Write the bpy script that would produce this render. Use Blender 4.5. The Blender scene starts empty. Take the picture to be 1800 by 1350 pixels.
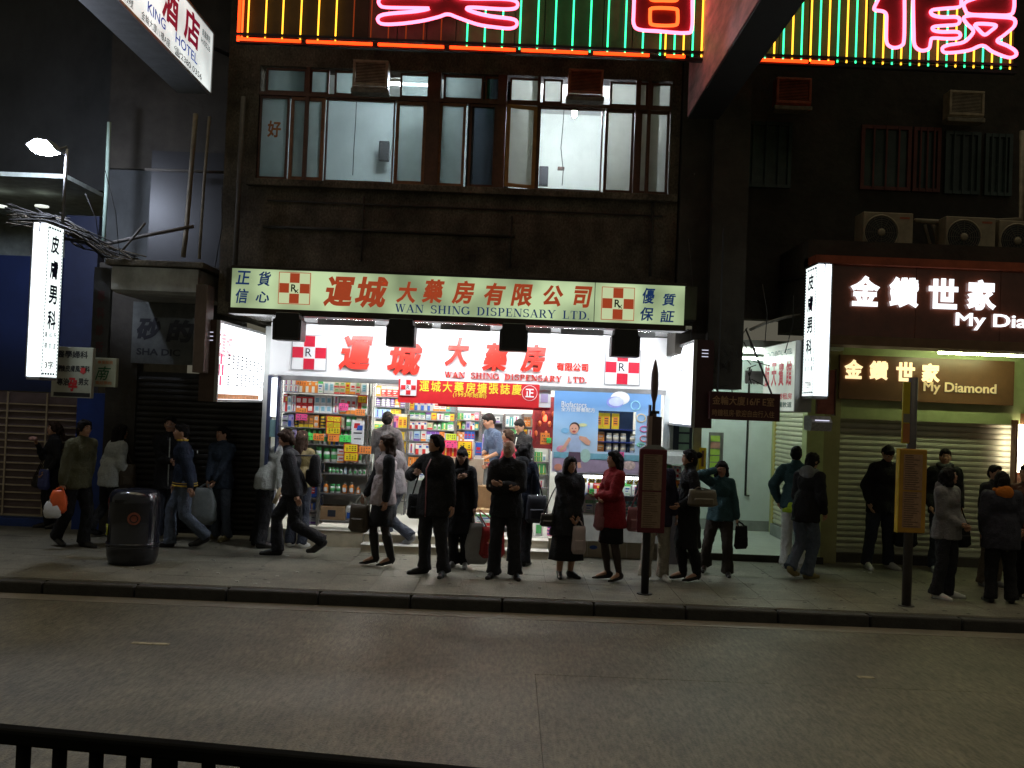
import bpy, math, random
from mathutils import Vector, Matrix, noise
random.seed(7)
SC = bpy.context.scene
COL = SC.collection
R = math.radians
PI = math.pi
# ------------------------------------------------------------------ camera
F, CAMZ, ROLL, PITCH = 1750.0, 2.12, R(2.3), R(1.22)
cd = bpy.data.cameras.new('camera'); cam = bpy.data.objects.new('camera', cd); COL.objects.link(cam)
cd.sensor_width = 36; cd.lens = F / 1800 * 36; cd.clip_start = .05; cd.clip_end = 400
fwd = Vector((0, math.cos(PITCH), math.sin(PITCH))); up0 = Vector((0, -math.sin(PITCH), math.cos(PITCH))); rt0 = Vector((1, 0, 0))
rt = rt0 * math.cos(ROLL) + up0 * math.sin(ROLL); up = up0 * math.cos(ROLL) - rt0 * math.sin(ROLL)
cam.matrix_world = Matrix(((rt.x, up.x, -fwd.x, 0), (rt.y, up.y, -fwd.y, 0), (rt.z, up.z, -fwd.z, CAMZ), (0, 0, 0, 1)))
SC.camera = cam
def ray(px, py):
    return fwd * F + rt * (px - 900) + up * (675 - py)
def P(px, py, Y):
    d = ray(px, py); k = Y / d.y
    return d.x * k, CAMZ + d.z * k
def ground(px, py, z=0.0):
    d = ray(px, py); k = (z - CAMZ) / d.z
    return d.x * k, d.y * k
# ------------------------------------------------------------------ night sky, dim warm light of the street, exposure
w = bpy.data.worlds.new('World'); SC.world = w; w.use_nodes = True
wn = w.node_tree; bg = wn.nodes['Background']
sky = wn.nodes.new('ShaderNodeTexSky'); sky.sky_type = 'NISHITA'; sky.sun_disc = False
sky.sun_elevation = R(-4); sky.sun_rotation = R(200)
mx = wn.nodes.new('ShaderNodeMix'); mx.data_type = 'RGBA'; mx.inputs[0].default_value = .9
mx.inputs[7].default_value = (1.0, .93, .70, 1)
wn.links.new(sky.outputs[0], mx.inputs[6]); wn.links.new(mx.outputs[2], bg.inputs[0])
bg.inputs[1].default_value = .105
sd = bpy.data.lights.new('street_glow', 'SUN'); sd.energy = .92; sd.angle = R(50); sd.color = (1, .90, .60)
so = bpy.data.objects.new('street_glow', sd); COL.objects.link(so); so.rotation_euler = (R(-8), R(6), 0)
SC.view_settings.view_transform = 'Standard'; SC.view_settings.look = 'None'
SC.view_settings.exposure = 0; SC.view_settings.gamma = 1
SC.render.engine = 'CYCLES'
SC.cycles.use_denoising = True; SC.cycles.max_bounces = 6; SC.cycles.diffuse_bounces = 3; SC.cycles.glossy_bounces = 3
SC.cycles.transmission_bounces = 5; SC.cycles.transparent_max_bounces = 12; SC.cycles.caustics_reflective = False; SC.cycles.caustics_refractive = False
SC.cycles.sample_clamp_indirect = 4
# ------------------------------------------------------------------ materials
MC = {}
def M(name, col=(.5, .5, .5), rough=.7, metal=0, var=.18, scale=6, bump=.0, emit=None, es=0, streak=0, spec=.4, bscale=None, stretch=None, grain=0, gs=(140, 140, 140)):
    if name in MC: return MC[name]
    m = bpy.data.materials.new(name); m.use_nodes = True; MC[name] = m
    nt = m.node_tree; b = nt.nodes['Principled BSDF']; L = nt.links.new
    b.inputs['Roughness'].default_value = rough; b.inputs['Metallic'].default_value = metal
    b.inputs['Specular IOR Level'].default_value = spec
    b.inputs['Base Color'].default_value = (*col, 1)
    tc = nt.nodes.new('ShaderNodeTexCoord'); vec = tc.outputs['Object']
    if stretch:
        mp = nt.nodes.new('ShaderNodeMapping'); mp.inputs['Scale'].default_value = stretch; L(vec, mp.inputs[0]); vec = mp.outputs[0]
    if var:
        n = nt.nodes.new('ShaderNodeTexNoise'); n.inputs['Scale'].default_value = scale; n.inputs['Detail'].default_value = 6; n.inputs['Roughness'].default_value = .65
        L(vec, n.inputs['Vector'])
        cr = nt.nodes.new('ShaderNodeValToRGB'); cr.color_ramp.elements[0].position = .3; cr.color_ramp.elements[1].position = .7
        cr.color_ramp.elements[0].color = (*[max(0, c * (1 - var)) for c in col], 1); cr.color_ramp.elements[1].color = (*[min(1, c * (1 + var)) for c in col], 1)
        L(n.outputs['Fac'], cr.inputs[0]); out = cr.outputs[0]
        if streak:
            mp = nt.nodes.new('ShaderNodeMapping'); mp.inputs['Scale'].default_value = (.8, .8, .38); L(tc.outputs['Object'], mp.inputs[0])
            n2 = nt.nodes.new('ShaderNodeTexNoise'); n2.inputs['Scale'].default_value = 3; n2.inputs['Detail'].default_value = 8; n2.inputs['Roughness'].default_value = .7; L(mp.outputs[0], n2.inputs['Vector'])
            c2 = nt.nodes.new('ShaderNodeValToRGB'); c2.color_ramp.elements[0].position = .32; c2.color_ramp.elements[1].position = .68
            c2.color_ramp.elements[0].color = (1 - streak,) * 3 + (1,); c2.color_ramp.elements[1].color = (1, 1, 1, 1); L(n2.outputs['Fac'], c2.inputs[0])
            mm = nt.nodes.new('ShaderNodeMix'); mm.data_type = 'RGBA'; mm.blend_type = 'MULTIPLY'; mm.inputs[0].default_value = 1
            L(out, mm.inputs[6]); L(c2.outputs[0], mm.inputs[7]); out = mm.outputs[2]
        if grain:
            mp = nt.nodes.new('ShaderNodeMapping'); mp.inputs['Scale'].default_value = gs; L(tc.outputs['Object'], mp.inputs[0])
            n3 = nt.nodes.new('ShaderNodeTexNoise'); n3.inputs['Scale'].default_value = 1; n3.inputs['Detail'].default_value = 3; L(mp.outputs[0], n3.inputs['Vector'])
            r3 = nt.nodes.new('ShaderNodeMapRange'); r3.inputs[1].default_value = .3; r3.inputs[2].default_value = .7; r3.inputs[3].default_value = 1 - grain; r3.inputs[4].default_value = 1 + grain; L(n3.outputs['Fac'], r3.inputs[0])
            m3 = nt.nodes.new('ShaderNodeMix'); m3.data_type = 'RGBA'; m3.blend_type = 'MULTIPLY'; m3.inputs[0].default_value = 1; L(out, m3.inputs[6]); L(r3.outputs[0], m3.inputs[7]); out = m3.outputs[2]
        L(out, b.inputs['Base Color'])
    if bump:
        nb = nt.nodes.new('ShaderNodeTexNoise'); nb.inputs['Scale'].default_value = bscale or scale * 6; nb.inputs['Detail'].default_value = 5; L(vec, nb.inputs['Vector'])
        bp = nt.nodes.new('ShaderNodeBump'); bp.inputs['Strength'].default_value = bump; bp.inputs['Distance'].default_value = .02
        L(nb.outputs['Fac'], bp.inputs['Height']); L(bp.outputs[0], b.inputs['Normal'])
    if emit:
        b.inputs['Emission Color'].default_value = (*emit, 1); b.inputs['Emission Strength'].default_value = es
    return m
def E(name, col, s, uneven=0, base=None):
    """a lit sign face, lamp or tube"""
    if name in MC: return MC[name]
    m = M(name, base or tuple(c * .6 for c in col), rough=.35, var=0, emit=col, es=s)
    if uneven:
        nt = m.node_tree; b = nt.nodes['Principled BSDF']; n = nt.nodes.new('ShaderNodeTexNoise'); n.inputs['Scale'].default_value = 1.6; n.inputs['Detail'].default_value = 1.5
        tc = nt.nodes.new('ShaderNodeTexCoord'); nt.links.new(tc.outputs['Object'], n.inputs['Vector'])
        r = nt.nodes.new('ShaderNodeMapRange'); r.inputs[1].default_value = .35; r.inputs[2].default_value = .65; r.inputs[3].default_value = s * (1 - uneven); r.inputs[4].default_value = s * (1 + uneven * .5)
        nt.links.new(n.outputs['Fac'], r.inputs[0]); nt.links.new(r.outputs[0], b.inputs['Emission Strength'])
    return m
def glass(name, col, frost=.5, alpha=.4):
    if name in MC: return MC[name]
    m = bpy.data.materials.new(name); m.use_nodes = True; MC[name] = m; nt = m.node_tree; nt.nodes.remove(nt.nodes['Principled BSDF'])
    o = nt.nodes['Material Output']; L = nt.links.new
    tr = nt.nodes.new('ShaderNodeBsdfTransparent'); tr.inputs[0].default_value = (*col, 1)
    tl = nt.nodes.new('ShaderNodeBsdfTranslucent'); tl.inputs[0].default_value = (*col, 1)
    gl = nt.nodes.new('ShaderNodeBsdfGlossy'); gl.inputs['Roughness'].default_value = .15
    a = nt.nodes.new('ShaderNodeMixShader'); a.inputs[0].default_value = frost; L(tr.outputs[0], a.inputs[1]); L(tl.outputs[0], a.inputs[2])
    if frost > .1:
        n = nt.nodes.new('ShaderNodeTexNoise'); n.inputs['Scale'].default_value = 5; n.inputs['Detail'].default_value = 7; tc = nt.nodes.new('ShaderNodeTexCoord'); L(tc.outputs['Object'], n.inputs['Vector'])
        r = nt.nodes.new('ShaderNodeMapRange'); r.inputs[3].default_value = max(0, frost - .15); r.inputs[4].default_value = min(1, frost + .15); L(n.outputs['Fac'], r.inputs[0]); L(r.outputs[0], a.inputs[0])
    f = nt.nodes.new('ShaderNodeFresnel'); f.inputs[0].default_value = 1.35
    b = nt.nodes.new('ShaderNodeMixShader'); L(f.outputs[0], b.inputs[0]); L(a.outputs[0], b.inputs[1]); L(gl.outputs[0], b.inputs[2]); L(b.outputs[0], o.inputs[0])
    return m
# ------------------------------------------------------------------ mesh helpers
class MB:
    def __init__(s): s.v = []; s.f = []; s.m = []; s.cm = 0
    def quad(s, *p):
        n = len(s.v); s.v += [tuple(q) for q in p]; s.f.append(tuple(range(n, n + len(p)))); s.m.append(s.cm); return s
    def box(s, x0, x1, y0, y1, z0, z1):
        n = len(s.v)
        s.v += [(x, y, z) for z in (z0, z1) for y in (y0, y1) for x in (x0, x1)]
        for f in ((0, 2, 3, 1), (4, 5, 7, 6), (0, 1, 5, 4), (2, 6, 7, 3), (0, 4, 6, 2), (1, 3, 7, 5)):
            s.f.append(tuple(n + i for i in f)); s.m.append(s.cm)
        return s
    def prism(s, pts, axis, a, b):
        """outline pts (2D) extruded between a and b; axis 'y': pts are (x,z); 'x': (y,z); 'z': (x,y)"""
        n = len(s.v); k = len(pts)
        mk = {'y': lambda p, t: (p[0], t, p[1]), 'x': lambda p, t: (t, p[0], p[1]), 'z': lambda p, t: (p[0], p[1], t)}[axis]
        s.v += [mk(p, a) for p in pts] + [mk(p, b) for p in pts]
        s.f.append(tuple(n + i for i in range(k))); s.f.append(tuple(n + k + i for i in reversed(range(k)))); s.m += [s.cm] * 2
        for i in range(k):
            j = (i + 1) % k; s.f.append((n + i, n + k + i, n + k + j, n + j)); s.m.append(s.cm)
        return s
    def tube(s, pts, r, seg=8, cap=True):
        pts = [Vector(p) for p in pts]; rs = r if isinstance(r, (list, tuple)) else [r] * len(pts)
        n0 = len(s.v); pu = None
        for i, p in enumerate(pts):
            d = (pts[min(i + 1, len(pts) - 1)] - pts[max(i - 1, 0)]); d = d.normalized() if d.length > 1e-9 else Vector((0, 0, 1))
            if pu is None: pu = d.orthogonal().normalized()
            u = (pu - d * pu.dot(d)); u = u.normalized() if u.length > 1e-6 else d.orthogonal().normalized(); pu = u; v = d.cross(u)
            for k in range(seg):
                a = 2 * PI * k / seg; s.v.append(tuple(p + (u * math.cos(a) + v * math.sin(a)) * rs[i]))
        for i in range(len(pts) - 1):
            for k in range(seg):
                a = n0 + i * seg + k; b = n0 + i * seg + (k + 1) % seg
                s.f.append((a, b, b + seg, a + seg)); s.m.append(s.cm)
        if cap:
            s.f.append(tuple(n0 + k for k in reversed(range(seg)))); s.f.append(tuple(n0 + (len(pts) - 1) * seg + k for k in range(seg))); s.m += [s.cm] * 2
        return s
    def lathe(s, prof, c, seg=16, sx=1, sy=1):
        n0 = len(s.v)
        for r, z in prof:
            for k in range(seg):
                a = 2 * PI * k / seg; s.v.append((c[0] + r * math.cos(a) * sx, c[1] + r * math.sin(a) * sy, c[2] + z))
        for i in range(len(prof) - 1):
            for k in range(seg):
                a = n0 + i * seg + k; b = n0 + i * seg + (k + 1) % seg
                s.f.append((a, b, b + seg, a + seg)); s.m.append(s.cm)
        s.f.append(tuple(n0 + k for k in reversed(range(seg)))); s.f.append(tuple(n0 + (len(prof) - 1) * seg + k for k in range(seg))); s.m += [s.cm] * 2
        return s
    def ell(s, c, r, rot=None, nu=12, nv=8):
        n0 = len(s.v); c = Vector(c)
        for j in range(nv + 1):
            t = PI * j / nv
            for i in range(nu):
                a = 2 * PI * i / nu; p = Vector((r[0] * math.sin(t) * math.cos(a), r[1] * math.sin(t) * math.sin(a), r[2] * math.cos(t)))
                if rot: p = rot @ p
                s.v.append(tuple(c + p))
        for j in range(nv):
            for i in range(nu):
                a = n0 + j * nu + i; b = n0 + j * nu + (i + 1) % nu
                s.f.append((a, a + nu, b + nu, b)); s.m.append(s.cm)
        return s
    def cap(s, a, b, ra, rb, seg=12):
        """tapered capsule"""
        a = Vector(a); b = Vector(b); d = (b - a); l = d.length; d = d / l if l > 1e-6 else Vector((0, 0, 1))
        pts = []; rs = []
        for t in (-.97, -.75, -.4): pts.append(a + d * ra * t); rs.append(ra * math.sqrt(1 - t * t))
        pts += [a, b]; rs += [ra, rb]
        for t in (.4, .75, .97): pts.append(b + d * rb * t); rs.append(rb * math.sqrt(1 - t * t))
        return s.tube(pts, rs, seg)
    def mesh(s, name, mats, off=(0, 0, 0), smooth=False):
        me = bpy.data.meshes.new(name)
        me.from_pydata([(v[0] - off[0], v[1] - off[1], v[2] - off[2]) for v in s.v], [], s.f)
        if not isinstance(mats, (list, tuple)): mats = [mats]
        for m in mats: me.materials.append(m)
        me.polygons.foreach_set('material_index', s.m)
        if smooth: me.polygons.foreach_set('use_smooth', [True] * len(s.f))
        me.update(); return me
def root_loc(o):
    v = Vector((0, 0, 0))
    while o: v += o.location; o = o.parent
    return v
def link(name, me, parent=None):
    o = bpy.data.objects.new(name, me); COL.objects.link(o)
    if parent: o.parent = parent
    return o
def part(name, mb, mats, parent=None, smooth=False, bevel=0, label=None):
    off = root_loc(parent) if parent else (0, 0, 0)
    o = link(name, mb.mesh(name, mats, off, smooth), parent)
    if bevel:
        b = o.modifiers.new('bevel', 'BEVEL'); b.width = bevel; b.segments = 2; b.limit_method = 'ANGLE'
    if label: o['label'] = label
    return o
def tag(o, label, cat, group=None, kind=None):
    o['label'] = label; o['category'] = cat
    if group: o['group'] = group
    if kind: o['kind'] = kind
    return o
def thing(name, label, cat, loc=(0, 0, 0), group=None, rz=0):
    o = bpy.data.objects.new(name, None); COL.objects.link(o); o.location = loc; o.rotation_euler = (0, 0, rz); o.empty_display_size = .1
    return tag(o, label, cat, group)
def struct(name, mb, mats, bevel=0):
    o = part(name, mb, mats, None, bevel=bevel); o['kind'] = 'structure'; return o
def box(x0, x1, y0, y1, z0, z1): return MB().box(min(x0, x1), max(x0, x1), min(y0, y1), max(y0, y1), min(z0, z1), max(z0, z1))
def copy_tree(o, parent=None):
    c = o.copy(); COL.objects.link(c); c.parent = parent
    for ch in o.children: copy_tree(ch, c)
    return c
# ------------------------------------------------------------------ lettering
GC = {}
def glyph_raw(s, wgt=0, outline=0, off=0):
    """verts (2D+bulge) and faces of a string; wgt fattens the strokes, outline>0 gives only a tube along the outline"""
    k = (s, wgt, outline, off)
    if k in GC: return GC[k]
    V, Fc = [], []
    jobs = [('NONE', outline, off)] if outline else ([('FRONT', 0, 0)] + ([('NONE', wgt, 0)] if wgt else []))
    for fill, bev, of in jobs:
        c = bpy.data.curves.new('t', 'FONT'); c.body = s; c.size = 1; c.resolution_u = 3; c.offset = of
        c.fill_mode = 'NONE' if fill == 'NONE' else 'FRONT'
        try: c.fill_mode = fill
        except Exception: pass
        c.bevel_depth = bev; c.bevel_resolution = 1
        o = bpy.data.objects.new('t', c); COL.objects.link(o); bpy.context.view_layer.update()
        me = bpy.data.meshes.new_from_object(o.evaluated_get(bpy.context.evaluated_depsgraph_get()))
        n = len(V); V += [tuple(v.co) for v in me.vertices]; Fc += [tuple(n + i for i in p.vertices) for p in me.polygons]
        bpy.data.objects.remove(o); bpy.data.curves.remove(c); bpy.data.meshes.remove(me)
    GC[k] = (V, Fc); return GC[k]
def lay(V, Fc, cx, cy, cz, W, H, face, mat, parent, name='lettering', flat=None, shear=0, dep=0):
    """put 2D verts into a W x H box centred on a point; face: 'f' towards the street, 'l' towards -X, 'r' towards +X"""
    xs = [v[0] for v in V]; ys = [v[1] for v in V]
    x0, x1, y0, y1 = min(xs), max(xs), min(ys), max(ys)
    if W is None: W = H * (x1 - x0) / (y1 - y0)
    if H is None: H = W * (y1 - y0) / (x1 - x0)
    sx = W / max(1e-6, x1 - x0); sy = H / max(1e-6, y1 - y0); b = MB(); sz = sy if flat is None else flat
    out = []
    for v in V:
        a = (v[0] - (x0 + x1) / 2) * sx; h = (v[1] - (y0 + y1) / 2) * sy; d = v[2] * sz; a += h * shear
        if face == 'f': out.append((cx + a, cy - d, cz + h))
        elif face == 'l': out.append((cx - d, cy - a, cz + h))
        else: out.append((cx + d, cy + a, cz + h))
    b.v = out; b.f = list(Fc); b.m = [0] * len(Fc)
    if dep:
        n = len(b.v); dv = {'f': (0, dep, 0), 'l': (dep, 0, 0), 'r': (-dep, 0, 0)}[face]
        b.v += [tuple(v[i] + dv[i] for i in range(3)) for v in out]
        ed = {}
        for f in Fc:
            for i in range(len(f)):
                e = (f[i], f[(i + 1) % len(f)]); ed[(e[1], e[0])] = ed.get((e[1], e[0]), 0); ed[e] = ed.get(e, 0) + 1
        for (p, q), c in ed.items():
            if c == 1 and ed.get((q, p), 0) == 0: b.f.append((q, p, n + p, n + q)); b.m.append(0)
    o = part(name, b, mat, parent); return o
def word(s, px0, px1, py, hpx, Y, mat, parent, wgt=0, proud=.004, dep=0, shear=0, name='lettering'):
    """a string fitted between two pixel columns on the plane at depth Y"""
    V, Fc = glyph_raw(s, wgt)
    a = P(px0, py - (px0 - (px0 + px1) / 2) * -.0402, Y); bb = P((px0 + px1) / 2, py, Y)
    W = abs(P(px1, py, Y)[0] - P(px0, py, Y)[0]); H = hpx * Y / F
    return lay(V, Fc, bb[0], Y - proud, bb[1], W, H, 'f', mat, parent, dep=dep, flat=.01, shear=shear, name=name)
def char(s, px, py, wpx, hpx, Y, mat, parent, wgt=.02, proud=.004, dep=0, shear=0, name='lettering'):
    V, Fc = glyph_raw(s, wgt); x, z = P(px, py, Y)
    return lay(V, Fc, x, Y - proud, z, wpx * Y / F, hpx * Y / F, 'f', mat, parent, dep=dep, flat=.02, shear=shear, name=name)
# serif capitals made of ribbons (x, y, width)
def _v(x, w=.17): return [(x, 0.02, w), (x, .98, w)]
def _s(x, y, w=.34): return [(x - w / 2, y, .06), (x + w / 2, y, .06)]
def arc(cx, cy, rx, ry, a0, a1, w0, w1, n=10):
    return [(cx + rx * math.cos(R(a0 + (a1 - a0) * i / n)), cy + ry * math.sin(R(a0 + (a1 - a0) * i / n)), w0 + (w1 - w0) * abs(math.cos(R(a0 + (a1 - a0) * i / n)))) for i in range(n + 1)]
SER = {
 'W': (1.15, [[(.12, .98, .16), (.36, .02, .16)], [(.36, .02, .06), (.56, .95, .06)], [(.56, .98, .16), (.80, .02, .16)], [(.80, .02, .06), (1.02, .97, .06)], _s(.12, .97, .28), _s(.56, .97, .28), _s(1.02, .97, .26)]),
 'A': (.9, [[(.12, .02, .06), (.43, .97, .06)], [(.43, .98, .17), (.76, .02, .17)], [(.2, .32, .06), (.62, .32, .06)], _s(.12, .03, .26), _s(.76, .03, .32)]),
 'N': (.98, [[(.16, .02, .06), (.16, .98, .06)], [(.2, .97, .17), (.78, .03, .17)], [(.82, .02, .06), (.82, .98, .06)], _s(.14, .97, .28), _s(.16, .03, .28), _s(.82, .97, .28)]),
 'H': (.98, [_v(.2), _v(.76), [(.2, .5, .07), (.76, .5, .07)], _s(.2, .97), _s(.2, .03), _s(.76, .97), _s(.76, .03)]),
 'I': (.46, [_v(.22), _s(.22, .97), _s(.22, .03)]),
 'L': (.78, [_v(.22), _s(.22, .97), [(.04, .03, .06), (.68, .03, .06)], [(.67, .0, .06), (.67, .3, .05)]]),
 'T': (.84, [_v(.42), _s(.42, .03), [(.06, .97, .06), (.78, .97, .06)], [(.08, .98, .06), (.08, .7, .05)], [(.76, .98, .06), (.76, .7, .05)]]),
 'E': (.82, [_v(.22), [(.05, .97, .06), (.7, .97, .06)], [(.05, .03, .06), (.72, .03, .06)], [(.22, .51, .06), (.55, .51, .06)], [(.69, .98, .05), (.69, .72, .05)], [(.71, 0, .05), (.71, .3, .05)], [(.55, .64, .05), (.55, .38, .05)]]),
 'D': (.94, [_v(.22), _s(.16, .97, .25), _s(.16, .03, .25), [(.2, .97, .06)] + arc(.38, .5, .42, .47, 90, -90, .06, .18) + [(.2, .03, .06)]]),
 'P': (.8, [_v(.22), _s(.2, .03), _s(.16, .97, .25), [(.2, .97, .06)] + arc(.4, .72, .27, .25, 90, -90, .06, .17) + [(.2, .47, .06)]]),
 'R': (.92, [_v(.22), _s(.2, .03), _s(.16, .97, .25), [(.2, .97, .06)] + arc(.4, .73, .26, .24, 90, -90, .06, .17) + [(.2, .49, .06)], [(.44, .49, .16), (.76, .03, .16)], _s(.8, .03, .2)]),
 'S': (.74, [arc(.36, .74, .25, .23, 30, 270, .07, .13) + arc(.36, .27, .27, .24, 90, -150, .07, .15), [(.6, .98, .05), (.6, .72, .05)], [(.08, .02, .05), (.08, .28, .05)]]),
 'G': (.94, [arc(.46, .5, .38, .47, 40, 350, .06, .18), [(.82, .46, .16), (.82, .06, .16)], _s(.78, .46, .3), [(.8, .98, .05), (.8, .7, .05)]]),
 'Y': (.9, [[(.12, .98, .17), (.44, .45, .17)], [(.76, .98, .06), (.46, .45, .06)], [(.44, .5, .16), (.44, .02, .16)], _s(.12, .97, .3), _s(.76, .97, .26), _s(.44, .03)]),
 '.': (.3, [[(.12, .0, .15), (.12, .15, .15)]]),
 ' ': (.55, [])}
def serif(s, extra=.06, gap=None):
    V, Fc = [], []; x = 0; k = 0
    for ch in s:
        adv, rb = SER[ch]
        if ch == ' ' and gap: adv = gap
        for r in rb:
            k += 1; n = len(V)
            for i, (a, b, wd) in enumerate(r):
                p = r[max(0, i - 1)]; q = r[min(len(r) - 1, i + 1)]; dx, dy = q[0] - p[0], q[1] - p[1]; l = math.hypot(dx, dy) or 1
                nx, ny = -dy / l * wd / 2, dx / l * wd / 2
                V += [(x + a + nx, b + ny, (k % 7) * .02), (x + a - nx, b - ny, (k % 7) * .02)]
            for i in range(len(r) - 1): Fc.append((n + 2 * i, n + 2 * i + 1, n + 2 * i + 3, n + 2 * i + 2))
        x += adv + extra
    return V, Fc
def serif_word(s, px0, px1, py, hpx, Y, mat, parent, proud=.004, dep=0, gap=None):
    V, Fc = serif(s, gap=gap); x, z = P((px0 + px1) / 2, py, Y)
    return lay(V, Fc, x, Y - proud, z, (px1 - px0) * Y / F, hpx * Y / F, 'f', mat, parent, dep=dep, flat=.02)
def rx_emblem(px, py, wpx, Y, red, pale, black, parent, r='℞', grid=None):
    """chequered red cross square with the prescription letter"""
    x, z = P(px, py, Y); h = wpx * Y / F / 2; c = h * 2 / 3
    e = part('emblem', box(x - h, x + h, Y - .012, Y, z - h, z + h), pale, parent)
    for i in range(3):
        for j in range(3):
            if (i + j) % 2: part('red_square', box(x - h + i * c + .004, x - h + (i + 1) * c - .004, Y - .018, Y - .011, z - h + j * c + .004, z - h + (j + 1) * c - .004), red, e)
    t = max(.006, h * .035); fr = MB()
    fr.box(x - h - t, x + h + t, Y - .02, Y - .002, z + h, z + h + t).box(x - h - t, x + h + t, Y - .02, Y - .002, z - h - t, z - h).box(x - h - t, x - h, Y - .02, Y - .002, z - h, z + h).box(x + h, x + h + t, Y - .02, Y - .002, z - h, z + h)
    part('border', fr, grid or red, e)
    V, Fc = glyph_raw('R', .02 if r != 'R' else .0); lay(V, Fc, x - c * .05, Y - .02, z + c * .02, c * .55, c * .72, 'f', black, e, flat=.01)
    if r != 'R':
        part('lettering', MB().tube([(x + c * .02, Y - .021, z - c * .1), (x + c * .38, Y - .021, z - c * .45)], c * .05, 4).tube([(x + c * .38, Y - .022, z - c * .1), (x + c * .08, Y - .022, z - c * .45)], c * .04, 4), black, e)
    return e
def ribbon_v(b, pts, r): b.tube(pts, r, 6)
def Yof(px, py, X):
    d = ray(px, py); return X * d.y / d.x
def Xof(px, py, Y): return P(px, py, Y)[0]
def Zof(px, py, Y): return P(px, py, Y)[1]
# ------------------------------------------------------------------ materials of the place
conc_road = M('worn_concrete_road', (.125, .115, .080), .5, var=.25, scale=.9, bump=.5, bscale=60, streak=.3, grain=.42, gs=(42, 9, 20))
pave = M('pavement', (.16, .15, .115), .55, var=.35, scale=1.8, bump=.4, bscale=50, streak=.3, grain=.35, gs=(70, 40, 40))
kerbm = M('kerb_stone', (.035, .033, .03), .8, var=.3, scale=5, bump=.4)
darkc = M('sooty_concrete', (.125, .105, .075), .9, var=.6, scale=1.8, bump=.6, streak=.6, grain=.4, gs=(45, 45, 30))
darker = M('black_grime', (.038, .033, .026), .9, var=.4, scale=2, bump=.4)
greyc = M('grey_render', (.07, .075, .075), .85, var=.25, scale=2, bump=.3, streak=.3)
palec = M('pale_render', (.42, .41, .36), .8, var=.25, scale=3, bump=.2, streak=.45)
brownf = M('brown_paint', (.10, .045, .025), .5, var=.3, scale=8)
orangef = M('bare_wood_paint', (.22, .10, .045), .55, var=.35, scale=9)
whitep = M('white_paint', (.78, .78, .76), .55, var=.05, scale=3)
roomw = M('room_wall', (.50, .56, .55), .85, var=.12, scale=1.2, streak=.12)
roomw2 = M('cream_room_wall', (.55, .58, .5), .85, var=.12, scale=1.2, streak=.12)
blackm = M('black_metal', (.012, .012, .014), .4, var=.2)
greym = M('grey_metal', (.28, .28, .28), .4, .6, var=.15)
chrome = M('chrome', (.6, .6, .62), .2, .9, var=.05)
blackp = M('black_print', (.015, .015, .02), .5, var=0)
redp = M('red_print', (.55, .02, .03), .5, var=.05)
cable = M('black_cable', (.012, .011, .01), .6, var=.2)
pipe_m = M('old_pipe', (.20, .17, .12), .6, var=.4, scale=7)
# ------------------------------------------------------------------ ground, road, kerb, pavement
KY = 10.85
struct('ground', box(-60, 60, -40, 70, -.6, -.32), darkc)
struct('road_bed', box(-30, 30, -12, KY, -.3, -.145), darker)
xj = ground(950, 1290, -.13)[0]; xs = [-30, -21, -14.4, -9.4, xj - 4.9, xj, xj + 4.9, 10.2, 16, 30]; ys = [-12, -2, 4.05, 8.42, KY - .3]
rd = part('road', box(-30, 30, KY - .295, KY - .002, -.3, -.1305), M('gutter_concrete', (.15, .132, .10), .55, var=.25, scale=2, bump=.3, grain=.3)); rd['kind'] = 'structure'
for j in range(len(ys) - 1):
    if j == len(ys) - 2: xs = [-30, -17, -8.6, 7.9, 17, 30]
    for i in range(len(xs) - 1):
        part('concrete_slab', box(xs[i] + .0025, xs[i + 1] - .0025, ys[j] + .004, ys[j + 1] - .004, -.25, -.13 - .002 * ((i + j) % 2)), conc_road, rd)
lm = M('worn_lane_paint', (.34, .30, .2), .7, var=.5, scale=14)
for a, b in ((232, 298), (1508, 1536)):
    x0, y0 = ground(a, 1130 if a < 900 else 1190, -.13); x1, _ = ground(b, 1132 if a < 900 else 1191, -.13)
    o = part('lane_marking', box(x0, x1, y0 - .03, y0 + .03, -.132, -.126), lm); o['kind'] = 'structure'
kb = part('kerb', box(-30, 30, KY + .13, KY + .2, -.3, -.004), darker); kb['kind'] = 'structure'
kx = -16.0; i = 0; ks = MB().box(0, .98, KY, KY + .148, -.3, -.001).mesh('kerb_stone', kerbm)
while kx < 16:
    o = link('kerb_stone', ks, kb); o.location = (kx, 0, random.uniform(-.004, .002)); bv = o.modifiers.new('b', 'BEVEL'); bv.width = .02; bv.segments = 2; kx += 1.0
struct('pavement', box(-30, 30, KY + .15, 24, -.3, 0), pave)
# fine shallow joints of the pavement: one relief sheet of slabs
tiles = MB()
for a in range(-34, 35):
    for b in range(9):
        x0, y0 = a * .5, KY + .17 + b * .5
        if y0 < 15.2: tiles.box(x0 + .002, x0 + .498, y0 + .002, y0 + .498, .0, .006 + random.uniform(-.0008, .0008))
st = part('paving_slabs', tiles, pave); st['kind'] = 'stuff'; st['label'] = 'dark worn paving slabs along the kerb'; st['category'] = 'paving'
# litter
lb = MB()
for i in range(9):
    x, y = ground(1318 + i * 6, 976 + random.random() * 8); lb.box(x, x + random.uniform(.04, .1), y, y + .07, .006, .02 + random.random() * .03)
tag(part('litter', lb, whitep, bevel=.004), 'crumpled white paper litter on the pavement before the alley step', 'litter')
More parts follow.
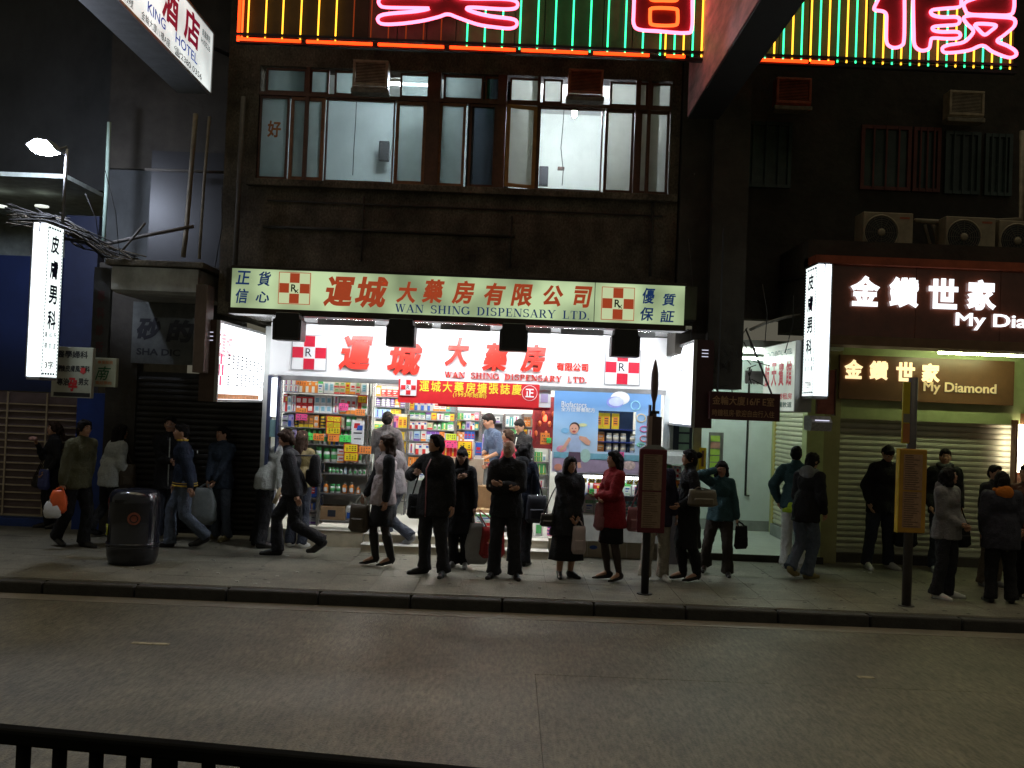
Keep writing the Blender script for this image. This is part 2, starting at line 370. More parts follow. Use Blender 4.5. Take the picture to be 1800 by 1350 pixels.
# ------------------------------------------------------------------ near railing
RY = 3.02
railm = M('railing_black', (.006, .006, .006), .95, var=.2, spec=.05)
rl = thing('railing', 'black metal railing in the foreground running along the near kerb', 'railing', (-1, RY, -.13))
zt = P(300, 1303, RY)[1]
rl.location.x = P(300, 1303, RY)[0]; ra, rb_ = ground(0, 1275, zt), ground(800, 1349, zt); rang = math.atan2(rb_[1] - ra[1], rb_[0] - ra[0])
part('top_rail', MB().box(-4.2, 5.2, RY - .03, RY + .03, zt - .05, zt), railm, rl, bevel=.012)
part('bottom_rail', MB().box(-4.2, 5.2, RY - .02, RY + .02, .02, .06), blackm, rl, bevel=.008)
bm_ = MB().tube([(0, RY, .06), (0, RY, zt - .05)], .022, 8).mesh('baluster', railm, (0, RY, -.13), True)
for i in range(77):
    o = link('baluster', bm_, rl); o.location.x = -4.1 + i * .12 - rl.location.x
for x in (-4.2, -2.6, -1.0, .6, 2.2, 3.8, 5.2): part('post', box(x - .03, x + .03, RY - .03, RY + .03, -.13, zt - .04), railm, rl, bevel=.008)
rl.rotation_euler.z = rang
# ------------------------------------------------------------------ central building with the windows
FY = 13.4
zc = 3.70                     # top of the shop canopy
zs = Zof(800, 326, FY); ztr = Zof(800, 180, FY); ztr2 = Zof(800, 173, FY); ztop = Zof(800, 128, FY)
bx0, bx1 = Xof(392, 330, FY), Xof(1192, 330, FY)
cb = thing('apartment_building', 'old dark concrete apartment building with a lit window band above the dispensary', 'building', ((bx0 + bx1) / 2, FY, 0))
wx0, wx1 = Xof(452, 240, FY), Xof(1179, 240, FY)
part('wall', box(bx0, bx1, FY, FY + .3, zc - .5, zs - .12), darkc, cb)
part('wall', box(bx0, wx0, FY, FY + .3, zs - .12, ztop), darkc, cb)
part('wall', box(wx1, bx1, FY, FY + .3, zs - .12, ztop), darkc, cb)
part('wall', box(bx0, bx1, FY, FY + .3, ztop, 12), darkc, cb)
part('window_sill', box(wx0 - .1, wx1 + .1, FY - .12, FY + .25, zs - .12, zs - .03), darkc, cb, bevel=.01)
part('roof', box(bx0, bx1, FY, FY + 6.8, 12, 12.2), darkc, cb)
part('wall', box(bx0, bx0 + .2, FY + .3, FY + 6.8, zc - .5, 12), darkc, cb)
part('wall', box(bx1 - .2, bx1, FY + .3, FY + 6.8, zc - .5, 12), darkc, cb)
for k, (pa, pb_) in enumerate((((470, 352), (1165, 372)), ((462, 398), (905, 412)), ((640, 345), (640, 460)), ((1148, 350), (1140, 485)), ((900, 380), (898, 470)))):
    q3 = [Vector((*[P(a, b, FY - .03)[0]], FY - .03, P(a, b, FY - .03)[1])) for a, b in (pa, pb_)]
    if k < 2: q3[1].z = q3[0].z
    else: q3[1].x = q3[0].x
    part('conduit', MB().tube(q3, .012 + .008 * (k % 2), 6), darker, cb, smooth=True)
# rooms behind the windows
def room(a, b, mat, dy, lampx, lampy, bulb):
    x0, x1 = Xof(a, 250, FY), Xof(b, 250, FY)
    y0, y1 = FY + .3, FY + dy; z0, z1 = zs - .3, ztop + .35
    m = MB().box(x0, x1, y1, y1 + .1, z0, z1).box(x0 - .05, x0 + .03, y0, y1, z0, z1).box(x1 - .03, x1 + .05, y0, y1, z0, z1)
    part('room_wall', m, mat, cb)
    part('room_ceiling', box(x0, x1, y0, y1 + .1, z1, z1 + .1), M('room_ceiling', (.5, .5, .45), .8, var=.1), cb)
    part('room_floor', box(x0, x1, y0, y1 + .1, z0 - .1, z0), darkc, cb)
    return x0, x1, y1, z0, z1
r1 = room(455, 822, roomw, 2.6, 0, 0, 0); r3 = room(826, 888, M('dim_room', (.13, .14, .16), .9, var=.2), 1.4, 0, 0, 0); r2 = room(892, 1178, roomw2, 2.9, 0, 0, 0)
tb = E('tube_light', (.80, .90, 1), 22)
def tube_lamp(name, label, x0, x1, y, z, mat, parent=None, r=.016, cat='lamp', grp=None):
    t = thing(name, label, cat, ((x0 + x1) / 2, y, z), grp)
    part('housing', box(x0 - .04, x1 + .04, y - .035, y + .035, z + .02, z + .07), whitep, t, bevel=.004)
    part('light_tube', MB().tube([(x0, y, z), (x1, y, z)], r, 8), mat, t, smooth=True); return t
xl, zl = P(725, 128, FY + 1.2)
tube_lamp('tube_lamp', 'bright fluorescent tube behind the top pane left of the middle windows', xl - .35, xl + .35, FY + .9, ztop + .1, E('room_tube', (.80, .92, 1), 380))
xl, zl = P(1010, 199, FY + 1.3)
t = thing('bulb', 'bare glowing bulb hanging in the right lit room', 'bulb', (xl, FY + 1.3, zl))
part('glass_bulb', MB().ell((xl, FY + 1.3, zl), (.035, .035, .065)), E('bulb_glow', (.8, .86, 1), 2200), t, smooth=True)
part('cord', MB().tube([(xl, FY + 1.3, zl + .06), (xl, FY + 1.3, ztop + .36)], .006, 5), cable, t)
# window units
pf = glass('frosted_pane', (.68, .74, .72), .78); pc = glass('clear_pane', (.95, .97, .97), .03)
pf2 = glass('frosted_cream_pane', (.72, .74, .68), .78); pd = glass('dirty_dark_pane', (.34, .38, .42), .7)
def window(a, b, z0, z1, pane, frame=brownf, yoff=.06, fw=.03, open_=0):
    py = 240; x0, x1 = Xof(a, py, FY), Xof(b, py, FY); y = FY + yoff
    fr = MB(); W = fw
    fr.box(x0, x0 + W, y - .02, y + .03, z0, z1).box(x1 - W, x1, y - .02, y + .03, z0, z1).box(x0 + W, x1 - W, y - .02, y + .03, z0, z0 + W).box(x0 + W, x1 - W, y - .02, y + .03, z1 - W, z1)
    w_ = part('window', fr, frame, cb)
    if pane: part('pane', box(x0 + W, x1 - W, y, y + .005, z0 + W, z1 - W), pane, w_)
    return w_
zA, zB = zs, ztr
# lower row
for a, b, p, f, fw in ((453, 505, pf, brownf, .03), (508, 568, pf, orangef, .045), (571, 692, pc, brownf, .02), (694, 748, pf, orangef, .045), (771, 817, pf, orangef, .035), (824, 872, pd, brownf, .035), (947, 1060, pc, brownf, .02), (1064, 1115, pf2, brownf, .035), (1124, 1177, pf2, brownf, .035)):
    window(a, b, zA, zB, p, f, fw=fw)
# the casement standing ajar, hinged left
x0, x1 = Xof(888, 250, FY), Xof(942, 250, FY); ca = MB(); L_ = x1 - x0
ca.box(0, .045, -.02, .02, zA, zB - .02).box(L_ - .045, L_, -.02, .02, zA, zB - .02).box(.045, L_ - .045, -.02, .02, zA, zA + .045).box(.045, L_ - .045, -.02, .02, zB - .065, zB - .02)
wo = link('window', ca.mesh('casement', M('light_wood', (.36, .19, .06), .5, var=.3), (0, 0, 0)), cb); wo.location = Vector((x1, FY + .02, 0)) - cb.location; wo.rotation_euler.z = PI - R(-14)
po = link('pane', box(.045, L_ - .045, -.003, .003, zA + .045, zB - .065).mesh('pane', pf2), wo)
# upper row
zC = ztr + .055
for a, b, p in ((462, 533, pf), (540, 573, pf), (583, 619, pf), (699, 755, pf), (776, 846, pf), (849, 888, pd), (893, 946, pf2), (952, 986, pf2), (1070, 1137, pf2), (1143, 1179, pf2)):
    window(a, b, zC, ztop - .02, p, brownf, fw=.025)
for a, b in ((748, 771), (872, 888), (533, 540), (942, 947), (1116, 1124), (1137, 1143)):
    part('mullion', box(Xof(a, 240, FY), Xof(b, 240, FY), FY + .01, FY + .2, zA, ztop), brownf, cb)
part('transom', box(wx0, wx1, FY + .005, FY + .15, ztr + .005, zC - .005), brownf, cb)
# red cut-paper characters on frosted panes, cords, socket and dark things against the far room walls
char('好', 482, 227, 24, 30, FY + .055, M('faded_orange_paper', (.45, .16, .05), .8), cb, .03)
for pts, yy in (([(627, 170), (625, 215), (622, 260), (620, 308)], 2.3), ([(992, 185), (990, 215), (986, 260), (990, 300), (988, 326)], 2.4)):
    c = MB().tube([(Xof(a, b, FY + .5), FY + .5, Zof(a, b, FY + .5)) for a, b in pts], .006, 5)
    part('hanging_cord', c, cable, cb)
for a, b, c, d, m in ((668, 250, 686, 284, blackm), (948, 294, 964, 328, blackm), (980, 295, 992, 300, brownf)):
    yy = FY + 2.4; part('wall_fitting', box(Xof(a, b, yy), Xof(c, b, yy), yy - .1, yy, Zof(a, d, yy), Zof(a, b, yy)), m, cb, bevel=.01)
# window air conditioners
def window_ac(px, py, wpx, hpx, Y, label, col, depth=.22):
    x, z = P(px, py, Y - depth); w_ = wpx * (Y - depth) / F / 2; h = hpx * (Y - depth) / F / 2; y0 = Y - depth
    t = thing('air_conditioner', label, 'air conditioner', (x, Y, z - h), 'window air conditioners on the dark facade')
    m = M('ac_' + col, {'rust': (.30, .10, .055), 'cream': (.34, .28, .2), 'red': (.36, .09, .05)}[col], .6, var=.35, scale=9)
    b = MB().box(x - w_, x + w_, y0 + .02, Y, z + h - .02, z + h).box(x - w_, x - w_ + .02, y0 + .02, Y, z - h, z + h - .02).box(x + w_ - .02, x + w_, y0 + .02, Y, z - h, z + h - .02).box(x - w_, x + w_, y0 + .02, Y, z - h - .02, z - h)
    part('casing', b, m, t)
    f = MB(); k = .035
    f.box(x - w_, x + w_, y0 - .005, y0 + .02, z + h - k, z + h).box(x - w_, x + w_, y0 - .005, y0 + .02, z - h, z - h + k).box(x - w_, x - w_ + k, y0 - .005, y0 + .02, z - h + k, z + h - k).box(x + w_ - k, x + w_, y0 - .005, y0 + .02, z - h + k, z + h - k)
    part('front_frame', f, m, t, bevel=.005)
    part('coil', box(x - w_ + .03, x + w_ - .03, y0 + .05, y0 + .07, z - h + .02, z + h - .02), blackm, t)
    g = MB(); n = 14
    for i in range(n): zz = z - h + k + (2 * h - 2 * k) * (i + .5) / n; g.box(x - w_ + k, x + w_ - k, y0 + .005, y0 + .012, zz - .004, zz + .004)
    part('grille', g, m, t)
    part('drip_tray', box(x - w_ - .02, x + w_ + .02, y0 + .0, Y - .02, z - h - .09, z - h - .03), M('dirty_tray', (.22, .2, .16), .8, var=.4, scale=12, streak=.4), t, bevel=.01)
    return t
window_ac(651, 128, 62, 46, FY, 'rusty framed window air conditioner left, in the lit window band', 'cream')
window_ac(1030, 143, 62, 44, FY, 'reddish window air conditioner above the room with the bare bulb', 'rust')
window_ac(1396, 159, 62, 46, 14.2, 'orange red air conditioner high on the dark wall under the neon sign', 'red')
window_ac(1700, 181, 62, 44, 14.2, 'cream framed air conditioner on the dark wall at the upper right', 'cream')
# ------------------------------------------------------------------ green dispensary sign
SY = 12.2
sx0, sx1 = Xof(407, 505, SY), Xof(1203, 540, SY)
z1 = Zof(800, 487, SY); z0 = Zof(800, 556, SY)
gs = thing('shop_sign', 'long pale green illuminated dispensary sign over the shop front', 'sign', ((sx0 + sx1) / 2, SY, z0))
# right end steps down where the dark beam crosses it
xs_ = Xof(1165, 520, SY)
gb = part('light_box', box(sx0, sx1, SY, SY + .22, z0, z1), E('green_sign_face', (.50, .64, .36), .80, .55), gs)
part('frame', MB().box(sx0 - .02, sx1 + .02, SY - .02, SY + .26, z1, z1 + .035).box(sx0 - .02, sx1 + .02, SY - .03, SY + .26, z0 - .075, z0).box(sx0 - .02, sx0, SY - .02, SY + .26, z0, z1), M('dark_sign_trim', (.05, .04, .035), .35, .6, var=.3), gs, bevel=.004)
part('seam', box(Xof(1045, 520, SY), Xof(1045, 520, SY) + .008, SY - .004, SY, z0, z1), blackp, gs)
blue = M('blue_print', (.025, .07, .30), .5, var=0, emit=(.02, .08, .3), es=.25); ored = M('orange_red_print', (.55, .08, .03), .5, var=.1, emit=(.6, .09, .03), es=.45)
for s, x, y, w_, h in (('正', 428, 488, 24, 24), ('貨', 465, 490, 22, 26), ('信', 425, 520, 22, 26), ('心', 462, 522, 24, 20), ('優', 1140, 520, 22, 28), ('保', 1137, 552, 24, 24), ('証', 1173, 556, 24, 22), ('質', 1176, 527, 22, 22)):
    char(s, x, y, w_, h, SY, blue, gs, .022, shear=.12)
for s, x, y, w_, h in (('運', 597, 513, 50, 54), ('城', 653, 514, 54, 56), ('大', 716, 514, 34, 38), ('藥', 762, 512, 36, 42), ('房', 815, 514, 36, 42), ('有', 869, 517, 36, 40), ('限', 919, 519, 36, 40), ('公', 972, 520, 36, 38), ('司', 1023, 522, 30, 38)):
    char(s, x, y, w_, h, SY, ored, gs, .036, shear=.16)
serif_word('WAN SHING DISPENSARY LTD.', 694, 1036, 548, 15, SY, blue, gs, gap=.62)
pale = E('emblem_pale', (.56, .66, .38), .85)
rx_emblem(518, 507, 54, SY, ored, pale, blackp, gs); rx_emblem(1086, 534, 56, SY, ored, pale, blackp, gs)
# ------------------------------------------------------------------ canopy and white inner fascia
IY = 14.0
ix0, ix1 = Xof(474, 640, IY), Xof(1172, 640, IY)
zf0 = Zof(800, 671, IY); zf1 = 3.14
part('canopy', box(sx0 - .15, sx1 + .2, SY + .27, FY - .01, z0 + .1, zc), darker, cb)
part('canopy_soffit', box(sx0 - .1, sx1 + .15, SY + .27, IY - .02, z0 - .02, z0 + .02), M('polished_soffit', (.8, .8, .8), .13, .75, var=.03), cb)
fa = thing('fascia_sign', 'white inner fascia with raised red characters over the shop opening', 'sign', ((ix0 + ix1) / 2, IY, zf0))
part('panel', box(ix0, ix1, IY, IY + .12, zf0, z0 - .03), M('white_fascia', (.82, .82, .82), .4, var=.03, scale=1), fa)
part('lower_trim', box(ix0, ix1, IY - .05, IY + .14, zf0 - .07, zf0 - .004), greym, fa, bevel=.006)
rl3 = M('raised_red', (.70, .035, .02), .35, var=.05); edge = redp
for s, x, y, w_, h in (('運', 627, 621, 54, 62), ('城', 712, 632, 58, 58), ('大', 805, 619, 40, 52), ('藥', 872, 628, 44, 50), ('房', 938, 630, 40, 50)):
    char(s, x, y, w_, h, IY, rl3, fa, .04, proud=.05, dep=.045, shear=.15)
word('有限公司', 978, 1034, 645, 15, IY, rl3, fa, .03, proud=.03, dep=.025)
serif_word('WAN SHING DISPENSARY LTD.', 781, 1031, 663, 11, IY, rl3, fa, proud=.03, dep=.025, gap=.7)
wem = M('white_enamel', (.8, .8, .8), .35, var=.02); sred = M('scarlet_enamel', (.55, .015, .04), .35, var=.05)
gm = M('thin_grey_line', (.25, .25, .27), .5)
rx_emblem(544, 620, 60, IY, sred, wem, blackp, fa, 'R', gm); rx_emblem(1094, 646, 60, IY, sred, wem, blackp, fa, 'R', gm)
tl = E('fascia_tube', (.90, .95, 1), 260)
for a, b in ((560, 660), (690, 760), (775, 862), (915, 968), (985, 1060), (1110, 1150)):
    x0, x1 = Xof(a, 585, 13.2), Xof(b, 585, 13.2)
    t = thing('fascia_lamp', 'grey strip lamp under the canopy soffit, ' + {560: 'first from the left', 690: 'between the left two black floodlights', 775: 'over the middle of the fascia', 915: 'right of the third floodlight', 985: 'above the small company characters', 1110: 'over the right red cross emblem'}[a], 'lamp', ((x0 + x1) / 2, 13.2, z0 - .1), 'strip lamps under the canopy')
    part('housing', box(x0, x1, 13.125, 13.165, z0 - .10, z0 - .085), M('lamp_housing', (.35, .35, .35), .4, .3), t)
    part('housing_front', box(x0, x1, 13.11, 13.125, z0 - .10, z0 - .025), M('lamp_housing'), t)
    part('light_tube', MB().tube([(x0 + .02, 13.19, z0 - .055), (x1 - .02, 13.19, z0 - .055)], .014, 8), tl, t, smooth=True)
# black floodlights hanging under the green sign
for k, (px, py) in enumerate(((509, 575), (706, 586), (903, 594), (1098, 604))):
    x, z = P(px, py, SY - .05); h = 24 * SY / F; w_ = 25 * SY / F
    t = thing('floodlight', 'black boxy floodlight hanging under the green sign, ' + ['in front of the left red cross emblem', 'second from the left', 'third from the left', 'in front of the right red cross emblem'][k], 'floodlight', (x, SY, z + h), 'black floodlights under the green sign')
    part('lamp_body', MB().prism([(x - w_ * .8, z + h), (x + w_ * .8, z + h), (x + w_ * .85, z + h * .55), (x + w_, z + h * .5), (x + w_ * .98, z - h), (x - w_, z - h), (x - w_, z + h * .5), (x - w_ * .85, z + h * .55)], 'y', SY - .2, SY + .1), blackm, t, bevel=.012)
    part('bracket', box(x - .09, x + .09, SY - .06, SY + .05, z + h, z0 - .06), blackm, t)
    part('front_rim', MB().box(x - w_ * .9, x + w_ * .9, SY - .215, SY - .2, z - h * .95, z - h * .8).box(x - w_ * .9, x - w_ * .8, SY - .215, SY - .2, z - h * .8, z + h * .3).box(x + w_ * .8, x + w_ * .9, SY - .215, SY - .2, z - h * .8, z + h * .3), M('dark_rim', (.03, .03, .032), .3), t)
# ------------------------------------------------------------------ lit side panels of the shop
def marks(b, x, ya, yb, za, zb, cols, rows, face):
    for i in range(cols):
        for j in range(rows):
            if random.random() < .72:
                y = ya + (yb - ya) * (i + .5) / cols; z = zb + (za - zb) * (j + .5) / rows; s = abs(yb - ya) / cols * .22; t = abs(zb - za) / rows * .3
                b.box(x, x + .003 * face, y - s, y + s, z - t, z + t) if face > 0 else b.box(x - .003, x, y - s, y + s, z - t, z + t)
wl = E('white_light_box', (.93, .96, 1), 2.6)
XL = Xof(380, 630, 12.25); yb = Yof(472, 640, XL); za, zb = Zof(378, 562, 12.25), Zof(374, 706, 12.25)
lp = thing('light_panel_sign', 'glowing white notice panel on the left side of the shop front', 'sign', (XL, (12.25 + yb) / 2, zb))
part('light_face', box(XL - .01, XL, 12.29, yb - .02, zb + .03, za - .03), wl, lp)
part('casing', box(XL - .2, XL - .012, 12.25, yb, zb, za), M('dark_brown_casing', (.06, .035, .025), .4, var=.3), lp)
part('frame', MB().box(XL - .01, XL + .03, 12.25, 12.29, zb, za).box(XL - .01, XL + .03, yb - .02, yb, zb, za).box(XL - .01, XL + .03, 12.29, yb - .02, za - .03, za).box(XL - .01, XL + .03, 12.29, yb - .02, zb, zb + .03), greym, lp)
mk = MB(); marks(mk, XL + .001, 12.7, yb - .3, zb + .42, zb + .62, 9, 5, 1); marks(mk, XL + .001, 12.7, yb - .3, zb + .2, zb + .38, 9, 5, 1)
part('print', mk, M('faint_ink', (.05, .05, .07), .5, var=0), lp)
V, Fc = glyph_raw('運城', .02); lay(V, Fc, XL + .002, 12.65, za - .3, .55, .32, 'r', M('washed_pink', (.5, .2, .25), .5, emit=(.9, .5, .55), es=1.1), lp, flat=.004)
part('print', MB().box(XL, XL + .004, 12.31, 12.42, zb + .33, zb + .47).box(XL, XL + .004, 12.5, 12.58, zb + .33, zb + .47).box(XL, XL + .004, 12.42, 12.5, zb + .2, zb + .33).box(XL, XL + .004, 12.42, 12.5, zb + .47, zb + .6), M('magenta_print', (.6, .05, .15), .5, emit=(.9, .12, .25), es=.9), lp)
part('print', box(XL, XL + .004, 12.31, yb - .5, zb + .035, zb + .1), M('orange_strip', (.5, .22, .1), .6, var=.6, scale=14, emit=(.5, .22, .1), es=.5), lp)
part('vent_slot', MB().box(XL - .17, XL - .05, 12.246, 12.25, za - .16, za - .15).box(XL - .17, XL - .05, 12.246, 12.25, za - .21, za - .2).box(XL - .17, XL - .05, 12.246, 12.25, za - .26, za - .25), E('slot_glow', (.8, .8, 1), .8), lp)
XR = Xof(1222, 670, 12.25); yb2 = Yof(1172, 680, XR); zA2, zB2 = Zof(1222, 597, 12.25), Zof(1222, 752, 12.25)
rp = thing('light_panel_sign', 'glowing blank white panel on the right side of the shop front', 'sign', (XR, 13, zB2))
part('light_face', box(XR, XR + .01, 12.29, yb2 - .02, zB2 + .03, zA2 - .03), wl, rp)
part('casing', box(XR + .012, XR + .22, 12.25, yb2, zB2, zA2), M('maroon_casing', (.045, .015, .02), .4, var=.3), rp)
part('frame', MB().box(XR - .03, XR + .01, 12.25, 12.29, zB2, zA2).box(XR - .03, XR + .01, yb2 - .02, yb2, zB2, zA2).box(XR - .03, XR + .01, 12.29, yb2 - .02, zA2 - .03, zA2).box(XR - .03, XR + .01, 12.29, yb2 - .02, zB2, zB2 + .03), greym, rp)
part('vent_slot', MB().box(XR + .07, XR + .15, 12.246, 12.25, zA2 - .13, zA2 - .12).box(XR + .07, XR + .15, 12.246, 12.25, zA2 - .17, zA2 - .16).box(XR + .07, XR + .15, 12.246, 12.25, zA2 - .21, zA2 - .2), MC['slot_glow'], rp)
# ------------------------------------------------------------------ shop interior shell
FZ = .24
cx0, cx1 = ix0, ix1
SB = 18.0
part('shop_floor', box(cx0, cx1, 14.32, SB, .0, FZ), M('glossy_floor_tile', (.62, .62, .58), .25, var=.06, scale=2), cb)
shopw = M('shop_wall', (.6, .62, .6), .6, var=.08)
part('shop_wall', box(cx0, cx1, SB, SB + .1, FZ, 3.1), shopw, cb)
part('shop_wall', box(cx0 - .1, cx0, 14.1, SB, 0, 3.1), shopw, cb)
part('shop_wall', box(cx1, cx1 + .1, 14.1, SB, 0, 3.1), shopw, cb)
part('shop_ceiling', box(cx0, cx1, 14.14, SB, 2.95, 3.1), whitep, cb)
stl = E('shop_tube', (1, .97, .88), 120)
for j, yy in enumerate((14.19, 15.6, 17.0)):  # front row is added unseen behind the fascia to brighten the rack fronts
    for i, xx in enumerate((-2.6, -.8, 1.0)):
        t = thing('ceiling_lamp', 'fluorescent ceiling lamp inside the dispensary, %s row, %s' % (['front', 'middle', 'rear'][j], ['left', 'centre', 'right'][i]), 'lamp', (xx, yy, 2.95), 'ceiling lamps in the dispensary')
        part('housing', box(xx - .62, xx + .62, yy - .03, yy + .1, 2.90, 2.95), whitep, t)
        for dy in (-.01, .06): part('light_tube', MB().tube([(xx - .6, yy + dy, 2.88), (xx + .6, yy + dy, 2.88)], .014, 6), stl, t, smooth=True)
# steps and plinths
cream = M('cream_tile', (.42, .37, .27), .5, var=.2, scale=4, bump=.1); creamd = M('step_lip', (.62, .6, .55), .4, var=.1)
tx0, tx1 = Xof(640, 960, 14.1), Xof(962, 965, 14.1)
stp = thing('entrance_steps', 'two cream tiled steps up to the dispensary floor', 'steps', ((tx0 + tx1) / 2, 14.1, 0))
for k, (ya, yb_, z_) in enumerate(((13.8, 14.06, .12), (14.06, 14.31, .235))):
    part('step', box(tx0, tx1, ya, yb_ + .2 * (1 - k), 0, z_ - .012), cream, stp)
    part('tread', box(tx0 - .01, tx1 + .01, ya - .015, yb_, z_ - .012, z_), creamd, stp, bevel=.003)
def plinth(a, b, zt_, label):
    x0, x1 = Xof(a, 950, 14.2), Xof(b, 950, 14.2)
    t = thing('plinth', label, 'plinth', ((x0 + x1) / 2, 14.25, 0)); n = max(1, round((x1 - x0) / .55))
    part('core', box(x0, x1, 14.235, 14.31, 0, zt_ - .01), creamd, t)
    for i in range(n):
        part('tile', box(x0 + (x1 - x0) * i / n + .004, x0 + (x1 - x0) * (i + 1) / n - .004, 14.22, 14.236, .004, zt_ - .01), cream, t)
    part('top_edge', box(x0, x1, 14.21, 14.32, zt_ - .01, zt_), creamd, t)
    return t
plinth(478, 638, .24, 'cream tiled plinth under the left medicine racks'); plinth(964, 1172, .26, 'cream tiled plinth under the glass counter on the right')
# ------------------------------------------------------------------ goods
pal = {'white': (.75, .76, .75), 'cream': (.68, .62, .45), 'orange': (.75, .25, .04), 'pink': (.72, .22, .34), 'red': (.55, .03, .03), 'yellow': (.72, .52, .03), 'green': (.08, .38, .12), 'blue': (.03, .10, .42), 'pale blue': (.35, .52, .68), 'purple': (.16, .07, .32), 'brown': (.25, .12, .05), 'teal': (.05, .34, .34), 'silver': (.5, .52, .53), 'dark': (.03, .035, .05), 'lilac': (.45, .38, .6)}
PM = {k: M('print_' + k.replace(' ', '_'), v, .4, var=.06, scale=20) for k, v in pal.items()}
inks = {'white': ['blue', 'red', 'green', 'orange', 'pale blue', 'teal'], 'cream': ['brown', 'red', 'green'], 'orange': ['white', 'cream', 'brown'], 'pink': ['white', 'red', 'purple'], 'red': ['yellow', 'white', 'cream'], 'yellow': ['red', 'dark', 'orange'], 'green': ['white', 'yellow', 'cream'], 'blue': ['white', 'yellow', 'red'], 'pale blue': ['white', 'blue', 'purple'], 'purple': ['white', 'pink', 'silver'], 'brown': ['yellow', 'cream', 'orange'], 'teal': ['white', 'yellow', 'cream'], 'silver': ['blue', 'purple', 'dark'], 'dark': ['white', 'yellow', 'red'], 'lilac': ['white', 'purple', 'blue']}
BOXM = {}
def carton_mesh(col, var):
    k = (col, var)
    if k in BOXM: return BOXM[k]
    rr = random.Random(hash_(col) + var * 17); a, c = rr.sample(inks[col], 2)
    b = MB(); b.box(-.5, .5, 0, 1, 0, 1)
    def pl(x0, x1, z0, z1, m, d=.012): b.cm = m; b.quad((x0, -d, z0), (x1, -d, z0), (x1, -d, z1), (x0, -d, z1)); b.cm = 0
    t = var % 5
    if t == 0: pl(-.5, .5, .0, .22, 1); pl(-.3, .3, .55, .72, 2); pl(-.36, .36, .38, .44, 2)
    elif t == 1: pl(-.12, .12, .12, .88, 1); pl(-.42, .42, .02, .08, 2); pl(-.06, .06, .3, .7, 2, .02)
    elif t == 2: pl(-.5, .5, .72, 1, 1); pl(-.36, .3, .48, .6, 2); pl(-.36, .1, .3, .36, 2); pl(-.36, .36, .1, .15, 1)
    elif t == 3:
        pl(-.34, .34, .22, .78, 1)
        for i in range(3): pl(-.24, .24, .32 + i * .15, .38 + i * .15, 2, .02)
    else: pl(-.5, 0, .0, .5, 1); pl(.05, .42, .6, .8, 2); pl(-.4, .4, .86, .92, 1)
    me = b.mesh('carton', [PM[col], PM[a], PM[c]]); BOXM[k] = me; return me
def hash_(s): return sum(ord(c) * (i + 3) for i, c in enumerate(s))
def bottle_mesh(kind, col):
    k = (kind, col)
    if k in BOXM: return BOXM[k]
    b = MB()
    if kind == 'pump_bottle':
        b.lathe([(.3, 0), (.36, .03), (.36, .5), (.3, .62), (.1, .68), (.1, .74)], (0, 0, 0), 12, 1, .7); b.cm = 1
        b.lathe([(.14, .72), (.14, .8), (.05, .8), (.05, .93)], (0, 0, 0), 8); b.box(-.3, .1, -.06, .06, .92, .99); b.quad((-.24, -.27, .12), (.24, -.27, .12), (.24, -.27, .45), (-.24, -.27, .45))
    elif kind == 'jar':
        b.lathe([(.4, 0), (.46, .05), (.46, .68), (.38, .76)], (0, 0, 0), 12); b.cm = 1
        b.lathe([(.42, .76), (.42, .98), (.38, 1)], (0, 0, 0), 12)
        b.lathe([(.47, .2), (.47, .55)], (0, 0, 0), 12)
    elif kind == 'tin':
        b.lathe([(.46, 0), (.48, .02), (.48, .98), (.44, 1)], (0, 0, 0), 12); b.cm = 1
        for z in (.12, .4, .68): b.lathe([(.487, z), (.487, z + .14)], (0, 0, 0), 12)
    elif kind == 'bottle':
        b.lathe([(.36, 0), (.4, .03), (.4, .6), (.3, .74), (.15, .8)], (0, 0, 0), 12, 1, .75); b.cm = 1
        b.lathe([(.2, .8), (.2, .97), (.17, 1)], (0, 0, 0), 10); b.quad((-.26, -.32, .12), (.26, -.32, .12), (.26, -.32, .5), (-.26, -.32, .5))
    ic = {'white': 'green', 'pale blue': 'white', 'green': 'white', 'purple': 'silver', 'yellow': 'dark', 'red': 'white', 'orange': 'white', 'cream': 'brown', 'brown': 'white', 'teal': 'white', 'silver': 'cream', 'pink': 'purple', 'dark': 'silver', 'blue': 'white', 'lilac': 'white'}[col]
    me = b.mesh(kind, [PM[col], PM[ic]], smooth=kind != 'x'); BOXM[k] = me; return me
nrow = {}
KN = {'carton': 'carton', 'jar': 'jar', 'bottle': 'bottle', 'pump_bottle': 'pump bottle', 'tin': 'tin'}
def size_word(w_, h): return 'squat' if h < w_ * .9 else ('tall' if h > w_ * 1.9 else 'upright')
def put(kind, col, x, y, z, w_, d, h, var=0, rz=0):
    me = carton_mesh(col, var) if kind == 'carton' else bottle_mesh(kind, col)
    o = link({'carton': 'medicine_carton', 'jar': 'jar', 'bottle': 'bottle', 'pump_bottle': 'pump_bottle', 'tin': 'tin'}[kind], me); o.location = (x, y, z); o.scale = (w_, d, h); o.rotation_euler.z = rz
    return o
ORD = ['top', 'second', 'third', 'fourth', 'fifth', 'sixth', 'seventh', 'eighth', 'ninth']
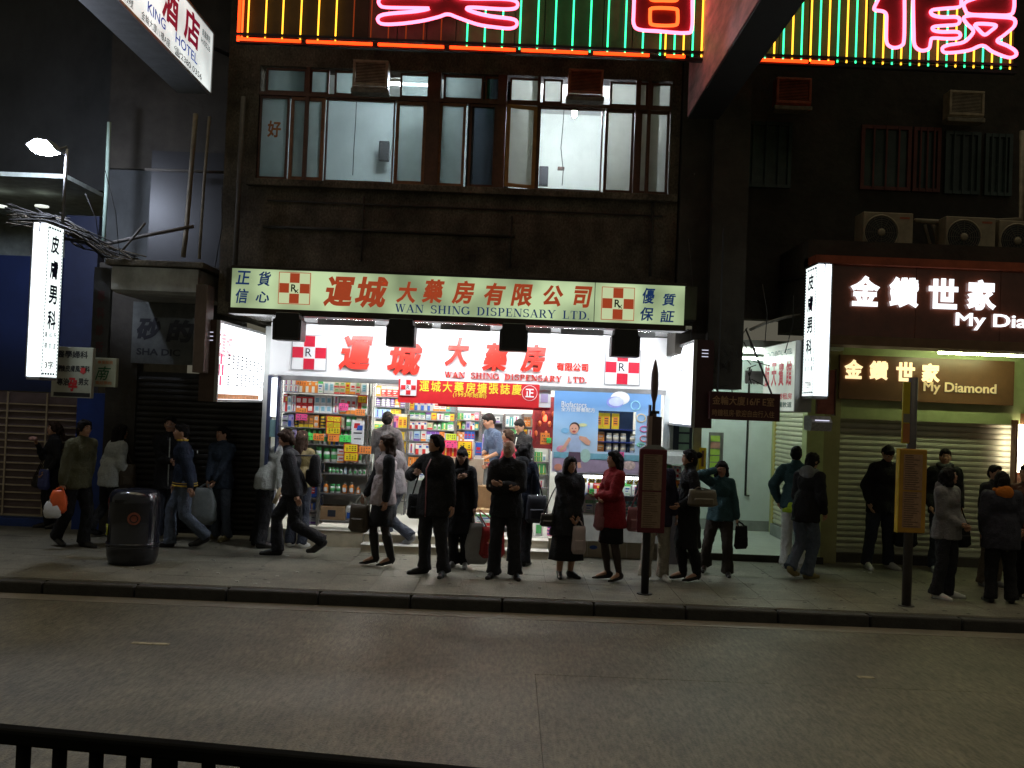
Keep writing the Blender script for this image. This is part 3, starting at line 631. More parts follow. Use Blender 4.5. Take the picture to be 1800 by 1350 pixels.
def fill(x0, x1, y, z, hmax, where, seq, wr=(.07, .12), hr=(.6, .95), d=.12, stack=.25, rnd=None):
    """a row of goods along a shelf; seq: list of (kind, colour, weight)"""
    rnd = rnd or random; x = x0; row = []
    while x < x1 - wr[0]:
        kind, col, _ = rnd.choices(seq, [s[2] for s in seq])[0]
        rep = rnd.choice((1, 1, 2, 3)); w_ = rnd.uniform(*wr); h = hmax * rnd.uniform(*hr); var = rnd.randrange(5)
        if kind != 'carton': w_ = min(w_, h * .62) * 1.0
        st = 2 if (kind == 'carton' and rnd.random() < stack) else 1
        for r in range(rep):
            if x + w_ > x1: break
            for k in range(st):
                hh = h / st; o = put(kind, col, x + w_ / 2, y + (0 if kind == 'carton' else w_ / 2), z + k * hh, w_ * .94, d if kind == 'carton' else w_ * .94, hh * .985, var, rnd.uniform(-.03, .03))
                row.append((o, kind, col, k, st))
            x += w_
        x += rnd.choice((0, .004, .012))
    # labels: what stands left and right of it, so each says which one
    bases = [r for r in row if r[3] == 0]; runs = []
    for r in bases:
        if runs and runs[-1][0] == (r[1], r[2]): runs[-1][1].append(r)
        else: runs.append([(r[1], r[2]), [r]])
    seen = {}
    for i, (kc, rs) in enumerate(runs):
        l = runs[i - 1][0] if i else None; q = runs[i + 1][0] if i + 1 < len(runs) else None
        ph = lambda t: '%s %s' % (t[1], KN[t[0]])
        if l and q: ctx = 'between %s and %s' % (l[1], q[1])
        elif q: ctx = 'at left end by %s' % q[1]
        else: ctx = 'at right end by %s' % (l[1] if l else 'post')
        n = len(rs)
        for j, r in enumerate(rs):
            pos = '' if n == 1 else ('leftmost ' if j == 0 else ('rightmost ' if j == n - 1 else (ORD[j] + ' ' if n > 3 and 0 < j < 9 else 'middle ')))
            for rr in row:
                if rr[0] is r[0] or (rr[3] == 1 and abs(rr[0].location.x - r[0].location.x) < 1e-6):
                    lab = '%s%s%s %s' % (pos, 'upper ' if rr[3] == 1 else ('lower ' if rr[4] == 2 else ''), kc[1], KN[kc[0]]) + ' ' + ctx + ', ' + where; lab = lab if len(lab.split()) <= 16 else lab.replace('between', 'by').replace(' and ' + (q[1] if q else ''), '', 1)
                    if lab in seen and seen[lab] != i: lab = lab.replace('between', 'further right, between') if len(lab.split()) <= 14 else 'right hand ' + ' '.join(w_ for w_ in lab.split() if w_ != 'shelf,')
                    seen[lab] = i
                    tag(rr[0], lab, 'carton' if kc[0] == 'carton' else KN[kc[0]], '%s on the %s' % (KN[kc[0]] + 's', where))
    return row
def rack(name, label, a, b, pytop, pyb, Y, shelves, depth=.3, post=chrome, rear=True, mat=None):
    """posts and shelf boards; shelves are image rows at the rack's left edge turned into heights"""
    x0, x1 = Xof(a, 760, Y), Xof(b, 760, Y); pm = (a + b) / 2
    zz = [Zof(pm, s, Y) for s in shelves]; zt_, zb_ = Zof(pm, pytop, Y), max(FZ, Zof(pm, pyb, Y))
    t = thing(name, label, 'rack', ((x0 + x1) / 2, Y + depth / 2, zb_))
    for xx in (x0, x1):
        part('post', box(xx - .012, xx + .012, Y - .012, Y + .012, zb_, zt_), post, t, bevel=.003)
        part('post', box(xx - .012, xx + .012, Y + depth - .012, Y + depth + .012, zb_, zt_), post, t)
    for z in zz:
        part('shelf', box(x0, x1, Y - .005, Y + depth, z - .015, z), mat or greym, t)
    if rear: part('back_panel', box(x0, x1, Y + depth + .014, Y + depth + .03, zb_, zt_), mat or shopw, t)
    return x0, x1, zz
G1 = [('carton', 'white', 9), ('carton', 'orange', 2), ('carton', 'cream', 2), ('carton', 'yellow', 1.5), ('carton', 'silver', 1), ('carton', 'red', 1)]
G2 = [('carton', 'orange', 3), ('carton', 'brown', 2), ('jar', 'white', 2), ('tin', 'yellow', 1), ('carton', 'blue', 1), ('carton', 'silver', 1), ('carton', 'cream', 2), ('carton', 'lilac', 1)]
G3 = [('carton', 'white', 8), ('carton', 'pale blue', 2), ('carton', 'teal', 1), ('carton', 'silver', 2), ('carton', 'lilac', 1), ('carton', 'yellow', 1), ('bottle', 'white', 1)]
G4 = [('carton', 'white', 6), ('carton', 'green', 1.2), ('carton', 'orange', .7), ('carton', 'pale blue', 1), ('carton', 'cream', 2), ('carton', 'yellow', 1), ('carton', 'purple', .7), ('carton', 'pink', .8), ('bottle', 'white', 1)]
G5 = [('tin', 'purple', 2), ('tin', 'yellow', 1), ('tin', 'dark', 1), ('tin', 'lilac', 1), ('carton', 'red', 1), ('carton', 'orange', 2), ('carton', 'pink', 1.4), ('carton', 'green', 1)]
rn = random.Random(11)
# left tall rack
x0, x1, zz = rack('tall_rack', 'tall chrome rack of medicines at the left of the shop opening', 492, 646, 664, 813, 14.28, (691, 726, 752, 781, 812))
for k, z in enumerate(zz):
    top = Zof(569, 664, 14.28) if k == 0 else zz[k - 1]
    g = [G1, G1, G2, G2, [('pump_bottle', 'white', 3), ('bottle', 'white', 3), ('jar', 'white', 2), ('carton', 'blue', 1), ('carton', 'white', 1), ('bottle', 'green', 1)]][k]
    fill(x0 + .02, x1 - .02, 14.3, z, (top - z) - .03, '%s shelf, tall rack' % ORD[k], g, wr=(.055, .09) if k < 4 else (.07, .11), hr=(.86, 1.02), rnd=rn, stack=.3)
# low rack below it
x0, x1, zz = rack('low_rack', 'low chrome rack with bottles and tubs below the tall left rack', 566, 650, 812, 925, 14.27, (833.5, 868, 916))
fill(x0 + .1, x1 - .02, 14.3, zz[0], .14, 'top shelf, low rack', [('pump_bottle', 'white', 5), ('bottle', 'pale blue', 3), ('jar', 'white', 2), ('carton', 'pink', .6)], wr=(.07, .1), rnd=rn)
fill(x0 + .03, x1 - .03, 14.3, zz[1], .22, 'middle shelf, low rack', [('bottle', 'orange', 4), ('jar', 'white', 3), ('bottle', 'green', 1), ('jar', 'cream', 2), ('carton', 'brown', 1), ('tin', 'red', 1)], wr=(.06, .11), hr=(.5, .85), rnd=rn)
def tub(x, y, z, w_, h):
    t = thing('jug', 'white plastic jug with a blue label on the bottom shelf', 'jug', (x, y, z))
    part('jug_body', MB().lathe([(w_ * .48, 0), (w_ * .5, .02), (w_ * .5, h * .6), (w_ * .38, h * .78), (w_ * .14, h * .86), (w_ * .14, h * .92)], (x, y, z), 14, 1, .75), PM['white'], t, smooth=True)
    part('handle', MB().tube([(x + w_ * .14, y, z + h * .9), (x + w_ * .38, y, z + h * .9), (x + w_ * .44, y, z + h * .7)], w_ * .06, 6), PM['white'], t, smooth=True)
    part('cap', MB().lathe([(w_ * .16, h * .92), (w_ * .16, h)], (x, y, z), 10), PM['white'], t)
    part('label', box(x - w_ * .3, x + w_ * .3, y - w_ * .39, y - w_ * .37, z + h * .12, z + h * .5), PM['blue'], t)
    word('C8', 608, 622, 897, 8, y - w_ * .4, PM['white'], t, .03)
tub(Xof(616, 890, 14.35), 14.38, zz[2], .15, .27)
def cardboard(px0, px1, py0, py1, Y, label, d=.3, mark=None):
    x0, z1_ = P(px0, (py0 + py1) / 2, Y); x0 = Xof(px0, py1, Y); x1 = Xof(px1, py1, Y); z0_ = Zof((px0 + px1) / 2, py1, Y); z1_ = Zof((px0 + px1) / 2, py0, Y)
    t = thing('cardboard_box', label, 'cardboard box', ((x0 + x1) / 2, Y + d / 2, z0_))
    part('box_body', box(x0, x1, Y, Y + d, z0_, z1_), M('cardboard', (.33, .21, .11), .85, var=.15, scale=10), t, bevel=.004)
    part('tape', box((x0 + x1) / 2 - .02, (x0 + x1) / 2 + .02, Y - .002, Y + d, z1_, z1_ + .002), M('brown_tape', (.4, .28, .13), .4), t)
    if mark: part('printed_mark', MB().box(x0 + (x1 - x0) * .3, x0 + (x1 - x0) * .62, Y - .003, Y, z0_ + (z1_ - z0_) * .3, z0_ + (z1_ - z0_) * .75), PM[mark], t)
    return t
cardboard(562, 606, 890, 916, 14.33, 'open brown cardboard box on the bottom shelf beside the white jug', mark='dark')
# blue soap cartons column at the left
x0, x1, zz = rack('side_rack', 'narrow rack of blue packs left of the low chrome rack', 540, 564, 811, 925, 14.27, (833, 875, 897, 921))
for k, z in enumerate(zz):
    fill(x0 + .015, x1 - .01, 14.3, z, .17 if k != 1 else .3, '%s shelf, blue rack' % ORD[k], [('carton', 'blue', 3), ('carton', 'lilac', 1), ('carton', 'silver', 1)], wr=(.05, .08), rnd=rn, stack=.2)
# rear racks
dk = M('rack_grey', (.22, .24, .26), .4, .4)
def rear_rack(label, where, a, b, top, rows, Y, G, wr, short, bottom=905):
    x0, x1, zz = rack('rear_rack', label, a, b, top, bottom, Y, rows, mat=dk)
    for k, z in enumerate(zz):
        t_ = Zof((a + b) / 2, top, Y) if k == 0 else zz[k - 1]
        fill(x0 + .02, x1 - .02, Y + .02, z, min(.3, t_ - z - .03), '%s shelf, %s' % (ORD[k], short), G[k % len(G)], wr=wr, hr=(.84, 1.02), rnd=rn, stack=.15)
rear_rack('dark rack of tins and cartons behind the left rack', '', 655, 712, 675, (697, 715, 735, 760, 790), 16.3, [G5, G5, G4, G5, G3], (.07, .11), 'rack of tins')
rear_rack('grey rack of white cartons under the red banner', '', 716, 800, 700, (722, 738, 755, 776, 800, 822, 845), 17.0, [G3, G3, G4, G3, G4, G5, G3], (.07, .12), 'white carton rack')
rear_rack('grey rack of books and purple cartons behind the shop staff', '', 846, 884, 728, (742, 792, 812), 17.2, [G3, [('carton', 'purple', 2), ('carton', 'white', 2), ('carton', 'lilac', 1)], G4], (.06, .09), 'staff rack')
rear_rack('rear rack of mixed goods between the banner end and the staff', '', 801, 843, 722, (738, 755, 776, 800, 822, 845), 17.4, [G4, G3, G2, G3], (.06, .11), 'mixed goods rack')
rear_rack('rear rack of books and packs between the two shop assistants', '', 886, 916, 728, (750, 772, 792, 812, 835), 17.3, [G3, G4, G2], (.06, .1), 'assistants rack')
rear_rack('rack of small green and white cartons at the shop back right', '', 918, 952, 728, (750, 769, 789, 808, 826, 848), 16.4, [G4], (.05, .08), 'shrine side rack')
# price cards, packs and notices
cardc = {'pink': (.9, .10, .32), 'orange': (.95, .30, .06), 'green': (.10, .80, .14), 'yellow': (.85, .62, .02), 'lime': (.62, .80, .05)}
def card(px, py, w_, h, Y, col, label, rim=False, name='price_card'):
    x, z = P(px, py, Y); W, H = w_ * Y / F / 2, h * Y / F / 2
    t = thing(name, label, 'price card', (x, Y, z - H), 'bright price cards in the shop')
    part('card', box(x - W, x + W, Y - .004, Y, z - H, z + H), M('card_' + col, cardc[col], .6, var=.04), t)
    m = MB()
    for i in range(3):
        for j in range(4):
            if random.random() < .75: a = x - W * .7 + j * W * .42; b = z + H * (.5 - i * .5); m.box(a, a + W * .22, Y - .007, Y - .003, b - H * .12, b + H * .1)
    part('writing', m, PM['dark'] if col != 'yellow' else blackp, t)
    if rim: part('red_rim', MB().box(x - W - .012, x + W + .012, Y - .003, Y + .002, z + H, z + H + .012).box(x - W - .012, x + W + .012, Y - .003, Y + .002, z - H - .012, z - H).box(x - W - .012, x - W, Y - .003, Y + .002, z - H, z + H).box(x + W, x + W + .012, Y - .003, Y + .002, z - H, z + H), PM['red'], t)
CY = 14.255
for a in ((530, 673, 19, 7, 'orange', 'orange price card at the top left of the tall rack'), (530, 721, 20, 8, 'orange', 'orange price card above the left pink card'), (530, 733, 20, 11, 'pink', 'pink price card at the left under the orange one'), (604, 715, 16, 13, 'pink', 'pink price card in the upper middle of the tall rack'), (633, 725, 17, 11, 'orange', 'orange price card at the upper right of the tall rack'), (637, 702, 14, 11, 'yellow', 'yellow price card at the top right of the tall rack'),
          (581, 736, 11, 8, 'yellow', 'upper left small yellow card of the four'), (593, 737, 11, 8, 'yellow', 'upper right small yellow card of the four'), (580, 746, 11, 8, 'yellow', 'lower left small yellow card of the four'), (592, 747, 11, 8, 'yellow', 'lower right small yellow card of the four'), (586, 757, 23, 11, 'yellow', 'wide yellow card under the four small ones'),
          (542, 767, 16, 12, 'green', 'left bright green price card'), (560, 768, 19, 12, 'orange', 'orange price card right of the left green one'), (586, 770, 20, 12, 'orange', 'orange price card left of the right green one'), (607, 771, 20, 12, 'green', 'right bright green price card'), (617, 788, 23, 13, 'yellow', 'large yellow card above another yellow one'), (617, 803, 23, 13, 'yellow', 'large yellow card at the rack foot'), (642, 791, 21, 13, 'orange', 'orange card beside the large yellow cards')):
    card(a[0], a[1], a[2], a[3], CY, a[4], a[5] + ', left rack', a[4] == 'yellow')
CY2 = 15.2
for a in ((793, 768, 18, 11, 'lime', 'lime yellow price card on the centre stand'), (793, 781, 20, 12, 'pink', 'pink price card on the centre stand'), (817, 783, 23, 13, 'yellow', 'upper yellow price card on the centre stand'), (817, 798, 23, 13, 'yellow', 'lower yellow price card on the centre stand'), (777, 764, 9, 10, 'orange', 'small orange card at the left edge of the centre stand')):
    card(a[0], a[1], a[2], a[3], CY2, a[4], a[5], a[4] == 'yellow')
for a in ((958, 771, 16, 20, 'orange', 'orange card hanging left of the baby poster'), (965, 774, 8, 9, 'green', 'small green card on the orange card by the poster'), (1087, 799, 20, 9, 'pink', 'pink price card under the jars in the poster window'), (1040, 865, 9, 12, 'green', 'green price card behind the woman in red'), (1201, 862, 28, 36, 'orange', 'large orange card right of the bus stop panel'), (1209, 864, 14, 13, 'green', 'green card stuck on the large orange card')):
    card(a[0], a[1], a[2], a[3], 13.93 - (.012 if a[4] == 'green' else 0), a[4], a[5])
# notices with a striped emblem
t = thing('notice', 'white notice with a red and blue emblem on the tall rack post', 'notice', (Xof(629, 770, CY), CY, Zof(629, 778, CY)))
x, z = P(629, 760, CY); part('paper', box(x - .09, x + .09, CY - .006, CY - .002, z - .17, z + .17), PM['white'], t)
part('emblem', MB().prism([(x - .06, z + .06), (x + .02, z + .06), (x + .03, z + .13), (x - .05, z + .13)], 'y', CY - .009, CY - .006), PM['red'], t); part('emblem', MB().prism([(x - .02, z + .03), (x + .06, z + .03), (x + .07, z + .1), (x - .0, z + .1)], 'y', CY - .012, CY - .009), PM['blue'], t)
part('writing', MB().box(x - .06, x + .06, CY - .009, CY - .006, z - .02, z + .0).box(x - .05, x + .05, CY - .009, CY - .006, z - .1, z - .085), PM['dark'], t)
# centre stand with goods
x0, x1 = Xof(772, 850, CY2), Xof(848, 850, CY2)
t = thing('goods_stand', 'centre stand stacked with gift packs behind the waiting man', 'stand', ((x0 + x1) / 2, CY2 + .2, FZ))
part('counter', box(x0, x1, CY2 + .02, CY2 + .5, FZ, Zof(810, 806, CY2)), M('counter_board', (.45, .4, .33), .5), t)
fill(x0 + .02, x1 - .02, CY2 + .05, Zof(810, 806, CY2), .3, 'centre stand', [('carton', 'red', 2), ('carton', 'blue', 1), ('carton', 'white', 3), ('carton', 'orange', 1)], wr=(.1, .16), rnd=rn, stack=.5)
cardboard(835, 862, 855, 895, 15.0, 'tall brown cardboard box under the centre stand', mark=None); cardboard(833, 860, 896, 915, 14.7, 'lower brown carton at the step beside the old man', mark='white')
# stand of boxed goods at x 690
x0, x1, zz = rack('display_stand', 'slim stand of yellow and orange packs behind the man in grey', 690, 716, 728, 905, 15.4, (752, 774, 796, 820, 850, 880), depth=.2)
for k, z in enumerate(zz): fill(x0 + .01, x1 - .01, 15.42, z, .2, '%s shelf, yellow stand' % ORD[k], [('carton', 'yellow', 3), ('carton', 'orange', 1), ('carton', 'pink', 1), ('carton', 'pale blue', 1)], wr=(.06, .09), rnd=rn, d=.08)
x0, x1, zz = rack('display_stand', 'slim stand of green and white packs left of the glass counter', 940, 968, 790, 905, 14.9, (812, 834, 858, 884), depth=.2)
for k, z in enumerate(zz): fill(x0 + .01, x1 - .01, 14.92, z, .17, '%s shelf, green stand' % ORD[k], [('carton', 'white', 3), ('carton', 'green', 1), ('carton', 'cream', 1), ('tin', 'yellow', 1)], wr=(.05, .08), rnd=rn, d=.08)
# red banner
BY = 13.9
x0, x1 = Xof(700, 690, BY), Xof(948, 690, BY); z_1, z_0 = Zof(824, 671, BY), Zof(824, 712, BY)
bn = thing('banner', 'red banner with yellow characters hanging under the white fascia', 'banner', ((x0 + x1) / 2, BY, z_0))
part('cloth', MB().box(x0, x1, BY, BY + .01, z_0, z_1), M('banner_red', (.62, .02, .025), .45, var=.05), bn)
by = M('banner_yellow', (.85, .68, .05), .5, var=.03)
for i, s in enumerate('運城大藥房擴張誌慶'): char(s, 746 + i * 20.3, 678.5 + i * .8, 17, 19, BY, by, bn, .014)
word('(1993年始創)', 796, 855, 695, 10, BY, by, bn, .01)
rx_emblem(718, 681, 27, BY, MC['banner_red'], wem, blackp, bn, 'R', wem)
x, z = P(931, 691, BY); part('seal_ring', MB().tube([(x + .105 * math.cos(a * PI / 12), BY - .006, z + .105 * math.sin(a * PI / 12)) for a in range(25)], .004, 4), wem, bn)
char('正', 931, 691, 15, 15, BY, wem, bn, .03)
x0, x1 = Xof(770, 705, BY + .15), Xof(968, 705, BY + .15); z_1, z_0 = Zof(868, 697, BY + .15), Zof(868, 718, BY + .15)
b2 = thing('banner', 'lower second red banner half hidden behind the first one', 'banner', ((x0 + x1) / 2, BY + .15, z_0))
part('cloth', MB().box(x0, x1, BY + .15, BY + .16, z_0, z_1), M('banner_pinkish', (.62, .03, .05), .4, var=.1), b2)
word('(1993年始創)', 848, 892, 708, 7, BY + .15, by, b2, .01)
part('white_square', box(Xof(773, 705, BY + .15), Xof(795, 705, BY + .15), BY + .145, BY + .15, Zof(784, 709, BY + .15), Zof(784, 700, BY + .15)), wem, b2)
x, z = P(957, 700, BY + .1); t = thing('notice', 'small framed white notice at the right end of the banners', 'notice', (x, BY + .1, z - .1))
part('paper', box(x - .09, x + .09, BY + .1, BY + .11, z - .13, z + .13), wem, t); part('picture', box(x - .05, x + .05, BY + .095, BY + .1, z - .06, z + .06), PM['lilac'], t)
# shrine
x, z = P(958, 735, 16.2)
t = thing('shrine', 'small red altar with a glowing lamp at the back of the shop', 'shrine', (x, 16.2, z - .5))
part('altar_case', MB().box(x - .2, x - .17, 16.1, 16.4, z - .5, z + .35).box(x + .17, x + .2, 16.1, 16.4, z - .5, z + .35).box(x - .17, x + .17, 16.37, 16.4, z - .5, z + .35).box(x - .17, x + .17, 16.1, 16.37, z - .53, z - .5), M('altar_red', (.16, .01, .012), .4, var=.4, scale=20), t)
part('altar_lamp', MB().ell((x, 16.2, z), (.035, .035, .06)), E('altar_glow', (1, .08, .03), 6), t, smooth=True)
for i in range(6): part('ornament', MB().ell((x - .14 + i * .055, 16.18, z - .25 + (i % 3) * .16), (.03, .03, .05), nu=8, nv=5), M('gilt', (.5, .12, .04), .35, .4), t, smooth=True)
# ------------------------------------------------------------------ poster wall on the right
PY = 13.95
px0, px1 = Xof(972, 760, PY), Xof(1160, 760, PY); q = lambda a, b: P(a, b, PY)
zt_ = Zof(1066, 690, PY); zb_ = Zof(1066, 833, PY); hx0, hx1 = Xof(1051, 760, PY), Xof(1117, 760, PY); hz1, hz0 = Zof(1084, 723, PY), Zof(1084, 795, PY)
ps = thing('poster_board', 'large sky blue milk formula poster of a running toddler on a beach', 'poster', ((px0 + px1) / 2, PY, zb_))
skyp = bpy.data.materials.new('poster_sky'); skyp.use_nodes = True; MC['poster_sky'] = skyp
nt = skyp.node_tree; b_ = nt.nodes['Principled BSDF']; tc = nt.nodes.new('ShaderNodeTexCoord'); sp = nt.nodes.new('ShaderNodeSeparateXYZ'); nt.links.new(tc.outputs['Generated'], sp.inputs[0])
n_ = nt.nodes.new('ShaderNodeTexNoise'); n_.inputs['Scale'].default_value = 2.2; n_.inputs['Detail'].default_value = 3; nt.links.new(tc.outputs['Generated'], n_.inputs['Vector'])
ad = nt.nodes.new('ShaderNodeMath'); ad.operation = 'MULTIPLY_ADD'; ad.inputs[1].default_value = .35; nt.links.new(n_.outputs['Fac'], ad.inputs[0]); nt.links.new(sp.outputs['Z'], ad.inputs[2])
cr = nt.nodes.new('ShaderNodeValToRGB'); nt.links.new(ad.outputs[0], cr.inputs[0]); el = cr.color_ramp.elements
el[0].position = .30; el[0].color = (.62, .60, .72, 1); el[1].position = 1.15 - .05; el[1].color = (.16, .34, .64, 1)
for p_, c_ in ((.42, (.55, .72, .88, 1)), (.75, (.38, .62, .90, 1))): e_ = el.new(p_); e_.color = c_
nt.links.new(cr.outputs[0], b_.inputs['Base Color']); b_.inputs['Roughness'].default_value = .4
pb = MB().box(px0, hx0, PY, PY + .02, zb_, zt_).box(hx1, px1, PY, PY + .02, zb_, zt_).box(hx0, hx1, PY, PY + .02, hz1, zt_).box(hx0, hx1, PY, PY + .02, zb_, hz0)
part('printed_sheet', pb, skyp, ps)
def flat(name, pts, m, d=.003, parent=ps, Y=PY):
    pp = [P(a, b, Y) for a, b in pts]; return part(name, MB().prism(pp, 'y', Y - d, Y - d + .002), m, parent)
def blob(name, cx, cy, rx, ry, m, d=.003, parent=ps, Y=PY, n=18):
    return flat(name, [(cx + rx * math.cos(2 * PI * i / n), cy + ry * math.sin(2 * PI * i / n)) for i in range(n)], m, d, parent, Y)
flat('print_sea', [(973, 794), (1159, 802), (1159, 814), (973, 805)], M('poster_sea', (.22, .5, .62), .4, var=.2)); flat('print_beach', [(972, 804), (1159, 812), (1159, 834), (971, 828)], M('poster_sand', (.42, .33, .46), .5, var=.25, scale=4))
skin_p = M('poster_skin', (.78, .42, .30), .5, var=.1); shirt_p = M('poster_shirt', (.45, .56, .78), .5, var=.12); hair_p = M('poster_hair', (.06, .03, .03), .5); short_p = M('poster_shorts', (.13, .08, .12), .5)
flat('print_shirt', [(1003, 765), (1016, 764), (1022, 775), (1020, 795), (1000, 795), (999, 778)], shirt_p, .006)
flat('print_arm', [(1000, 768), (1004, 772), (994, 788), (985, 795), (983, 790), (990, 783)], skin_p, .008); flat('print_arm', [(1018, 766), (1030, 768), (1038, 776), (1036, 783), (1031, 782), (1018, 772)], skin_p, .008)
blob('print_hair', 1010, 751, 9, 9, hair_p, .008); blob('print_face', 1009, 754, 8, 9, skin_p, .010); blob('print_mouth', 1009, 758.5, 3, 1.8, M('poster_mouth', (.5, .08, .08), .5), .012)
for a in (1006, 1012): blob('print_eye', a, 753, .9, 1.0, hair_p, .012, n=8)
flat('print_shorts', [(1000, 794), (1020, 795), (1021, 812), (1013, 813), (1010, 802), (1006, 813), (997, 811)], short_p, .007); flat('print_leg', [(998, 811), (1005, 813), (1003, 822), (998, 822)], skin_p, .006); flat('print_leg', [(1014, 813), (1020, 812), (1022, 822), (1016, 823)], skin_p, .006)
blob('print_ball', 987, 789, 9, 6, M('poster_pink', (.85, .35, .5), .5), .004); blob('print_ball', 1029, 801, 9, 12, M('poster_green', (.45, .68, .6), .5), .0045); blob('print_bubble', 993, 757, 7, 5, M('poster_lblue', (.25, .55, .85), .5), .004); blob('print_bubble', 1024, 747, 8, 3, M('poster_ye', (.75, .78, .4), .5), .004)
blob('print_flash', 1090, 700, 17, 12, wem, .004); blob('print_disc', 1081, 707, 15, 10, M('poster_violet', (.30, .33, .75), .4), .006); blob('print_disc', 1083, 706, 13, 8, M('poster_pale', (.62, .68, .92), .4), .008)
for a, b, rx, ry, c in ((1117, 713, 8, 8, (.35, .7, .85)), (1127, 735, 8, 7, (.8, .65, .4)), (1132, 754, 7, 5, (.75, .15, .4)), (1132, 771, 7, 5, (.75, .2, .25)), (1126, 782, 6, 3, (.2, .6, .4))):
    x, z = q(a, b); part('print_ring', MB().tube([(x + rx * PY / F * math.cos(i * PI / 8), PY - .006, z + ry * PY / F * math.sin(i * PI / 8)) for i in range(17)], .009, 4), M('ring_%d' % a + str(b), c, .5), ps)
word('Biofactors', 987, 1031, 711, 10, PY, wem, ps, .004, proud=.006); word('全方位營養配方', 986, 1046, 720, 8, PY, wem, ps, .01, proud=.006)
blob('print_seal', 981, 821, 7, 6, M('poster_seal', (.7, .3, .2), .5), .006)
blob('print_can', 1106, 818, 11, 8, M('poster_tin', (.7, .55, .5), .5, var=.4, scale=20), .006)
# the shelf niche in the poster
nz = [Zof(1084, s, PY) for s in (754.5, 777, 795)]
nc = thing('niche_shelf', 'dark shelf niche set into the blue poster with red gift boxes and jars', 'shelf', ((hx0 + hx1) / 2, PY + .1, nz[2]))
part('back_panel', box(hx0, hx1, PY + .3, PY + .31, hz0, hz1), M('navy_back', (.02, .04, .08), .5), nc)
for z in nz: part('shelf', box(hx0, hx1, PY + .03, PY + .3, z - .012, z), M('glass_shelf_edge', (.04, .06, .22), .2), nc)
for k, a in enumerate((1053, 1066, 1082)):
    o = put('carton', 'yellow', Xof(a, 740, PY + .06), PY + .06, nz[0], .1, .05, .22, 3); tag(o, 'tall yellow and red gift box in the poster niche, ' + ['leftmost', 'middle', 'rightmost'][k] + ' of three', 'carton', 'gift boxes in the poster niche')
for k, a in enumerate((1070, 1082, 1095, 1112)):
    for j in (1, 2):
        o = put('jar', 'silver', Xof(a, 780, PY + .1), PY + .1, nz[j], .085, .085, .12); tag(o, 'glass jar of dried goods in poster niche, %s from left, %s shelf' % (['first', 'second', 'third', 'fourth'][k], ['', 'middle', 'bottom'][j]), 'jar', 'jars in the poster niche')
for j in (1, 2): o = put('carton', 'orange', Xof(1056, 780, PY + .1), PY + .1, nz[j], .09, .08, .13, 2); tag(o, 'orange and white carton at the left of the niche, %s shelf' % ['', 'middle', 'bottom'][j], 'carton', 'cartons in the poster niche')
# glass counter below
x0, x1 = Xof(978, 870, 13.98), Xof(1165, 870, 13.98); za, zb2 = Zof(1070, 836, 13.98), Zof(1070, 906, 13.98); zb2 = max(zb2, .27)
gc = thing('glass_counter', 'lit glass display counter under the blue poster', 'display counter', ((x0 + x1) / 2, 14.2, zb2))
part('counter_top', box(x0, x1, 13.98, 14.5, za, za + .03), greym, gc); part('counter_back', box(x0, x1, 14.48, 14.5, zb2, za), PM['white'], gc); part('counter_base', box(x0, x1, 14.0, 14.5, .262, zb2 + .02), M('counter_base', (.5, .5, .46), .5), gc)
part('light_tube', MB().tube([(x0 + .1, 14.05, za - .03), (x1 - .1, 14.05, za - .03)], .014, 8), E('counter_tube', (.9, .95, 1), 25), gc)
part('front_glass', box(x0 + .02, x1 - .02, 13.99, 13.995, zb2 + .02, za - .02), glass('counter_glass', (.96, .98, .98), .02), gc)
part('frame', MB().box(x0, x0 + .02, 13.98, 14.0, zb2, za).box(x1 - .02, x1, 13.98, 14.0, zb2, za).box((x0 + x1) / 2 - .01, (x0 + x1) / 2 + .01, 13.985, 14.0, zb2, za), chrome, gc)
zm = (za + zb2) / 2; part('glass_shelf', box(x0 + .02, x1 - .02, 14.02, 14.47, zm - .008, zm), greym, gc)
for i in range(11):
    xx = x0 + .12 + i * (x1 - x0 - .3) / 11; o = thing('price_card', 'yellow card in the row under the counter lamp, number %s from left' % ['one', 'two', 'three', 'four', 'five', 'six', 'seven', 'eight', 'nine', 'ten', 'eleven'][i], 'price card', (xx, 14.03, za - .1), 'yellow cards in the glass counter')
    part('card', box(xx, xx + .085, 14.025, 14.03, za - .115, za - .05), MC['card_yellow'], o); part('writing', MB().box(xx + .02, xx + .06, 14.022, 14.026, za - .085, za - .078), PM['dark'], o)
fill(x0 + .05, x1 - .05, 14.1, zm, .2, 'upper shelf, glass counter', [('carton', 'white', 3), ('carton', 'pink', 1), ('carton', 'red', 1.5), ('carton', 'lilac', 1)], wr=(.09, .14), rnd=rn)
fill(x0 + .05, x1 - .05, 14.1, zb2 + .02, .2, 'lower shelf, glass counter', [('carton', 'white', 3), ('carton', 'purple', 1), ('tin', 'teal', 1), ('carton', 'pink', 1)], wr=(.09, .14), rnd=rn)
t = thing('mark_plate', 'small blue oval mark on the cream plinth', 'plate', (Xof(1044, 964, 14.21), 14.21, .1)); blob('plate', 1043, 962, 7, 3.6, PM['blue'], .004, t, 14.215)
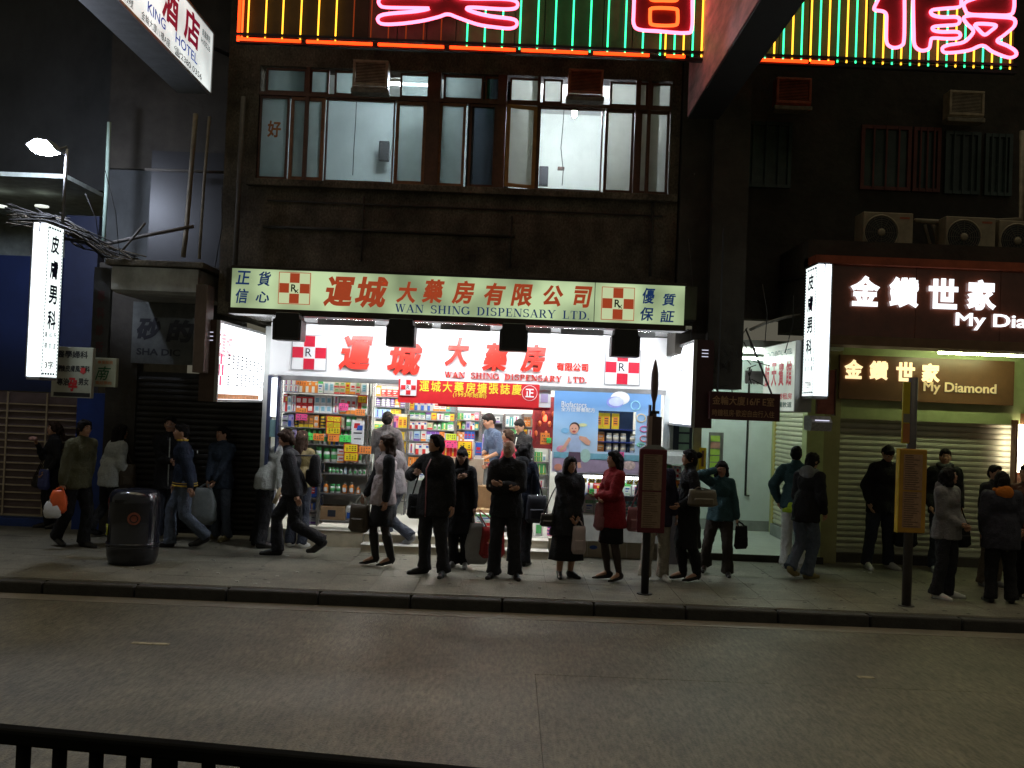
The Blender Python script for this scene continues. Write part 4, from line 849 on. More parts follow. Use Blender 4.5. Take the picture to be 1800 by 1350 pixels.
# lit column at the left jamb
x0, x1 = Xof(477, 700, 13.9), Xof(487, 700, 13.9)
t = thing('light_column', 'narrow white lit column at the left jamb of the shop', 'lamp', (x0, 13.9, Zof(480, 732, 13.9)))
part('light_face', box(x0, x1, 13.88, 13.95, Zof(480, 732, 13.9), Zof(480, 664, 13.9)), E('jamb_glow', (.9, .95, 1), 2.2), t)
part('frame', MB().box(x0 - .05, x0 - .003, 13.86, 14.0, 0, 2.4).box(x1 + .003, x1 + .025, 13.87, 14.0, 0, 2.4), M('navy_jamb', (.03, .04, .09), .4), t)
part('glass_tank', box(x0, x1, 13.88, 13.95, Zof(480, 768, 13.9), Zof(480, 738, 13.9)), M('tank_glass', (.2, .34, .36), .15, var=.2), t)
# things standing at the entrance
for px, py, lab in ((948, 930, 'pink plastic tub by the glass counter'), (655, 905, 'white carton of tissue on the shop floor')):
    pass
o = put('bottle', 'white', Xof(948, 900, 14.5), 14.5, FZ, .15, .12, .33); tag(o, 'white plastic jug with red label on the shop floor by the step', 'jug')
o = put('tin', 'pink', Xof(972, 925, 14.3), 14.42, .26, .16, .14, .17); tag(o, 'pink tub on the plinth beside the glass counter', 'tub')
for k, (px, w_, h, c, y_) in enumerate(((851, .3, .16, 'cream', 14.5), (851, .26, .12, 'white', 14.5))):
    o = put('carton', c, Xof(px, 900, y_), y_, FZ + (0 if k == 0 else .16), w_, .3, h, 2); tag(o, ['cream carton on the shop floor between the waiting people', 'white pack of bottles stacked on the cream floor carton'][k], 'carton')
# ------------------------------------------------------------------ neon sign across the facade
NY = 11.9
nx0, nx1 = Xof(413, 60, NY), Xof(1789, 118, NY)
zb_ = Zof(900, 88, NY); 
ns = thing('neon_sign', 'huge neon sign with pink outlined characters over green and yellow tubes', 'neon sign', ((nx0 + nx1) / 2, NY, zb_))
H_ = 2.9
xe = Xof(1468, 100, NY)
part('back_board', box(nx0, Xof(645, 40, NY), NY + .1, NY + .16, zb_ + .06, zb_ + H_), M('neon_board_brown', (.035, .026, .014), .7, var=.25), ns)
n_p = 22; xa = Xof(645, 40, NY); wd = (nx1 - xa) / n_p
for i in range(n_p): part('back_panel', box(xa + i * wd + .006, xa + (i + 1) * wd - .006, NY + .1, NY + .16, zb_ + .06, zb_ + H_), M('neon_board', (.075, .055, .028), .7, var=.25), ns)
part('steel_rail', MB().box(nx0, nx1, NY - .02, NY + .04, zb_ + .045, zb_ + .075).box(nx0, nx1, NY + .02, NY + .1, zb_ - .03, zb_ + .0), blackm, ns)
for i in range(10): xx = nx0 + (nx1 - nx0) * (i + .5) / 10; part('bracket', MB().tube([(xx, NY + .17, zb_ + .5), (xx, 13.4, zb_ + 1.1)], .03, 6), blackm, ns)
ny = {'y': E('neon_yellow', (1, .46, .03), 3), 'g': E('neon_green', (.03, .75, .28), 3.2), 'r': E('neon_red', (1, .045, .005), 3.6), 'd': E('neon_dim', (.35, .05, .01), .5), 'p': E('neon_pink', (1, .13, .22), 5), 'o': E('neon_orange', (1, .12, .02), 2.4)}
def vt(px, c, r=.0105, z0_=None):
    x = Xof(px, 60, NY); part('neon_tube', MB().tube([(x, NY + .03, zb_ + (.02 if z0_ is None else z0_)), (x, NY + .03, zb_ + H_)], r, 6), ny[c], ns, smooth=True)
for px in (434, 465, 495, 527, 558, 589): vt(px, 'y')
for px in (620, 651, 682, 713, 744, 775): vt(px, 'd', .008)
for px in range(790, 1160, 31): vt(px + 31, 'g')
for i, px in enumerate(range(1171, 1790, 16)): vt(px, 'yg'[i % 2])
vt(418, 'r', .022, -.02); vt(424, 'o', .014, 0)
sg = [413, 535, 661, 787, 913, 1040, 1148]
for a, b in zip(sg[:-1], sg[1:]): 
    xA, xB = Xof(a + 4, 70, NY), Xof(b - 6, 70, NY); part('border_tube', MB().tube([(xA, NY - .01, zb_), (xB, NY - .01, zb_)], .02, 8), ny['r'], ns, smooth=True)
for a, b in ((1172, 1204), (1286, 1420), (1426, 1466)):
    part('border_tube', MB().tube([(Xof(a, 90, NY), NY - .01, zb_), (Xof(b, 95, NY), NY - .01, zb_)], .02, 8), ny['r'], ns, smooth=True)
fillm = M('neon_letter_back', (.20, .012, .016), .5, var=.15)
def smooth(P_, n=5):
    out = []; N = len(P_)
    for i in range(N):
        a, b, c, d = (Vector((*P_[(i + o) % N], 0)) for o in (-1, 0, 1, 2))
        for t in range(n):
            u = t / n; out.append(.5 * ((2 * b) + (c - a) * u + (2 * a - 5 * b + 4 * c - d) * u * u + (3 * b - a - 3 * c + d) * u ** 3))
    return out
def neon_loop(pts, back=True, col='p', n=5):
    q2 = [P(v[0], v[1], NY - .08) for v in smooth(pts, n)]; q2.append(q2[0])
    if back: part('character_back', MB().prism(q2[:-1], 'y', NY - .05, NY - .04), fillm, ns)
    part('neon_character', MB().tube([(a, NY - .08, b) for a, b in q2], .021, 6, False), ny[col], ns, smooth=True)
def bar(a, b, t, h, sl=.04): return [(a, t), (a + 8, t - 3), ((a + b) / 2, t + (b - a) / 2 * sl), (b - 4, t + (b - a) * sl), (b, t + h / 2 + (b - a) * sl), (b - 6, t + h + (b - a) * sl), ((a + b) / 2, t + h + (b - a) / 2 * sl), (a + 6, t + h), (a - 4, t + h / 2)]
neon_loop([(770, -6), (720, -9), (676, -7), (666, 0), (668, 9), (680, 13), (735, 14), (754, 15), (730, 20), (685, 24), (668, 28), (664, 35), (672, 42), (700, 42), (740, 37), (770, 30), (787, 25), (805, 31), (840, 43), (872, 48), (896, 50), (907, 46), (908, 38), (898, 33), (860, 28), (832, 21), (820, 15), (832, 13), (880, 16), (904, 15), (910, 8), (904, 1), (880, -2), (806, -4), (800, -20), (788, -30), (776, -20)])
for t_ in (-62, -102, -142): neon_loop(bar(690, 890, t_, 22))
neon_loop([(1118, -120), (1116, -40), (1114, 20), (1114, 42), (1124, 52), (1160, 55), (1204, 58), (1216, 50), (1217, 0), (1218, -60), (1218, -120), (1200, -128), (1135, -130)])
neon_loop([(1145, 15), (1165, 14), (1188, 16), (1191, 22), (1191, 38), (1187, 44), (1165, 45), (1146, 43), (1143, 37), (1143, 20)], False, 'o'); neon_loop([(1145, -32), (1165, -33), (1188, -31), (1191, -20), (1191, -5), (1187, 1), (1165, 1), (1146, 0), (1143, -8), (1143, -26)], False, 'o')
neon_loop([(1240, -90), (1330, -86), (1340, -70), (1340, -30), (1341, 20), (1338, 46), (1326, 62), (1298, 70), (1286, 66), (1290, 56), (1308, 44), (1313, 20), (1312, -30), (1300, -60), (1240, -62)])
neon_loop([(1572, -90), (1562, -50), (1548, -10), (1537, 13), (1540, 18), (1552, 20), (1558, 26), (1558, 45), (1558, 70), (1562, 80), (1573, 84), (1585, 80), (1589, 70), (1590, 30), (1590, -10), (1592, -50), (1598, -85)])
neon_loop([(1604, -90), (1605, -40), (1605, 10), (1606, 55), (1608, 80), (1620, 89), (1633, 85), (1636, 73), (1640, 67), (1665, 68), (1684, 67), (1688, 61), (1682, 56), (1655, 56), (1641, 53), (1641, 47), (1660, 45), (1682, 43), (1687, 36), (1681, 30), (1655, 30), (1639, 26), (1638, 18), (1660, 15), (1686, 12), (1690, 0), (1690, -50), (1686, -88), (1650, -92)])
neon_loop([(1696, -90), (1695, -60), (1725, -56), (1752, -50), (1754, -20), (1730, -8), (1697, 4), (1697, 18), (1706, 25), (1740, 26), (1774, 26), (1782, 16), (1783, -10), (1782, -80), (1750, -92)])
neon_loop([(1694, 31), (1700, 42), (1710, 52), (1709, 60), (1694, 74), (1668, 79), (1657, 84), (1660, 92), (1680, 92), (1705, 88), (1727, 80), (1745, 91), (1772, 101), (1785, 98), (1785, 90), (1772, 81), (1753, 72), (1766, 61), (1782, 47), (1784, 36), (1774, 31), (1740, 29), (1710, 27)]); neon_loop([(1714, 43), (1733, 42), (1751, 45), (1742, 54), (1731, 61), (1721, 53)], False)
# ------------------------------------------------------------------ king hotel sign, running out over the street
KX = Xof(372, 110, 12.6); kz1, kz0 = Zof(374, 58, 12.6), Zof(368, 165, 12.6)
kn = 7.4
ks_ = thing('hotel_sign', 'white illuminated hotel sign with red and blue lettering reaching over the street', 'sign', (KX, 12.6, kz0))
part('light_face', box(KX - .01, KX, kn, 12.6, kz0 + .01, kz1 - .01), E('hotel_face', (.80, .86, .84), .92, .35), ks_)
part('casing', box(KX - .42, KX - .012, kn, 12.62, kz0, kz1), M('grey_casing', (.15, .16, .17), .6, var=.2), ks_)
part('edge_frame', MB().box(KX - .01, KX + .012, kn, 12.62, kz1 - .01, kz1 + .02).box(KX - .01, KX + .012, kn, 12.62, kz0 - .02, kz0 + .01).box(KX - .01, KX + .012, 12.6, 12.63, kz0, kz1), greym, ks_)
dr = M('crimson_print', (.28, .012, .04), .5, var=0, emit=(.35, .012, .05), es=.4); bl2 = M('hotel_blue', (.03, .07, .35), .5, var=0, emit=(.03, .08, .4), es=.5)
hh = kz1 - kz0
def kt(s, pxa, pxb, fz, fh, mat, wgt=.02):
    ya, yb_ = Yof(pxa, 0, KX), Yof(pxb, 0, KX)
    V, Fc = glyph_raw(s, wgt); lay(V, Fc, KX + .003, (ya + yb_) / 2, kz0 + hh * fz, abs(yb_ - ya), hh * fh, 'r', mat, ks_, flat=.004)
def ky(px, py): return Yof(px, py, KX)
def kt2(s, y0_, y1_, fz, fh, mat, wgt=.02):
    V, Fc = glyph_raw(s, wgt); lay(V, Fc, KX + .003, (y0_ + y1_) / 2, kz0 + hh * fz, abs(y1_ - y0_), hh * fh, 'r', mat, ks_, flat=.004)
kt2('店', ky(322, 66), ky(350, 72), .68, .52, dr, .035); kt2('酒', ky(283, 30), ky(313, 36), .66, .56, dr, .035); kt2('京', ky(240, 0), ky(263, 0), .64, .5, dr, .035)
kt2('HOTEL', ky(307, 90), ky(346, 118), .30, .15, bl2, .014); kt2('KING', ky(258, 36), ky(290, 62), .30, .15, bl2, .014); kt2('KONG', ky(200, 0), ky(234, 8), .30, .15, bl2, .014)
kt2('☎2380 0356', ky(305, 104), ky(354, 140), .11, .13, blackp, .01); kt2('金輪大廈11樓A座', ky(247, 46), ky(298, 90), .11, .12, blackp, .006); kt2('九龍彌敦道739號', ky(185, -10), ky(233, 28), .11, .12, blackp, .01)
kt2('商業牌照', ky(355, 60), ky(369, 75), .82, .12, blackp, .01); kt2('H/0526', ky(353, 75), ky(369, 85), .68, .09, blackp, .006)
part('hanger', MB().tube([(KX - .2, 12.6, kz1 - .1), (KX - .2, 14, kz1 + .2)], .03, 6).tube([(KX - .2, 9, kz1), (KX - .2, 14, kz1 + 1.6)], .02, 6), blackm, ks_)
# ------------------------------------------------------------------ pink banner sign and its dark casing on the right
QX = Xof(1210, 190, 12.9); qz = Zof(1212, 205, 12.9)
qs = thing('hanging_sign', 'unlit pink and white banner sign seen edge on above the street', 'sign', (QX, 12.9, qz))
part('banner_face', box(QX - .01, QX, 6.9, 12.9, qz, qz + 1.3), M('pink_banner', (.55, .22, .24), .6, var=.6, scale=3, stretch=(1, .5, 1.5)), qs)
part('casing', box(QX + .004, QX + .4, 6.9, 12.92, qz - .02, qz + 1.32), M('black_casing', (.012, .011, .012), .7, var=.3), qs)
part('hanger', MB().tube([(QX + .2, 12.9, qz + .2), (QX + .2, 14, qz + .2)], .04, 6), blackm, qs)
# ------------------------------------------------------------------ right building
RB = 14.8
rx0 = Xof(1440, 800, RB)
rb = thing('corner_building', 'dark right hand building above the jewellery shop', 'building', (rx0 + 4, RB, 0))
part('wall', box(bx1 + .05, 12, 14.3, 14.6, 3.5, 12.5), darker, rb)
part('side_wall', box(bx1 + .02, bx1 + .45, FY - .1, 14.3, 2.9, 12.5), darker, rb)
dwin = M('dark_window_red', (.10, .025, .02), .5, var=.4, scale=3); dgl = M('dark_window_green', (.03, .05, .045), .25, var=.4, scale=3)
for a, b, c, d_, m in ((1512, 222, 1600, 335, dwin), (1604, 225, 1652, 338, dwin), (1660, 232, 1722, 342, dgl), (1730, 236, 1778, 345, dgl), (1300, 215, 1390, 330, dgl)):
    yy = 14.28; xA, xB = Xof(a, 280, yy), Xof(c, 280, yy); zA_, zB_ = Zof((a + c) / 2, d_, yy), Zof((a + c) / 2, b, yy)
    w_ = part('window', MB().box(xA, xB, yy - .04, yy + .01, zB_ - .05, zB_).box(xA, xB, yy - .04, yy + .01, zA_, zA_ + .05).box(xA, xA + .05, yy - .04, yy + .01, zA_ + .05, zB_ - .05).box(xB - .05, xB, yy - .04, yy + .01, zA_ + .05, zB_ - .05), m, rb)
    part('pane', box(xA + .05, xB - .05, yy, yy + .01, zA_ + .05, zB_ - .05), dgl, w_)
    for k in range(1, 4): xx = xA + (xB - xA) * k / 4; part('bar', box(xx - .012, xx + .012, yy - .05, yy - .03, zA_, zB_), m, w_)
# condensers
def condenser(px, py, label):
    Y = 13.3; x, z = P(px, py, Y); w_, h = 44 * Y / F, 36 * Y / F
    t = thing('condenser_unit', label, 'air conditioner', (x, Y + .2, z - h), 'outdoor condenser units above the jewellery sign')
    cm = M('beige_metal', (.30, .25, .17), .6, var=.25, scale=5, streak=.35)
    part('casing', box(x - w_, x + w_, Y, Y + .35, z - h, z + h), cm, t, bevel=.012)
    fx = x - w_ * .28; r = h * .84
    part('fan_well', MB().tube([(fx + r * math.cos(i * PI / 16), Y - .006, z + r * math.sin(i * PI / 16)) for i in range(33)], .012, 5), cm, t)
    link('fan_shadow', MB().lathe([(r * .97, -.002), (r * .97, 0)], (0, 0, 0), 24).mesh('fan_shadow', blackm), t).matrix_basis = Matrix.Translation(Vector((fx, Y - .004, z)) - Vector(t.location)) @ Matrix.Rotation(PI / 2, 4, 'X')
    g = MB()
    for k in range(1, 8): g.tube([(fx + r * k / 8 * math.cos(i * PI / 12), Y - .016, z + r * k / 8 * math.sin(i * PI / 12)) for i in range(25)], .004, 4, False)
    for k in range(6): a = k * PI / 6; g.tube([(fx + r * math.cos(a), Y - .014, z + r * math.sin(a)), (fx - r * math.cos(a), Y - .014, z - r * math.sin(a))], .004, 4, False)
    part('fan_guard', g, M('guard_grey', (.10, .09, .07), .5), t)
    part('fan_hub', MB().ell((fx, Y - .02, z), (.05, .02, .05)), cm, t, smooth=True)
    part('badge', box(x + w_ * .45, x + w_ * .85, Y - .004, Y, z + h * .7, z + h * .8), M('rust_red', (.3, .08, .04), .6), t)
    part('foot_frame', box(x - w_ * 1.1, x + w_ * 1.1, Y + .02, Y + .35, z - h - .06, z - h - .02), greym, t)
    for sx in (-.8, .8): part('bracket', MB().tube([(x + sx * w_, Y + .1, z - h - .05), (x + sx * w_, 14.3, z - h - .4)], .02, 5), blackm, t)
condenser(1561, 409, 'left beige condenser unit with round fan above the brown sign'); condenser(1706, 417, 'middle beige condenser unit with round fan above the brown sign'); condenser(1800, 424, 'condenser unit cut by the right edge of the view')
tag(part('pipe', MB().tube([(Xof(1608, 385, 13.5), 13.5, Zof(1608, 388, 13.5)), (Xof(1680, 390, 13.6), 13.6, Zof(1690, 392, 13.6)), (Xof(1795, 385, 13.6), 13.6, Zof(1795, 385, 13.6)), (Xof(1797, 230, 13.6), 13.6, Zof(1797, 230, 13.6))], .035, 8), pipe_m, smooth=True), 'bent yellowish drain pipe behind the condenser units', 'pipe')
for a in (1625, 1640, 1765, 1780): tag(part('wall_bracket', MB().tube([(Xof(a, 390, 13.9), 13.9, Zof(a, 395, 13.9)), (Xof(a + 14, 445, 13.9), 13.9, Zof(a + 14, 448, 13.9))], .03, 5), pipe_m), 'slanting dark strut ' + {1625: 'just right of the left condenser', 1640: 'left of the middle condenser', 1765: 'just right of the middle condenser', 1780: 'left of the rightmost condenser'}[a], 'strut', 'slanting struts between the condensers')
# jewellery shop: outer brown sign
JY = 12.7
jx0 = Xof(1462, 520, JY); jx1 = jx0 + 6.5; jz1, jz0 = Zof(1500, 466, JY), Zof(1500, 590, JY)
js = thing('shop_sign', 'brown jewellery shop sign with glowing white characters', 'sign', (jx0 + 1.5, JY, jz0))
brp = M('brown_gloss', (.13, .032, .016), .22, var=.2, spec=.7)
for k in range(6): part('panel', box(jx0 + k * 1.08, jx0 + (k + 1) * 1.08 - .006, JY, JY + .2, jz0, jz1), brp, js)
part('top_flashing', box(jx0 - .25, jx1, JY - .1, JY + .4, jz1 + .0, jz1 + .1), M('rust_flashing', (.32, .07, .03), .6, var=.3), js)
part('bottom_trim', box(jx0, jx1, JY - .02, JY + .5, jz0 - .12, jz0), M('brown_trim', (.16, .09, .05), .5, var=.2), js)
ww = E('white_letter_glow', (.95, .97, 1), 1.5)
for s, x in (('金', 1519), ('鑽', 1587), ('世', 1656), ('家', 1723)): char(s, x, 512 + (x - 1519) * .035, 52, 54, JY, ww, js, .045, proud=.04, dep=.03)
word('My Diamond', 1678, 1905, 569, 30, JY, ww, js, .022, proud=.03, dep=.02)
# soffit and inner sign
JI = 14.5
part('canopy', box(jx0 - .25, jx1, JY + .22, 14.3, jz0 + .1, jz1 + .35), darker, rb)
part('canopy_soffit', box(jx0 + .02, jx1, JY + .5, JI, jz0 - .02, jz0 + .02), M('olive_soffit', (.58, .56, .38), .45, var=.2, scale=1.5), rb)
part('canopy_return', box(jx0 + .02, jx0 + .06, JY + .2, JI, jz0 - .45, jz0 - .02), M('olive_soffit'), rb)
iz1, iz0 = Zof(1600, 628, JI), Zof(1600, 706, JI)
j2 = thing('shop_sign', 'inner brown sign with warm lit characters above the roller shutter', 'sign', (jx0 + 1.5, JI, iz0))
a_, b_2 = Xof(1476, 660, JI), Xof(1783, 660, JI)
part('panel', box(a_, b_2, JI, JI + .1, iz0, iz1), M('inner_brown', (.13, .06, .03), .35, var=.15), j2)
wl2 = E('warm_letter_glow', (1, .78, .42), 1.25)
for s, x in (('金', 1499), ('鑽', 1543), ('世', 1590), ('家', 1634)): char(s, x, 649 + (x - 1499) * .05, 33, 34, JI, wl2, j2, .045, proud=.04, dep=.03)
word('My Diamond', 1622, 1750, 684, 22, JI, M('brass_letter', (.75, .6, .35), .35, .3, emit=(.7, .5, .25), es=.35), j2, .02, proud=.03, dep=.02)
part('wall', box(a_ - .1, jx1, JI + .1, JI + .2, iz0 - .28, jz0), M('green_wall', (.36, .40, .20), .5, var=.12), rb)
# roller shutter of the jeweller
shx0, shx1 = Xof(1464, 860, RB), 9.6; shz1, shz0 = iz0 - .2, .2
shm = M('shutter_metal', (.50, .48, .40), .45, .3, var=.15, scale=3)
sh = thing('roller_shutter', 'closed ribbed roller shutter of the jewellery shop tinted green', 'shutter', ((shx0 + shx1) / 2, RB, shz0))
def slats(t, x0, x1, Y, z0, z1, pitch, mat, name='slat'):
    n = int((z1 - z0) / pitch); b = MB()
    b.prism([(0, 0), (-.012, pitch * .15), (-.02, pitch * .5), (-.012, pitch * .85), (0, pitch * .97), (.01, pitch * .97), (.01, 0)], 'x', x0, x1)
    me = b.mesh(name, mat, (root_loc(t)[0], 0, 0))
    for i in range(n):
        o = link(name, me, t); o.location = (0, Y - t.location.y, z0 + i * pitch - t.location.z)
    return n
slats(sh, shx0, shx1, RB, shz0, shz1, .085, shm)
part('bottom_bar', box(shx0, shx1, RB - .03, RB + .02, shz0 - .05, shz0), shm, sh); part('backing', box(shx0, shx1, RB + .012, RB + .03, shz0, shz1), blackm, sh)
part('step', box(shx0 - .1, 12, RB - .12, 15.6, 0, shz0 - .055), M('dark_step', (.05, .04, .035), .6, var=.2), rb)
part('pillar', box(Xof(1437, 860, RB - .25), shx0 - .003, RB - .25, RB + .3, 0, jz0 - .03), M('olive_pillar', (.28, .25, .12), .5, var=.15, scale=3), rb)
# greenish tube under the canopy and warm lit column at the right edge
tube_lamp('tube_lamp', 'green tinged fluorescent tube under the jewellery shop canopy', jx0 + 1.9, jx0 + 3.1, 13.9, jz0 - .09, E('green_tube', (.86, 1, .50), 62))
xx = Xof(1789, 790, 14.55); lc = thing('light_column', 'bright cream lit column at the right end of the shutter', 'lamp', (xx, 14.55, 1.0))
part('light_face', box(xx - .045, xx + .045, 14.5, 14.56, Zof(1789, 830, 14.5), Zof(1789, 746, 14.5)), E('cream_glow', (1, .9, .62), 16), lc); part('frame', box(xx - .08, xx - .05, 14.45, 14.6, .2, 2.2), brp, lc)
part('frame', box(xx + .05, xx + .9, 14.42, 14.7, .2, 2.3), brp, lc)
# vertical double sided light boxes
def tall_box(px0, px1, pya, pyb, Y, dep, face, label):
    pc = (px0 + px1) / 2
    x0, x1 = Xof(px0, (pya + pyb) / 2, Y), Xof(px1, (pya + pyb) / 2, Y); z1_, z0_ = Zof(pc, pya, Y), Zof(pc, pyb, Y)
    t = thing('light_box_sign', label, 'sign', ((x0 + x1) / 2, Y, z0_)); wb = E('blue_white_box', (.82, .88, 1), 4.5); we = E('side_white_box', (.84, .95, .92), 1.6)
    part('front_face', box(x0 + .01, x1 - .01, Y, Y + .01, z0_ + .01, z1_ - .01), wb, t)
    part('casing', MB().box(x0, x1, Y + .012, Y + dep, z1_ - .01, z1_ + .01).box(x0, x1, Y + .012, Y + dep, z0_ - .03, z0_ + .0).box(x0, x1, Y + dep - .01, Y + dep, z0_, z1_).box((x1 if face == 'l' else x0 - .012), (x1 + .012 if face == 'l' else x0), Y, Y + dep, z0_, z1_), greym, t)
    fx = x1 if face == 'r' else x0; s = 1 if face == 'r' else -1
    part('side_face', box(fx - .01 * (s > 0), fx + .01 * (s < 0), Y + .012, Y + dep - .012, z0_ + .01, z1_ - .01), we, t)
    nb = M('navy_print', (.01, .015, .10), .5, var=0); H2 = z1_ - z0_; fx += .002 * s
    for i, c in enumerate('皮膚男科'):
        V, Fc = glyph_raw(c, .03); lay(V, Fc, fx, Y + dep * .52, z1_ - H2 * (.125 + i * .165), dep * .48, H2 * .125, face, nb, t, flat=.003)
    V, Fc = glyph_raw('彌敦道', .01)
    for i in range(3):
        V, Fc = glyph_raw('專科所'[i], .01); lay(V, Fc, fx, Y + dep * (.25 + .25 * i), z1_ - H2 * .72, dep * .15, H2 * .04, face, nb, t, flat=.003)
        V, Fc = glyph_raw('樓診道'[i], .01); lay(V, Fc, fx, Y + dep * (.25 + .25 * i), z1_ - H2 * .79, dep * .15, H2 * .04, face, nb, t, flat=.003)
    V, Fc = glyph_raw('739' if face == 'l' else '3字', .02); lay(V, Fc, fx, Y + dep * .5, z0_ + H2 * .085, dep * .5, H2 * .05, face, M('red_navy', (.2, .02, .06), .5), t, flat=.003)
    b = MB(); n = 44; d1 = .003 * s
    for i in range(n):
        zz = z0_ + .03 + (H2 - .06) * i / n
        for yy in (Y + .035, Y + dep - .045): b.box(min(fx, fx + d1), max(fx, fx + d1), yy, yy + .016, zz, zz + H2 / n * .6)
    for i in range(5):
        for zz in (z0_ + .035, z1_ - .06): b.box(min(fx, fx + d1), max(fx, fx + d1), Y + .06 + i * (dep - .12) / 5, Y + .06 + (i + .6) * (dep - .12) / 5, zz, zz + .025)
    part('key_pattern', b, nb, t)
    part('hanger', MB().tube([((x0 + x1) / 2, Y + dep, z1_ - .1), ((x0 + x1) / 2, 14.4, z1_ + .05)], .025, 6).tube([((x0 + x1) / 2, Y + dep, z0_ + .15), ((x0 + x1) / 2, 14.4, z0_ + .15)], .025, 6), blackm, t)
    part('hook', box((x0 + x1) / 2 - .008, (x0 + x1) / 2 + .008, Y - .006, Y, z1_ - .12, z1_), blackm, t)
tall_box(52, 76, 390, 663, 11.9, .46, 'r', 'tall white illuminated clinic sign on the left edge of the view')
tall_box(1434, 1459, 463, 697, 12.2, .5, 'l', 'tall white illuminated clinic sign left of the brown jewellery sign')
# maroon hanging board and small awning lamp under the right clinic sign
x0, x1 = Xof(1437, 700, 12.9), Xof(1467, 700, 12.9)
t = thing('hanging_board', 'faded red board hanging under the right clinic light box', 'sign', (x0, 12.9, Zof(1450, 728, 12.9))); part('board', box(x0, x1, 12.9, 12.98, Zof(1450, 728, 12.9), Zof(1450, 650, 12.9)), M('faded_red', (.28, .09, .07), .7, var=.35), t, bevel=.005); part('board_frame', box(x1, x1 + .015, 12.88, 13, Zof(1450, 730, 12.9), Zof(1450, 648, 12.9)), brownf, t)
x0, x1 = Xof(1421, 745, 12.7), Xof(1457, 745, 12.7); zc_ = Zof(1440, 745, 12.7)
t = thing('canopy_lamp', 'small grey ribbed lamp canopy under the faded red board', 'lamp', ((x0 + x1) / 2, 12.7, zc_)); part('shade', MB().prism([(12.6, zc_ - .09), (12.55, zc_ + .02), (12.66, zc_ + .1), (12.9, zc_ + .1), (12.9, zc_ - .09)], 'x', x0, x1), M('ribbed_grey', (.35, .35, .38), .5, var=.3, scale=30), t)
part('led_row', MB().box(x0 + .04, x1 - .04, 12.555, 12.56, zc_ + .04, zc_ + .05), E('led', (.8, .8, 1), 1.2), t)
# white guest house sign, receding into the alley mouth
GX = Xof(1398, 660, 12.75); gy1 = Yof(1343, 665, GX)
gz1, gz0 = Zof(1398, 598, 12.75), Zof(1398, 724, 12.75)
hs = thing('guesthouse_sign', 'white guest house sign with red characters beside the clinic light box', 'sign', (GX, 13.3, gz0))
part('light_face', box(GX - .01, GX, 12.77, gy1, gz0 + .01, gz1 - .01), E('guest_face', (.62, .68, .60), .62, .3), hs); part('casing', box(GX + .002, GX + .22, 12.75, gy1 + .02, gz0, gz1), greym, hs)
dp = gy1 - 12.77; rr_ = M('guest_red', (.5, .02, .04), .5, var=0, emit=(.6, .02, .05), es=.3); hG = gz1 - gz0
for i, c in enumerate('航天賓館'): V, Fc = glyph_raw(c, .03); lay(V, Fc, GX - .013, gy1 - dp * (.14 + .235 * i), gz0 + hG * .55, dp * .17, hG * .36, 'l', rr_, hs, flat=.003)
V, Fc = glyph_raw('CONTINENTAL HOTEL', .02); lay(V, Fc, GX - .013, 12.77 + dp / 2, gz0 + hG * .86, dp * .85, hG * .08, 'l', M('guest_green', (.02, .2, .15), .5), hs, flat=.003)
V, Fc = glyph_raw('時租房', .02); lay(V, Fc, GX - .013, 12.77 + dp * .25, gz0 + hG * .22, dp * .42, hG * .09, 'l', rr_, hs, flat=.003)
V, Fc = glyph_raw('彌敦道', .02); lay(V, Fc, GX - .013, 12.77 + dp * .25, gz0 + hG * .1, dp * .42, hG * .08, 'l', MC['guest_green'], hs, flat=.003)
# dark red room-rental board
x0, x1 = Xof(1247, 725, 12.1), Xof(1371, 725, 12.1); z1_, z0_ = Zof(1309, 690, 12.1), Zof(1309, 739, 12.1)
t = thing('rental_board', 'dark red board with dull gold characters hanging over the alley mouth', 'sign', ((x0 + x1) / 2, 12.1, z0_)); part('board', box(x0, x1, 12.1, 12.18, z0_, z1_), M('maroon_board', (.05, .01, .012), .5, var=.2), t, bevel=.004)
gld = M('dull_gold', (.34, .20, .10), .5, var=.1)
word('金輪大廈16/F E室', 1252, 1361, 705, 16, 12.1, gld, t, .015); word('時鐘租房‧歡迎自由行入住', 1252, 1361, 727, 12, 12.1, gld, t, .01)
part('hanger', MB().tube([(x0 + .1, 12.14, z1_), (x0 + .1, 12.14, z1_ + 2)], .012, 5).tube([(x1 - .1, 12.14, z1_), (x1 - .1, 13.6, z1_ + .9)], .012, 5), blackm, t)
# ------------------------------------------------------------------ alley mouth
AX0 = XR + .45; AX1 = Xof(1440, 900, 14.6); AB = 17.4
part('alley_floor', box(AX0 - .3, AX1, 14.45, AB, 0, .1), M('pale_floor', (.58, .62, .57), .3, var=.1), rb)
part('alley_kerb', box(AX0 - .3, AX1 + .02, 14.40, 14.45, 0, .102), darker, rb)
part('alley_back_wall', box(AX0 - .3, AX1 + .2, AB, AB + .1, .1, 3.2), M('alley_white', (.56, .62, .6), .4, var=.1, scale=1.5), rb)
part('alley_left_wall', box(cx1 + .12, cx1 + .2, 14.45, AB, .1, 3.2), M('alley_white'), rb)
part('alley_ceiling', box(AX0 - .3, AX1 + .2, 14.35, AB, 3.1, 3.2), M('alley_white'), rb)
part('skirting', box(AX0 - .3, AX1, AB - .02, AB - .001, .1, .28), M('grey_skirting', (.25, .26, .25), .5), rb)
tube_lamp('tube_lamp', 'cool fluorescent tube on the ceiling of the alley mouth', 3.0, 4.1, 15.9, 3.02, E('alley_tube', (.84, 1, .88), 170))
x, _ = P(1313, 800, AB - .05); zt_ = 2.95; zl_ = Zof(1313, 871, AB)
